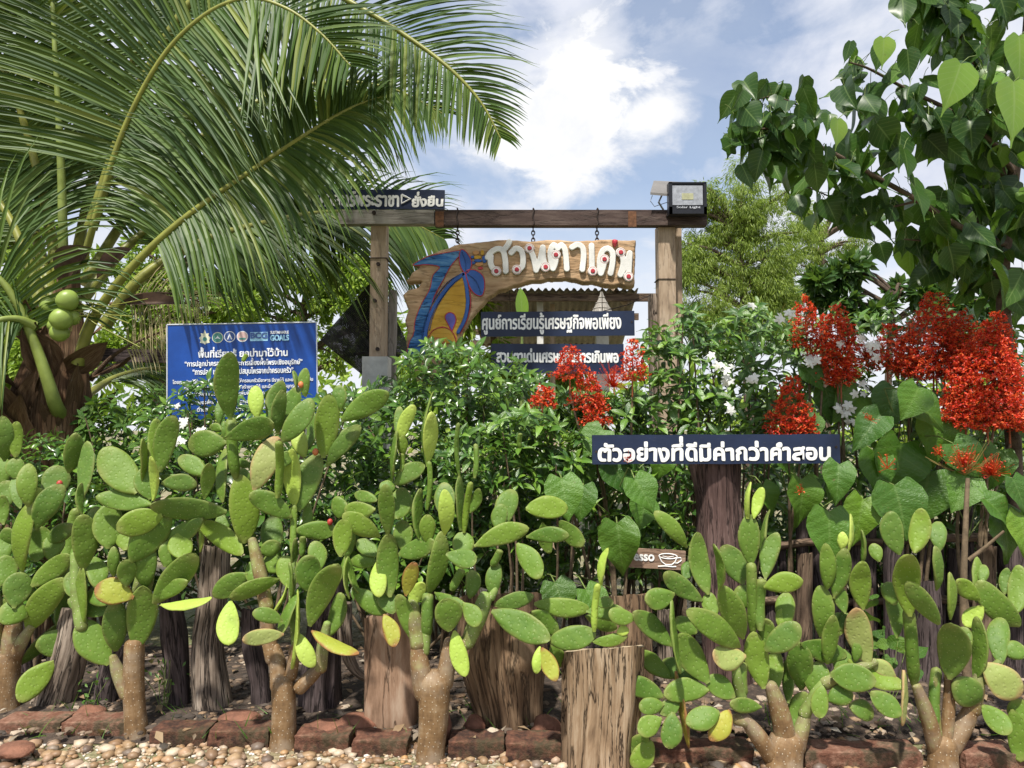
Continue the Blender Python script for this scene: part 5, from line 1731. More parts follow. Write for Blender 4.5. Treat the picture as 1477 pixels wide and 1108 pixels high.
# thin wires from the sign to the post
wr = MB()
wr.tube([P(870, 449, 6.08), P(905, 440, 6.05), P(938, 426, 6.0)], 0.004, 5)
tag(wr.build('wire', M['iron'], origin=P(870, 449, 6.08)), 'thin black wire running from the navy plank up to the right post', 'wire')
for px, lab in ((735, 'thin wire hanging the upper navy plank at its left'), (868, 'thin wire hanging the upper navy plank at its right')):
    wr = MB()
    wr.tube([P(px, 415, 5.98), P(px + 1, 450, 6.11)], 0.003, 5)
    tag(wr.build('wire', M['iron'], origin=P(px, 415, 5.98)), lab, 'wire')


# ================================================================== COCONUT PALM
def arr(v):
    return np.array(v, dtype=np.float64)


def frond(root, ctrl, r0, r1, Lmax, n=74, face=None, start=0.16, w=0.030, droop=1.0, mat='palm', rmat='rachis', twist=0.0, seed=0, spread=1.0, side_amt=(1.0, 1.0), tipf=0.35, fw0=0.35):
    """ctrl: rachis control points (px, py, depth) from base to tip; leaflets hang to both sides"""
    rr = np.random.default_rng(seed + 100)
    pts = smooth_path([P(*c) for c in ctrl], 44)
    m = len(pts)
    k = np.linspace(0, 1, m)
    rb = MB()
    rb.tube(pts, [r0 + (r1 - r0) * (t ** 0.6) for t in k], 10, True, 0.05, seed)
    fr_ = part(rb, 'frond', M[rmat], root, True)
    A = arr([p[:] for p in pts])
    seg = np.concatenate([[0], np.cumsum(np.linalg.norm(np.diff(A, axis=0), axis=1))])
    tot = seg[-1]
    lb = MB()
    fv = arr(face if face is not None else (0, -1, 0.1))
    V, Fq, UV = [], [], []
    nn = 0
    ns = 5
    for i in range(n):
        t = start + (1 - start) * (i + 0.5) / n
        for sg in (-1, 1):
            if side_amt[0 if sg < 0 else 1] < rr.random():
                continue
            s_ = tot * t + rr.uniform(-0.008, 0.008)
            p = arr([np.interp(s_, seg, A[:, c]) for c in range(3)])
            tg = arr([np.interp(s_ + 0.03, seg, A[:, c]) - np.interp(s_ - 0.03, seg, A[:, c]) for c in range(3)])
            if np.linalg.norm(tg) < 1e-6:
                continue
            tg /= np.linalg.norm(tg)
            sd = np.cross(fv, tg)
            sd /= max(np.linalg.norm(sd), 1e-6)
            nz_ = np.cross(tg, sd)
            u = (t - start) / (1 - start)
            L = Lmax * (0.50 + 0.55 * math.sin(math.pi * min(1, u * 0.8 + 0.18))) * (1 if u < 0.75 else 1 - (u - 0.75) * 4 * (1 - tipf)) * rr.uniform(0.88, 1.08)
            fw = fw0 + (1.1 - fw0) * u ** 1.5 + rr.uniform(-0.08, 0.08)
            d = sd * sg * spread + tg * fw + nz_ * (0.18 + rr.uniform(-0.12, 0.12))
            d /= np.linalg.norm(d)
            g_ = droop * rr.uniform(0.75, 1.25) * 0.26
            q = p.copy()
            ww = w * rr.uniform(0.8, 1.15)
            rows = []
            for a in range(ns + 1):
                f = a / ns
                wd = ww * (0.55 + 0.45 * min(1, f * 5)) * (1 - f ** 2.2) + 0.001
                xx = np.cross(d, nz_ + 0.35 * sg * sd)
                ln = np.linalg.norm(xx)
                xx = xx / ln if ln > 1e-5 else tg
                up = np.cross(xx, d)
                rows.append((q + xx * wd / 2 + up * 0.22 * wd, q.copy(), q - xx * wd / 2 + up * 0.22 * wd))
                d = d + arr((0, 0, -g_)) * (0.35 + f)
                d /= np.linalg.norm(d)
                q = q + d * (L / ns)
            b = nn
            for a, rw in enumerate(rows):
                V.extend(rw)
                UV.extend(((-1, a / ns), (0, a / ns), (1, a / ns)))
            for a in range(ns):
                c0 = b + a * 3
                Fq.append((c0, c0 + 1, c0 + 4, c0 + 3))
                Fq.append((c0 + 1, c0 + 2, c0 + 5, c0 + 4))
            nn += 3 * (ns + 1)
    lb.add(V, np.array(Fq), UV)
    part(lb, 'leaflets', M[mat], fr_)
    return fr_


YP = 5.3
palm = thing('coconut_palm', 'coconut palm with arching fronds and a bunch of green coconuts left of the blue board', 'palm tree', (P(70, 640, YP).x, YP, 0))
pb = P(70, 640, YP)
mb, top = log_mesh([(pb.x + 0.02, YP, -0.03), (pb.x, YP, 0.6), (pb.x, YP, 1.3), (pb.x + 0.01, YP, 1.75), (pb.x + 0.04, YP + 0.05, 2.2), (pb.x + 0.08, YP + 0.05, 2.7)], [0.30, 0.27, 0.26, 0.24, 0.15, 0.06], 4.2, 40, 0.16, 0.12, 40)
part(mb, 'trunk', M['fibre'], palm, True)
# ragged fibre sheaths at the leaf bases
for i in range(26):
    a = rnd.uniform(-2.6, 0.4)
    z = rnd.uniform(1.35, 2.25)
    r = 0.25 - 0.06 * (z - 1.35)
    c = Vector((pb.x + r * math.cos(a), YP + r * math.sin(a), z))
    mb = MB()
    mb.scatter(leaf_tpl(rnd.uniform(0.3, 0.7), 5, 0.3, rnd.uniform(-0.3, 0.4), 'lance', 5, 0.04), [c[:]], [(math.cos(a) * 0.5 + rnd.uniform(-.5, .5), math.sin(a) * 0.5, rnd.uniform(0.4, 1.0))], [(math.cos(a), math.sin(a), 0.1)], [rnd.uniform(0.18, 0.42)])
    part(mb, 'leaf_sheath', M['fibre'], palm, True)

# the big arching frond, then the others
frond(palm, [(118, 385, 5.25), (145, 290, 5.15), (182, 180, 5.05), (235, 82, 4.9), (295, 22, 4.8), (355, -2, 4.75), (412, 12, 4.7), (462, 48, 4.68), (505, 95, 4.66)], 0.029, 0.008, 1.22, 100, (0.1, -1, 0.25), 0.22, 0.035, 0.42, seed=1, spread=1.1, fw0=-0.1)
frond(palm, [(112, 525, 5.15), (130, 470, 5.1), (165, 415, 5.05), (215, 360, 5.0), (270, 312, 4.95), (340, 262, 4.9), (420, 208, 4.9), (480, 170, 4.95), (520, 150, 5.0), (552, 140, 5.0)], 0.046, 0.007, 0.78, 122, (0.2, -1, 0.3), 0.36, 0.030, 1.15, seed=2, side_amt=(1.0, 1.0), fw0=-0.05)
frond(palm, [(150, 470, 5.3), (210, 395, 5.35), (300, 345, 5.6), (380, 322, 5.9), (450, 308, 6.3), (520, 306, 6.6), (585, 318, 6.7), (640, 345, 6.8)], 0.05, 0.007, 1.15, 110, (0.1, -1, 0.5), 0.25, 0.034, 1.0, seed=3, fw0=0.0)
frond(palm, [(130, 330, 5.6), (200, 130, 5.5), (300, -20, 5.4), (420, -35, 5.3), (520, 12, 5.2), (600, 62, 5.15), (655, 105, 5.1), (695, 150, 5.1), (722, 200, 5.1)], 0.05, 0.007, 0.95, 118, (0.0, -1, 0.2), 0.30, 0.029, 0.56, seed=4)
frond(palm, [(92, 420, 5.4), (90, 300, 5.4), (86, 190, 5.4), (80, 80, 5.4), (70, -60, 5.4), (40, -190, 5.3)], 0.042, 0.012, 1.05, 94, (0.25, -1, 0.1), 0.40, 0.029, 0.68, rmat='petiole', seed=5)
frond(palm, [(60, 440, 5.35), (38, 370, 5.4), (5, 300, 5.45), (-50, 240, 5.5), (-130, 200, 5.5)], 0.05, 0.012, 1.0, 81, (0.3, -1, 0.3), 0.30, 0.029, 0.90, seed=6)
frond(palm, [(92, 606, 5.22), (80, 584, 5.05), (66, 540, 4.98), (48, 490, 4.95), (26, 440, 4.9), (-5, 400, 4.85), (-60, 380, 4.8), (-140, 400, 4.7)], 0.060, 0.014, 0.95, 52, (0.2, -1, 0.4), 0.42, 0.026, 1.6, rmat='petiole', seed=7)
frond(palm, [(85, 400, 5.6), (55, 250, 5.6), (10, 110, 5.5), (-60, 10, 5.3), (-160, -40, 5.1)], 0.05, 0.01, 1.1, 99, (0.2, -1, 0.15), 0.22, 0.029, 0.75, seed=8)
frond(palm, [(105, 400, 5.8), (140, 230, 5.9), (195, 80, 5.9), (260, -50, 5.8), (340, -140, 5.7)], 0.05, 0.01, 1.15, 102, (0.1, -1, 0.1), 0.25, 0.029, 0.75, seed=9)
frond(palm, [(120, 410, 5.8), (200, 290, 6.1), (300, 190, 6.4), (400, 135, 6.6), (490, 118, 6.8), (570, 130, 6.9), (640, 165, 7.0)], 0.05, 0.008, 1.3, 118, (0.0, -1, 0.3), 0.22, 0.030, 1.2, seed=10)
frond(palm, [(120, 430, 5.6), (190, 350, 5.9), (280, 290, 6.2), (370, 270, 6.4), (450, 285, 6.6), (520, 330, 6.7)], 0.05, 0.008, 1.25, 110, (0.0, -1, 0.3), 0.22, 0.030, 1.2, seed=11)
frond(palm, [(70, 420, 5.5), (10, 330, 5.7), (-60, 290, 5.9), (-150, 300, 6.0)], 0.05, 0.012, 1.0, 81, (0.2, -1, 0.4), 0.25, 0.029, 1.05, seed=12)
frond(palm, [(75, 430, 5.5), (40, 300, 5.7), (-10, 180, 5.8), (-70, 110, 5.8), (-150, 80, 5.8)], 0.05, 0.012, 1.1, 89, (0.3, -1, 0.2), 0.25, 0.029, 0.90, seed=13)
frond(palm, [(130, 548, 5.4), (165, 512, 5.4), (205, 490, 5.4), (245, 474, 5.4)], 0.022, 0.006, 0.32, 18, (0, -1, 0.4), 0.5, 0.012, 1.5, mat='palm_dry', rmat='bark_palm', seed=14)
frond(palm, [(125, 570, 5.7), (165, 545, 6.0), (215, 532, 6.3), (265, 535, 6.5), (310, 560, 6.6)], 0.035, 0.008, 0.6, 50, (0, -1, 0.5), 0.2, 0.024, 1.5, mat='palm', seed=15)
frond(palm, [(160, 440, 5.35), (205, 425, 5.3), (255, 425, 5.3), (300, 440, 5.3)], 0.02, 0.005, 0.5, 30, (0, -1, 0.5), 0.2, 0.010, 1.8, mat='palm_dry', rmat='bark_palm', seed=16)
frond(palm, [(50, 470, 4.95), (20, 460, 4.85), (-20, 470, 4.75), (-80, 520, 4.7)], 0.04, 0.01, 0.75, 46, (0.1, -1, 0.4), 0.1, 0.018, 1.9, mat='palm', rmat='petiole', seed=17)
# boat-shaped dry spathes
for (c0, c1, wd, mid) in (((92, 418, 5.1), (140, 362, 5.05), 0.17, 0.05), ((140, 402, 5.15), (196, 364, 5.1), 0.10, 0.04), ((170, 440, 5.2), (265, 432, 5.15), 0.07, -0.05)):
    A_, B_ = P(*c0), P(*c1)
    mb = MB()
    L = (B_ - A_).length
    mb.scatter(leaf_tpl(wd / L * 1.6, 10, 0.9, -mid / L, 'ellip', 9), [A_[:]], [(B_ - A_)[:]], [(0.1, -0.8, 0.5)], [L])
    part(mb, 'spathe', M['spathe'], palm, True)
for (px, py, r_) in ((97, 434, 15), (71, 441, 13.5), (88, 461, 15.5), (104, 458, 12), (86, 480, 13.5), (80, 470, 11)):
    c = P(px, py, 4.86 + 0.06 * (px % 3))
    r = r_ * mpp(4.9)
    V = []
    for v in ICO3[0]:
        a = math.atan2(v[1], v[0])
        k = 1 + 0.05 * math.cos(3 * a) * (1 - abs(v[2]))
        V.append((v[0] * r * k, v[1] * r * k, v[2] * r * 1.12 + (0.12 * r if v[2] < -0.6 else 0)))
    rot = Matrix.Rotation(rnd.uniform(-0.5, 0.5), 3, 'Y')
    mb = MB()
    mb.add([(rot @ Vector(v) + c)[:] for v in V], ICO3[1])
    part(mb, 'coconut', M['coconut'], palm, True)
mb = MB()
for k in range(14):
    mb.tube(smooth_path([P(112, 420, 5.1), P(100 + rnd.uniform(-10, 40), 430 + rnd.uniform(-10, 30), 5.0), P(130 + rnd.uniform(-60, 90), 470 + rnd.uniform(-50, 40), 4.95)], 8), 0.004, 5)
part(mb, 'flower_stalk', M['rachis'], palm, True)


# ================================================================== TREES
def pixel_cloud(n, poly, Y0, Y1, r=None):
    """points spread through a volume whose outline from the front is poly (photo pixels)"""
    xs_ = [p[0] for p in poly]
    ys_ = [p[1] for p in poly]
    out = []
    rr = r or rnd
    while len(out) < n:
        k = 4 * n
        X = npr.uniform(min(xs_), max(xs_), k)
        Z = npr.uniform(min(ys_), max(ys_), k)
        ok = inside(X, Z, poly)
        for a, b in zip(X[ok], Z[ok]):
            out.append((a, b, rr.uniform(Y0, Y1)))
            if len(out) >= n:
                break
    return out


# peepal tree at the right border
YT = 4.5
tb = P(1466, 700, YT)
peep = thing('peepal_tree', 'dark-trunked tree with big heart-shaped drip-tip leaves leaning in from the right border', 'tree', (tb.x, YT, 0))
mb = MB()
mb.tube(smooth_path([(tb.x + 0.03, YT, -0.03), P(1468, 820, YT), P(1462, 640, YT), P(1452, 520, YT), P(1446, 400, YT), P(1456, 300, 4.45), P(1468, 200, 4.4), P(1480, 80, 4.35), P(1490, -80, 4.3)], 40),
        list(np.linspace(0.05, 0.026, 41)), 14, True, 0.12, 3.0)
part(mb, 'trunk', M['bark'], peep, True)
branches = [
    ([(1448, 352, 4.45), (1390, 330, 4.3), (1325, 290, 4.15), (1252, 249, 4.0), (1190, 215, 3.9), (1145, 198, 3.85), (1110, 186, 3.8), (1075, 190, 3.8)], 0.020, 0.004),
    ([(1462, 250, 4.42), (1430, 205, 4.3), (1370, 160, 4.2), (1310, 130, 4.1), (1255, 100, 4.0), (1225, 90, 3.95)], 0.018, 0.004),
    ([(1452, 270, 4.45), (1428, 180, 4.35), (1400, 85, 4.25), (1372, 20, 4.2), (1355, -40, 4.15)], 0.018, 0.006),
    ([(1391, 60, 4.25), (1350, 10, 4.2), (1310, -30, 4.15)], 0.010, 0.004),
    ([(1446, 400, 4.5), (1400, 380, 4.45), (1350, 352, 4.4), (1305, 345, 4.35)], 0.014, 0.004),
    ([(1450, 440, 4.5), (1420, 400, 4.5), (1410, 330, 4.55), (1420, 260, 4.6)], 0.014, 0.004),
    ([(1325, 290, 4.15), (1270, 300, 4.2), (1215, 290, 4.2), (1165, 270, 4.2)], 0.008, 0.003),
    ([(1468, 180, 4.4), (1430, 130, 4.0), (1400, 110, 3.7)], 0.012, 0.004),
    ([(1450, 330, 4.4), (1478, 300, 4.2), (1500, 270, 4.0)], 0.014, 0.005),
    ([(1170, 205, 3.88), (1160, 160, 3.85), (1115, 140, 3.8), (1075, 150, 3.8)], 0.006, 0.003)]
LP, LD, LN, LS = [], [], [], []
petb = MB()


def peep_leaf(px, py, Y, size_px, dirv=None, face=None, anchor=None):
    c = P(px, py, Y)
    s = size_px * mpp(Y)
    d = Vector(dirv) if dirv else Vector((rnd.uniform(-0.7, 0.7), rnd.uniform(-0.6, 0.4), -1 + rnd.uniform(0, 0.7)))
    f = Vector(face) if face else Vector((rnd.uniform(-0.8, 0.8), -1 + rnd.uniform(0, 0.9), rnd.uniform(0.0, 0.8)))
    LP.append(c[:])
    LD.append(d[:])
    LN.append(f[:])
    LS.append(s)
    a = anchor if anchor is not None else c + Vector((rnd.uniform(-0.04, 0.04), rnd.uniform(0, 0.06), 0.07))
    petb.tube([a, (a + c) / 2 + Vector((0, 0, 0.012)), c], 0.0018, 4, False)


bmb = MB()
for ctrl, r0, r1 in branches:
    pts = smooth_path([P(*c) for c in ctrl], 24)
    mb = MB()
    mb.tube(pts, list(np.linspace(r0, r1, 25)), 8, True, 0.15, r0 * 900)
    part(mb, 'branch', M['bark'], peep, True)
    for i, p in enumerate(pts):
        if i < 3:
            continue
        for _ in range(2 if i % 3 else 1):
            q = p + Vector((rnd.uniform(-0.11, 0.11), rnd.uniform(-0.14, 0.14), rnd.uniform(-0.10, 0.11)))
            s = rnd.uniform(0.10, 0.205)
            LP.append(q[:])
            LD.append((rnd.uniform(-0.5, 0.45), rnd.uniform(-0.5, 0.4), -1 + rnd.uniform(0, 0.6)))
            LN.append((rnd.uniform(-0.9, 0.9), -1 + rnd.uniform(0, 1.2), rnd.uniform(0.0, 0.9)))
            LS.append(s)
            petb.tube([p, (p + q) / 2 + Vector((0, 0, 0.02)), q], 0.0018, 4, False)
for (poly, cnt, Y0, Y1, s0, s1) in [
        ([(1300, -30), (1500, -30), (1500, 60), (1420, 70), (1350, 60), (1290, 45)], 40, 3.9, 4.6, 46, 68),
        ([(1380, 60), (1500, 60), (1500, 330), (1440, 340), (1370, 300), (1350, 200), (1370, 120)], 54, 4.0, 4.9, 48, 76),
        ([(1310, 250), (1400, 270), (1500, 320), (1500, 420), (1400, 400), (1300, 370)], 34, 4.1, 4.8, 46, 76),
        ([(1060, 160), (1130, 160), (1150, 215), (1120, 260), (1050, 240), (1035, 210)], 26, 3.7, 3.95, 42, 58),
        ([(1230, 90), (1330, 110), (1370, 200), (1330, 240), (1230, 200), (1200, 150)], 30, 3.9, 4.3, 42, 66),
        ([(1120, 190), (1250, 210), (1330, 260), (1300, 290), (1220, 270), (1140, 230)], 22, 3.8, 4.2, 44, 62)]:
    for (px, py, Y) in pixel_cloud(cnt, poly, Y0, Y1):
        peep_leaf(px, py, Y, rnd.uniform(s0, s1))
petb.cur = 0
petb.mi = [q * 0 + 1 for q in petb.mi]
for k in range(3):
    petb.scatter((T_PEEP, T_PEEP2, T_PEEP3)[k], LP[k::3], LD[k::3], LN[k::3], LS[k::3], np.array(LS[k::3]) * npr.uniform(0.8, 1.12, len(LS[k::3])))
part(petb, 'crown', [M['peepal'], M['green_twig']], peep, True)
# front-lit leaves nearest the camera, their brightness painted into the colour
LP, LD, LN, LS = [], [], [], []
petb = MB()
for (px, py, s, dv, fc) in [(1386, 92, 82, (-0.35, 0, -1), (0.15, -1, 0.5)), (1470, 52, 80, (0.02, 0, -1), (0.1, -1, 0.3)), (1462, 118, 100, (-0.05, -0.1, -1), (0.2, -1, 0.45)),
                            (1275, 55, 46, (-0.05, 0, -1), (0, -1, 0.4)), (1208, 172, 46, (0.0, 0, -1), (0.4, -1, 0.4))]:
    peep_leaf(px, py, 3.45, s, dv, fc, P(px + 22, py - 12, 3.5))
petb.mi = [q * 0 + 1 for q in petb.mi]
petb.scatter(T_PEEP, LP, LD, LN, LS)
part(petb, 'lit_leaves', [M['peepal_lit'], M['green_twig']], peep, True)


def bg_tree(name, label, cat, base_px, Y, clumps, n, leaf, tpl, size, mat, trunk_r=0.12, droop=0.0, bark='bark', seed=0, group=None, wide=1.0):
    """clumps: (px, py, radius px) ellipsoids of leaves; limbs run from the trunk to each"""
    rr = np.random.default_rng(seed)
    b = P(base_px[0], base_px[1], Y)
    root = thing(name, label, cat, (b.x, Y, 0), group)
    cs = [(P(c[0], c[1], Y + rr.uniform(-1, 1) * c[2] * mpp(Y) * 0.6), c[2] * mpp(Y)) for c in clumps]
    lo = min(c[0].z for c in cs)
    hi = max(c[0].z for c in cs)
    mx = sum(c[0].x for c in cs) / len(cs)
    tr = MB()
    tp = [Vector((b.x, Y, -0.05)), Vector((b.x * 0.8 + mx * 0.2, Y, lo * 0.5)), Vector((b.x * 0.4 + mx * 0.6, Y, lo * 0.7 + hi * 0.3)), Vector((mx, Y, hi * 0.92))]
    tpts = smooth_path(tp, 16)
    tr.tube(tpts, list(np.linspace(trunk_r, trunk_r * 0.2, 17)), 10, True, 0.1, seed)
    part(tr, 'trunk', M[bark], root, True)
    for c, r in cs:
        i = min(range(4, 15), key=lambda k: abs(tpts[k].z - (c.z - 0.5 * (c - tpts[k]).length * 0.6)))
        lm = MB()
        lm.tube(smooth_path([tpts[i], tpts[i].lerp(c, 0.5) + Vector((0, 0, 0.1)), c], 8), list(np.linspace(trunk_r * 0.35, 0.012, 9)), 6, True)
        part(lm, 'limb', M[bark], root, True)
    cr_ = MB()
    tot = sum(r * r for _, r in cs)
    for c, r in cs:
        k = max(20, int(n * r * r / tot))
        d = rr.normal(size=(k, 3))
        d /= np.linalg.norm(d, axis=1, keepdims=True)
        nt = max(4, k // 28)
        tw = rr.normal(size=(nt, 3))
        tw = tw / np.linalg.norm(tw, axis=1, keepdims=True) * (rr.random((nt, 1)) ** 0.4) * r
        which = rr.integers(0, nt, k)
        p = np.array(c[:]) + tw[which] * np.array([wide, 0.8, 0.9]) + d * r * 0.24 * rr.random((k, 1)) ** 0.6
        dv = d * 0.7 + tw[which] / r * 0.5
        dv[:, 2] -= droop
        cr_.scatter(tpl, p, dv, rr.normal(size=(k, 3)) + np.array([0, -0.3, 0.8]), size * rr.uniform(0.7, 1.25, k))
    part(cr_, 'crown', M[mat], root)
    return root


def clump_poly(poly, n, r0, r1):
    return [(a, b, rnd.uniform(r0, r1)) for a, b, _ in pixel_cloud(n, poly, 0, 1)]


bg_tree('feathery_tree', 'tall feathery yellow-green tree behind the right gate post', 'tree', (1085, 600), 15.0,
        clump_poly([(1000, 275), (1060, 250), (1130, 262), (1165, 310), (1150, 400), (1150, 500), (985, 500), (984, 310)], 92, 22, 36), 76000, None, T_NARROW, 0.105, 'bg_euca', 0.16, 0.9, seed=21)
bg_tree('feathery_tree', 'feathery tree with a thin airy edge, right of the tall yellow-green one', 'tree', (1190, 600), 16.5,
        clump_poly([(1140, 300), (1200, 290), (1270, 300), (1265, 330), (1220, 370), (1215, 420), (1150, 470), (1130, 400)], 34, 10, 22), 16000, None, T_NARROW, 0.10, 'bg_euca', 0.14, 0.9, seed=22)
bg_tree('broadleaf_tree', 'dark green small tree showing against the sky above the red flowers', 'tree', (1270, 600), 7.5,
        clump_poly([(1160, 400), (1230, 390), (1300, 400), (1370, 410), (1440, 430), (1440, 480), (1300, 470), (1180, 450)], 22, 14, 28), 2000, None, T_SMALL, 0.15, 'bg_dark', 0.06, 0.2, seed=23)
bg_tree('broadleaf_tree', 'bright green tree behind the palm, left of the gate', 'tree', (430, 600), 11.0,
        clump_poly([(330, 380), (420, 340), (520, 330), (570, 380), (560, 520), (330, 520)], 26, 26, 42), 13000, None, T_SMALL, 0.10, 'bg_bright', 0.12, 0.3, seed=24)
bg_tree('broadleaf_tree', 'bright green tree behind the coconut bunch', 'tree', (220, 600), 10.0,
        clump_poly([(110, 400), (200, 350), (330, 340), (350, 400), (330, 520), (120, 540)], 26, 26, 42), 13000, None, T_SMALL, 0.095, 'bg_bright', 0.12, 0.3, seed=25)
bg_tree('broadleaf_tree', 'leafy tree behind the palm trunk at the left border', 'tree', (20, 620), 9.0,
        clump_poly([(-60, 300), (60, 330), (110, 420), (90, 560), (-60, 560)], 18, 28, 44), 8000, None, T_SMALL, 0.095, 'bg_bright', 0.12, 0.3, seed=26)
bg_tree('bamboo_clump', 'yellow-green drooping bamboo foliage seen through the arch of the carved log', 'bamboo', (680, 620), 9.5,
        clump_poly([(600, 440), (690, 430), (705, 520), (690, 560), (590, 560)], 12, 18, 30), 2200, None, T_NARROW, 0.26, 'bg_bright', 0.04, 0.9, 'green_twig', seed=27)
bg_tree('bamboo_clump', 'yellow-green foliage low behind the two navy planks', 'bamboo', (800, 620), 10.5,
        clump_poly([(700, 495), (900, 495), (910, 580), (700, 580)], 12, 16, 26), 2000, None, T_NARROW, 0.24, 'bg_bright', 0.04, 0.9, 'green_twig', seed=28)
far = MB()
n = 9000
X = npr.uniform(-26, 26, n)
hgt = np.where(X < -1, 4.3, 2.6) + 1.1 * np.array([mnoise.noise(Vector((x * 0.35, 0, 4))) for x in X]) + 0.5 * np.array([mnoise.noise(Vector((x * 1.4, 0, 9))) for x in X])
far.scatter(T_SMALL, np.stack([X, npr.uniform(19, 23, n), np.maximum(0.1, hgt * npr.random(n) ** 0.6)], 1), rdirs(n), rdirs(n, 0.7), npr.uniform(0.25, 0.5, n))
kind(tag(far.build('distant_undergrowth', M['bg_bright']), 'distant belt of green undergrowth closing the view behind the garden', 'undergrowth'), 'stuff')


# ================================================================== HUT, NET, BANANA LEAF
hut = thing('open_hut', 'open hut with a rusty corrugated roof seen through the arch of the carved log', 'hut', (P(800, 600, 9).x, 9.0, 0))
V, UV = [], []
nxr, nyr = 90, 6
for j in range(nyr + 1):
    Y = 8.6 + 5.0 * j / nyr
    xa = P(672, 420, 8.6).x
    xb = P(921, 420, 8.6).x + 0.55 * j / nyr
    for i in range(nxr + 1):
        x = xa + (xb - xa) * i / nxr
        V.append((x, Y, 3.14 - 0.02 * j + 0.022 * math.sin(i * 1.7)))
        UV.append((x, Y))
mb = MB()
mb.add(V, np.array([(j * (nxr + 1) + i, j * (nxr + 1) + i + 1, (j + 1) * (nxr + 1) + i + 1, (j + 1) * (nxr + 1) + i) for j in range(nyr) for i in range(nxr)]), UV)
part(mb, 'roof', M['corrugated'], hut, True)
for Y in (8.7, 10.2, 11.8, 13.3):
    mb = MB()
    mb.box((P(800, 430, 8.7).x, Y, 3.06), (2.5, 0.06, 0.09), ax=0)
    part(mb, 'purlin', M['fence_wood'], hut)
for px, Y, mk, w in ((779, 8.9, 'concrete', 0.075), (797, 9.2, 'gate_wood', 0.06), (868, 9.4, 'concrete', 0.16), (712, 12, 'fence_wood', 0.1)):
    c = P(px, 480, Y)
    mb = MB()
    mb.box((c.x, Y, 1.53), (w, w, 3.06))
    part(mb, 'post', M[mk], hut)
mb = MB()
mb.tube([P(905, 440, 8.8), P(880, 415, 8.8)], 0.04, 8)
part(mb, 'strut', M['gate_wood'], hut)
ft = P(868, 449, 8.2)
cone = thing('fish_trap', 'grey woven conical fish trap hanging under the hut roof', 'basket', ft, None)
mb = MB()
hh = 42 * mpp(8.2)
rr_ = [0.010, 0.03, 0.06, 0.095, 0.13, 0.15]
mb.tube([(0, 0, hh / 2 - hh * k / 5 + 0.06) for k in range(6)], rr_, 20, True, 0.05, 3)
mb.build('basket', M['straw'], cone, True)
for k in range(1, 6):
    mb = MB()
    torus(mb, (0, 0, hh / 2 - hh * k / 5 + 0.06), rr_[k] + 0.003, 0.006, (1, 0, 0), (0, 1, 0))
    mb.build('hoop', M['straw'], cone, True)

net = MB()
a, b, c, d, e = P(543, 398, 6.3), P(462, 490, 6.25), P(478, 520, 6.25), P(535, 552, 6.2), P(592, 505, 6.3)
V, UV = [], []
gN = 14
for i in range(gN + 1):
    for j in range(gN + 1):
        s_, t_ = i / gN, j / gN
        q = (a * (1 - s_) + b * s_) * (1 - t_) + (e * (1 - s_) + d * s_) * t_
        q = q + Vector((0, 0.12 * math.sin(s_ * 6) * math.sin(t_ * 5), -0.08 * math.sin(math.pi * s_) * math.sin(math.pi * t_)))
        V.append(q[:])
        UV.append((s_ * 1.0, t_ * 0.9))
net.add(V, np.array([(i * (gN + 1) + j, (i + 1) * (gN + 1) + j, (i + 1) * (gN + 1) + j + 1, i * (gN + 1) + j + 1) for i in range(gN) for j in range(gN)]), UV)
tag(net.build('shade_net', M['net'], smooth=True, origin=b), 'sagging black shade net slung behind the left gate post', 'net')

bl = P(753, 600, 7.4)
ban = thing('banana_plant', 'single upright bright green banana leaf seen under the carved log', 'plant', (bl.x, 7.4, 0))
mb = MB()
mb.tube([(bl.x, 7.4, -0.02), (bl.x, 7.4, 1.0), P(753, 480, 7.4)], [0.05, 0.04, 0.012], 8)
part(mb, 'stem', M['green_twig'], ban, True)
mb = MB()
A_, B_ = P(754, 468, 7.4), P(751, 415, 7.4)
mb.scatter(leaf_tpl(0.36, 10, 0.35, 0.05, 'ellip', 5), [A_[:]], [(B_ - A_)[:]], [(0.2, -1, 0.1)], [(B_ - A_).length])
part(mb, 'leaf', M['peepal_lit'], ban, True)
bar = MB()
bar.box((0, 0, 0), (0.62, 0.05, 0.10), ax=0)
o = bar.build('dark_rail', M['drift_dark'])
o.location = P(188, 513, 5.7)
o.rotation_euler = (0, R(1.5), 0)
tag(o, 'dark wooden rail between the palm trunk and the blue board', 'rail')


# ================================================================== SHRUBS
def star_flowers(mb, pts, size, rr):
    """five-petalled white stars facing roughly to the viewer"""
    for p in pts:
        f = Vector((rr.uniform(-0.7, 0.7), -1, rr.uniform(-0.1, 0.9))).normalized()
        u = f.cross(Vector((0, 0, 1))).normalized()
        v = u.cross(f)
        ph = rr.uniform(0, 6.28)
        s = size * rr.uniform(0.8, 1.2)
        D = [(u * math.cos(ph + k * 1.2566) + v * math.sin(ph + k * 1.2566) - f * -0.05)[:] for k in range(5)]
        mb.scatter(T_PETAL, [p[:]] * 5, D, [f[:]] * 5, [s] * 5)


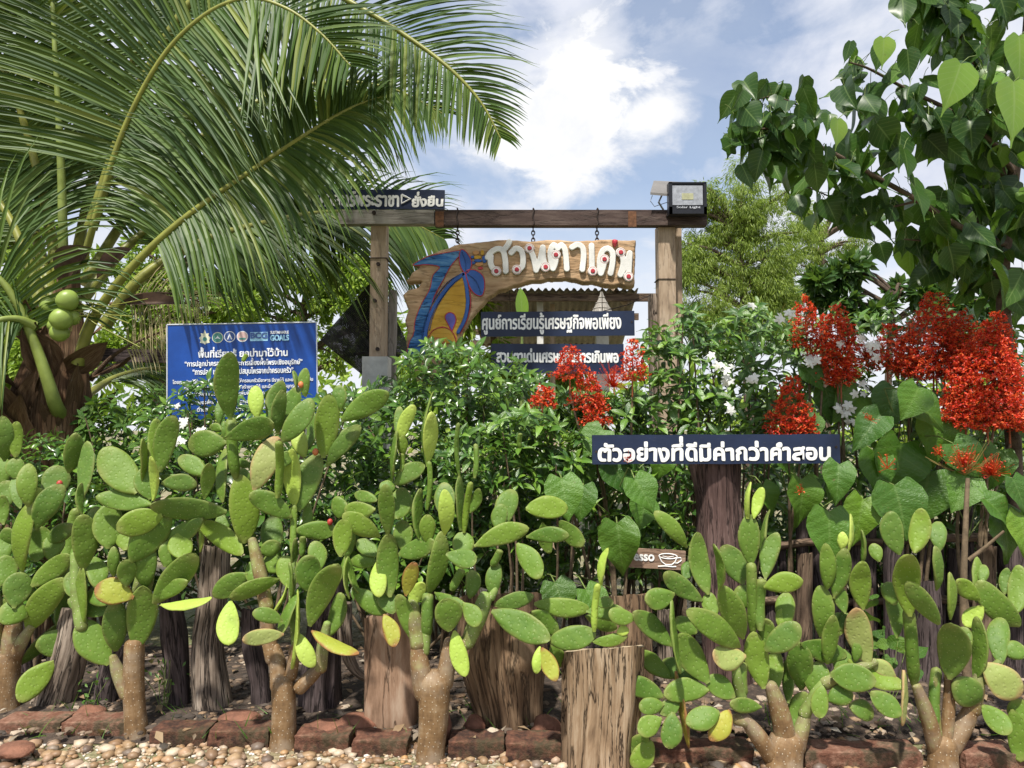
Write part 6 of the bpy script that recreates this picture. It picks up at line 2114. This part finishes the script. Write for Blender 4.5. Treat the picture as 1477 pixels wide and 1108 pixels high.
def rosette_shrub(name, label, cat, poly, Y0, Y1, n, leaf_len, mat, tpl, base_px, seed, whorl=(5, 8), nstem=16, flowers=(), group=None, fsize=0.022, loose=0.5):
    rr = random.Random(seed)
    b = P(base_px[0], base_px[1], (Y0 + Y1) / 2)
    root = thing(name, label, cat, (b.x, (Y0 + Y1) / 2, 0), group)
    cl = pixel_cloud(n, poly, Y0, Y1, rr)
    pts = [P(*c) for c in cl]
    bases = [Vector((b.x + rr.uniform(-0.25, 0.25), (Y0 + Y1) / 2 + rr.uniform(-0.15, 0.15), -0.02)) for _ in range(7)]
    for p in rr.sample(pts, min(int(nstem * 0.38), len(pts))):
        stems = MB()
        q = min(bases, key=lambda k: abs(k.x - p.x) + rr.random() * 0.3)
        stems.tube(smooth_path([q, q.lerp(p, 0.45) + Vector((rr.uniform(-0.1, 0.1), rr.uniform(-0.05, 0.05), 0.12)), p], 8), list(np.linspace(0.012, 0.004, 9)), 6, True)
        part(stems, 'stem', M['twig'], root, True)
    tw = MB()
    Pp, D, N, S = [], [], [], []
    for p in pts:
        ax = Vector((rr.uniform(-0.7, 0.7), rr.uniform(-1.0, 0.2), rr.uniform(0.2, 1.0))).normalized()
        u = ax.cross(Vector((0.3, 0.2, 0.9))).normalized()
        v = ax.cross(u)
        k = rr.randint(*whorl)
        ph = rr.uniform(0, 6.28)
        if rr.random() < loose:
            tw.tube([p - ax * rr.uniform(0.06, 0.16) + Vector((rr.uniform(-.03, .03), 0.03, -0.02)), p], 0.0025, 4, False)
        for i in range(k):
            a = ph + i * 2.4
            lv = i / k
            d = (u * math.cos(a) + v * math.sin(a)) + ax * (0.15 + 0.7 * lv)
            Pp.append((p - ax * 0.05 * (1 - lv))[:])
            D.append(d[:])
            N.append((ax + Vector((rr.uniform(-.25, .25), rr.uniform(-.25, .25), rr.uniform(-.1, .3))))[:])
            S.append(leaf_len * rr.uniform(0.6, 1.15) * (1.0 - 0.4 * lv))
    tw.mi = [q * 0 + 1 for q in tw.mi]
    for k in range(2):
        t2 = tpl if k == 0 else (T_JAS2 if tpl is T_JAS else T_GLOSS2)
        tw.scatter(t2, Pp[k::2], D[k::2], N[k::2], S[k::2], np.array(S[k::2]) * npr.uniform(0.75, 1.2, len(S[k::2])))
    part(tw, 'foliage', [M[mat], M['green_twig']], root, True)
    for (px, py, rp, cnt) in flowers:
        mb = MB()
        Yf = Y0 - 0.11
        fp = [P(px + rr.uniform(-rp, rp), py + rr.uniform(-rp, rp), Yf + rr.uniform(-0.03, 0.05)) for _ in range(cnt)]
        for q in fp:
            mb.tube([P(px, py + 6, Yf + 0.06), q + Vector((0, 0.012, 0)), q], 0.0016, 4, False)
        mb.mi = [q * 0 + 1 for q in mb.mi]
        star_flowers(mb, fp, fsize, rr)
        part(mb, 'flower_cluster', [M['white_petal'], M['green_twig']], root)
    return root


rosette_shrub('jasmine_shrub', 'dense small-leaved green shrub between the blue board and the red-flowered plant', 'shrub', [(500, 570), (530, 552), (566, 545), (578, 505), (620, 490), (690, 500), (760, 520), (800, 560), (790, 760), (700, 830), (560, 830), (490, 740)],
              4.65, 5.6, 820, 0.112, 'jasmine', T_JAS, (640, 700), 31, nstem=44, flowers=[(640, 745, 10, 2)])
rosette_shrub('jasmine_shrub', 'shrub with bigger glossy leaf whorls left of the long navy sign', 'shrub', [(640, 640), (700, 600), (770, 590), (840, 620), (850, 690), (800, 720), (720, 715), (650, 690)],
              4.3, 4.7, 130, 0.115, 'glossy', T_GLOSS, (740, 720), 32, whorl=(6, 9), nstem=26)
rosette_shrub('jasmine_shrub', 'leafy shrub below the blue board with a few white blossoms', 'shrub', [(200, 620), (235, 560), (300, 545), (370, 570), (430, 560), (500, 555), (520, 620), (500, 720), (380, 760), (230, 760), (190, 690)],
              4.5, 4.9, 330, 0.10, 'jasmine', T_JAS, (340, 700), 33, nstem=30, flowers=[(264, 610, 9, 5), (285, 628, 9, 5), (258, 640, 7, 3), (256, 590, 5, 2)])
rosette_shrub('jasmine_shrub', 'low bright green shrub at the foot of the palm trunk', 'shrub', [(90, 620), (130, 575), (220, 560), (300, 560), (300, 660), (200, 720), (60, 720), (60, 650)],
              4.95, 5.5, 300, 0.10, 'heart', T_JAS, (180, 720), 34, nstem=20)
rosette_shrub('jasmine_shrub', 'green undergrowth behind the leftmost cactus', 'shrub', [(-40, 620), (60, 620), (120, 650), (160, 760), (120, 880), (-40, 880)],
              4.4, 4.9, 260, 0.10, 'jasmine', T_JAS, (40, 800), 35, nstem=20)
rosette_shrub('crape_jasmine_shrub', 'crape jasmine with white pinwheel flowers beside the right gate post', 'shrub', [(930, 470), (985, 440), (1040, 455), (1110, 430), (1140, 470), (1130, 560), (1110, 625), (930, 640), (900, 600), (925, 540)],
              4.5, 5.1, 250, 0.12, 'glossy', T_GLOSS, (1020, 700), 36, whorl=(5, 7), nstem=40, fsize=0.030,
              flowers=[(1052, 540, 13, 6), (1040, 532, 6, 2), (1088, 548, 9, 3), (1056, 588, 8, 2), (1126, 457, 8, 3), (1135, 448, 6, 2), (1022, 515, 6, 1), (1090, 438, 5, 1)])
rosette_shrub('crape_jasmine_shrub', 'crape jasmine leaves rising above the navy planks behind the small red panicle', 'shrub', [(800, 560), (860, 570), (920, 560), (930, 640), (860, 640), (800, 620)],
              4.7, 5.2, 120, 0.115, 'glossy', T_GLOSS, (870, 700), 37, whorl=(5, 7), nstem=20)
rosette_shrub('crape_jasmine_shrub', 'crape jasmine among the red panicles on the far right with white flowers', 'shrub', [(1130, 470), (1180, 440), (1260, 445), (1340, 440), (1477, 460), (1500, 640), (1380, 660), (1240, 640), (1140, 620)],
              4.75, 5.3, 250, 0.12, 'glossy', T_GLOSS, (1290, 700), 38, whorl=(5, 7), nstem=36, fsize=0.032,
              flowers=[(1172, 524, 9, 4), (1212, 500, 6, 2), (1242, 560, 9, 4), (1222, 592, 9, 4), (1230, 606, 9, 5), (1214, 590, 6, 3), (1262, 500, 16, 6), (1240, 490, 8, 3)])
rosette_shrub('dark_leaf_shrub', 'shaded green shrub filling the space behind the dark sign post', 'shrub', [(860, 660), (1010, 670), (1010, 800), (940, 830), (870, 820), (840, 740)],
              4.5, 5.1, 230, 0.11, 'glossy', T_GLOSS, (930, 800), 39, whorl=(4, 6), nstem=40)
rosette_shrub('dark_leaf_shrub', 'shaded green shrub behind the right cactus and rail fence', 'shrub', [(1080, 670), (1500, 660), (1500, 900), (1200, 900), (1080, 800)],
              4.7, 5.4, 520, 0.12, 'glossy', T_GLOSS, (1300, 800), 40, whorl=(4, 6), nstem=40)
rosette_shrub('dark_leaf_shrub', 'shaded green shrub behind the tall cactus and the V-forked one', 'shrub', [(380, 720), (560, 740), (820, 720), (830, 820), (600, 860), (380, 830)],
              4.5, 5.2, 420, 0.10, 'jasmine', T_JAS, (600, 800), 41, whorl=(4, 6), nstem=34)


rosette_shrub('dark_leaf_shrub', 'added low hedge, dark leaves standing in for deep shade behind the logs and left-hand cacti', 'shrub', [(-40, 690), (300, 680), (560, 700), (860, 700), (860, 880), (500, 880), (200, 880), (-40, 880)],
              5.3, 6.0, 620, 0.13, 'bg_dark', T_GLOSS, (420, 800), 42, whorl=(5, 7), nstem=20)  # added hedge: its dark leaf colour stands in for shade behind the trunks
rosette_shrub('dark_leaf_shrub', 'added low hedge, dark leaves standing in for deep shade behind the rail fence', 'shrub', [(850, 640), (1520, 620), (1520, 880), (850, 880)],
              5.4, 6.1, 560, 0.13, 'bg_dark', T_GLOSS, (1200, 800), 43, whorl=(5, 7), nstem=20)  # second added hedge, dark-leaved to supply the deep shade here


# ------------------------------------------------------------------ pagoda flowers
def cone_panicle(mb, sb, px, py_top, py_bot, w_px, Y, dens, rr, lean=0.0):
    top, bot = P(px + lean, py_top, Y), P(px, py_bot, Y)
    H = (top - bot).length
    R0 = w_px * mpp(Y) / 2
    sb.tube([bot - Vector((0, 0, 0.12)), bot, top], [0.006, 0.005, 0.002], 5)
    Pp, D, N, S = [], [], [], []
    tiers = max(7, int(H / 0.034))
    for k in range(tiers):
        f = (k + 0.5) / tiers
        c = bot.lerp(top, f)
        rad = R0 * (1 - f) ** 0.62 * (1.0 if f > 0.08 else 0.8) + 0.012
        na = max(6, int(rad * 2 * math.pi / 0.034))
        for a in range(na):
            an = 2 * math.pi * (a + rr.random()) / na
            ln = rad * rr.uniform(0.72, 1.18)
            if rr.random() < 0.2:
                continue
            tip = c + Vector((math.cos(an) * ln, math.sin(an) * ln, -0.25 * ln + rr.uniform(-0.01, 0.02)))
            sb.tube([c, tip], 0.0014, 3, False)
            for _ in range(dens):
                q = c.lerp(tip, rr.uniform(0.55, 1.06)) + Vector((rr.uniform(-.014, .014), rr.uniform(-.014, .014), rr.uniform(-.006, .02)))
                for _k in range(4):
                    Pp.append(q[:])
                    D.append((rr.gauss(0, 1), rr.gauss(0, 1) - 0.2, rr.gauss(0, 1) + 0.3))
                    N.append((rr.gauss(0, 1), rr.gauss(0, 1), 1))
                    S.append(rr.uniform(0.014, 0.022))
    mb.scatter(T_FLOR, Pp, D, N, S)


T_FLOR = leaf_tpl(0.55, 2, 0.2, 0.35, 'ellip', 3)


def pagoda(label, panicles, leaves, base_px, Y, seed, stalks=(), extra=()):
    rr = random.Random(seed)
    b = P(base_px[0], base_px[1], Y)
    root = thing('pagoda_flower_plant', label, 'flowering plant', (b.x, Y, 0), 'pagoda flower plants with red panicles')
    bx = Vector((b.x, Y, -0.02))
    for pn in panicles:
        fb, sb = MB(), MB()
        cone_panicle(fb, sb, pn[0], pn[1], pn[2], pn[3], pn[4], pn[5] if len(pn) > 5 else 3, rr, rr.uniform(-5, 5))
        o = part(fb, 'flower_panicle', M['pagoda'], root)
        part(sb, 'stalks', M['pagoda_stalk'], o, True)
        q = P(pn[0], pn[2], pn[4]) - Vector((0, 0, 0.1))
        st = MB()
        st.tube(smooth_path([bx + Vector((rr.uniform(-.1, .1), 0, 0)), bx.lerp(q, 0.5) + Vector((rr.uniform(-.08, .08), 0, 0.05)), q], 10), list(np.linspace(0.014, 0.006, 11)), 8, True, 0.1, seed)
        part(st, 'stem', M['twig'], root, True)
    lf, pt = MB(), MB()
    for (px, py, s, dx, dz, fx, fz, Yl) in leaves:
        p = P(px, py, Yl)
        s *= 0.88
        lf.scatter(T_HEART2 if rr.random() < 0.5 else T_HEART, [p[:]], [(dx, -0.25, dz)], [(fx, -1, fz)], [s * mpp(Yl)], [s * mpp(Yl) * rr.uniform(0.85, 1.15)])
        a = p + Vector((rr.uniform(-.03, .03) - 0.3 * dx * 0.2, 0.22, 0.06 * rr.random()))
        pt.tube([a, (a + p) / 2 + Vector((0, 0, 0.02)), p], 0.004, 5, False)
        q = Vector((b.x, Y, a.z * 0.8))
        pt.tube([q, a], 0.004, 5, False)
    pt.mi = [q * 0 + 1 for q in pt.mi]
    pt.f += [q + pt.n for q in lf.f]
    pt.mi += lf.mi
    pt.v += lf.v
    pt.uv += lf.uv
    pt.at += lf.at
    part(pt, 'leaves', [M['heart'], M['green_twig']], root, True)
    for (px, py, n_, Yl) in stalks:
        sb = MB()
        for k in range(n_):
            a = rr.uniform(-0.9, 0.9)
            q = P(px, py, Yl)
            L = rr.uniform(0.12, 0.26)
            e = q + Vector((math.sin(a) * L, rr.uniform(-0.12, 0.12), math.cos(a) * L * rr.uniform(0.4, 1)))
            sb.tube([q, (q + e) / 2 + Vector((0, 0, -0.01)), e], [0.003, 0.002, 0.001], 4, False)
        part(sb, 'spent_panicle', M['dry_stalk'], root, True)
    for (px, py, rp, n_, Yl) in extra:
        fb = MB()
        Pp = [P(px + rr.gauss(0, rp * 0.5), py + rr.gauss(0, rp * 0.4), Yl + rr.uniform(-.04, .04))[:] for _ in range(n_)]
        for q in Pp:
            fb.tube([P(px, py + rp * 0.6, Yl + 0.03), q], 0.0011, 3, False)
        fb.scatter(T_FLOR, Pp, rdirs(n_), rdirs(n_, 1), npr.uniform(0.009, 0.016, n_))
        part(fb, 'flower_tuft', M['pagoda'], root)
    return root


def hl(rows, Yc, seed):
    """heart leaves: (px, py, size px) with hanging pose"""
    rr = random.Random(seed)
    return [(r[0], r[1], r[2], r[3] if len(r) > 3 else rr.uniform(-0.6, 0.6), r[4] if len(r) > 4 else -rr.uniform(0.5, 1.0), rr.uniform(-0.3, 0.3), rr.uniform(0.35, 0.95), (4.42 + rr.uniform(0, 0.1) if 830 < r[0] < 1230 and 560 < r[1] < 668 else Yc + rr.uniform(-0.15, 0.2))) for r in rows]


pagoda('red pagoda flower plant in front of the lower navy plank, left of the long sign', [(822, 500, 545, 58, 4.62), (912, 490, 550, 46, 4.62), (848, 535, 588, 60, 4.60), (860, 575, 612, 50, 4.58), (782, 560, 585, 34, 4.6)],
       hl([(890, 755, 82, 0.10, -1), (915, 690, 62), (880, 665, 66), (842, 700, 60), (870, 620, 56), (800, 840, 60, 0.2, -0.5), (845, 850, 62, 0.4, -0.5), (832, 662, 58), (900, 640, 48), (960, 650, 50), (930, 720, 50), (810, 690, 70, 0.1, -0.6)], 4.15, 51),
       (880, 760), 4.55, 61, [], [(884, 545, 22, 150, 4.6), (905, 660, 8, 18, 4.1), (905, 755, 8, 14, 4.1)])
pagoda('pagoda flower plant with a single red cone standing behind the long sign', [(1137, 545, 628, 70, 4.42, 5), (1155, 585, 630, 50, 4.44, 3)],
       hl([(1155, 692, 74, 0.05, -1), (1195, 738, 86, -0.05, -1), (1120, 655, 50), (1180, 640, 46, -0.7, -0.2), (1210, 670, 62), (1245, 720, 74), (1100, 700, 50), (1165, 600, 46)], 4.2, 52),
       (1140, 760), 4.6, 62, [], [(1155, 705, 10, 14, 4.05)])
pagoda('pagoda flower plant with a tall dark red cone between two jasmine clusters', [(1208, 440, 545, 62, 4.7, 4), (1164, 428, 500, 50, 4.75, 3), (1186, 455, 520, 50, 4.72, 3), (1222, 470, 520, 50, 4.72, 3), (1213, 520, 552, 44, 4.66, 3)],
       hl([(1190, 560, 60), (1240, 570, 60, -0.6, -0.4), (1160, 530, 48), (1290, 560, 70), (1150, 580, 60)], 4.6, 53), (1200, 760), 4.75, 63, [], [(1205, 540, 16, 120, 4.65), (1250, 505, 20, 120, 4.75)])
pagoda('pagoda flower plant with wide red panicles reaching highest against the sky', [(1346, 422, 535, 104, 4.6, 4), (1280, 468, 530, 70, 4.7, 3), (1310, 480, 540, 60, 4.65, 3), (1385, 448, 540, 70, 4.62, 4), (1362, 470, 545, 90, 4.58, 3)],
       hl([(1310, 570, 78, 0.5, -0.5), (1270, 600, 70, -0.6, -0.5), (1350, 600, 80), (1300, 640, 100, -0.25, -0.8), (1260, 650, 78), (1340, 680, 92, -0.3, -0.8), (1290, 700, 88, 0.1, -0.8), (1375, 640, 70), (1325, 560, 60)], 4.3, 54),
       (1310, 780), 4.6, 64, [], [(1280, 665, 18, 20, 4.1), (1255, 600, 10, 14, 4.1)])
pagoda('pagoda flower plant with the biggest orange-red cone and spent stalks at the right border', [(1424, 465, 612, 118, 4.35, 5), (1392, 505, 606, 76, 4.38, 4), (1456, 515, 616, 80, 4.36, 4), (1440, 450, 540, 56, 4.36, 4)],
       hl([(1440, 650, 70), (1470, 600, 66), (1440, 740, 80, 0.3, -0.9), (1400, 690, 66, -0.5, -0.6), (1470, 740, 70), (1460, 690, 60), (1420, 720, 60, 0.6, -0.5)], 4.2, 55),
       (1396, 800), 4.35, 65, [(1392, 685, 46, 4.2)], [(1392, 662, 20, 150, 4.15), (1430, 672, 22, 130, 4.2), (1355, 650, 10, 30, 4.2)])
# woody stem of that plant
ws = thing('woody_stem', 'bare brown woody stem with a side branch rising between the right cactus pads', 'stem', (P(1393, 900, 4.1).x, 4.1, 0))
mb = MB()
f = P(1393, 900, 4.1)
mb.tube(smooth_path([(f.x, 4.1, -0.02), P(1390, 900, 4.1), P(1392, 780, 4.1), P(1396, 690, 4.15)], 16), list(np.linspace(0.024, 0.012, 17)), 10, True, 0.15, 5)
part(mb, 'stem', M['twig'], ws, True)
mb = MB()
mb.tube(smooth_path([P(1397, 808, 4.1), P(1420, 790, 4.08), P(1448, 766, 4.05)], 8), list(np.linspace(0.012, 0.006, 9)), 8, True, 0.15, 7)
part(mb, 'branch', M['twig'], ws, True)

# heart-leaved ground cover and weeds among the logs
wd = MB()
n = 260
wd.scatter(T_GRASS, np.stack([npr.uniform(-2.4, 2.4, n), npr.uniform(3.56, 4.0, n), np.full(n, 0.05)], 1), rdirs(n, 1.2), rdirs(n), npr.uniform(0.05, 0.13, n))
kind(tag(wd.build('weeds', M['grass']), 'thin weeds and grass blades sprouting behind the bricks', 'weeds'), 'stuff')
for k, (px, py, s, lab) in enumerate([(238, 830 + 130, 26, 'small clover-like weed beside the second cactus trunk'), (126, 1000, 30, 'small leafy weed behind the bricks between the first two cacti'),
                                      (1275, 930, 50, 'heart-leaved creeper low behind the right cactus'), (838, 980, 24, 'tiny dark weed left of the pale cut log')]):
    Yw = 3.95
    c = P(px, py, Yw)
    root = thing('weed', lab, 'weed', (c.x, Yw, 0))
    mb = MB()
    n = 26
    pos = [(P(px + rnd.gauss(0, s * 0.5), py + rnd.gauss(0, s * 0.8), Yw + rnd.uniform(-.06, .06)))[:] for _ in range(n)]
    mb.scatter(T_HEART if k == 2 else T_SMALL, pos, rdirs(n, -0.3), rdirs(n) + np.array([0, -1, 0.6]), npr.uniform(0.03, 0.06, n) * (1.6 if k == 2 else 0.8))
    part(mb, 'leaves', M['grass'] if k != 2 else M['heart'], root, True)
    mb = MB()
    for q in pos[::3]:
        mb.tube([(c.x, Yw, 0.0), ((c.x + q[0]) / 2, Yw, q[2] * 0.6), q], 0.002, 4, False)
    part(mb, 'stems', M['green_twig'], root, True)
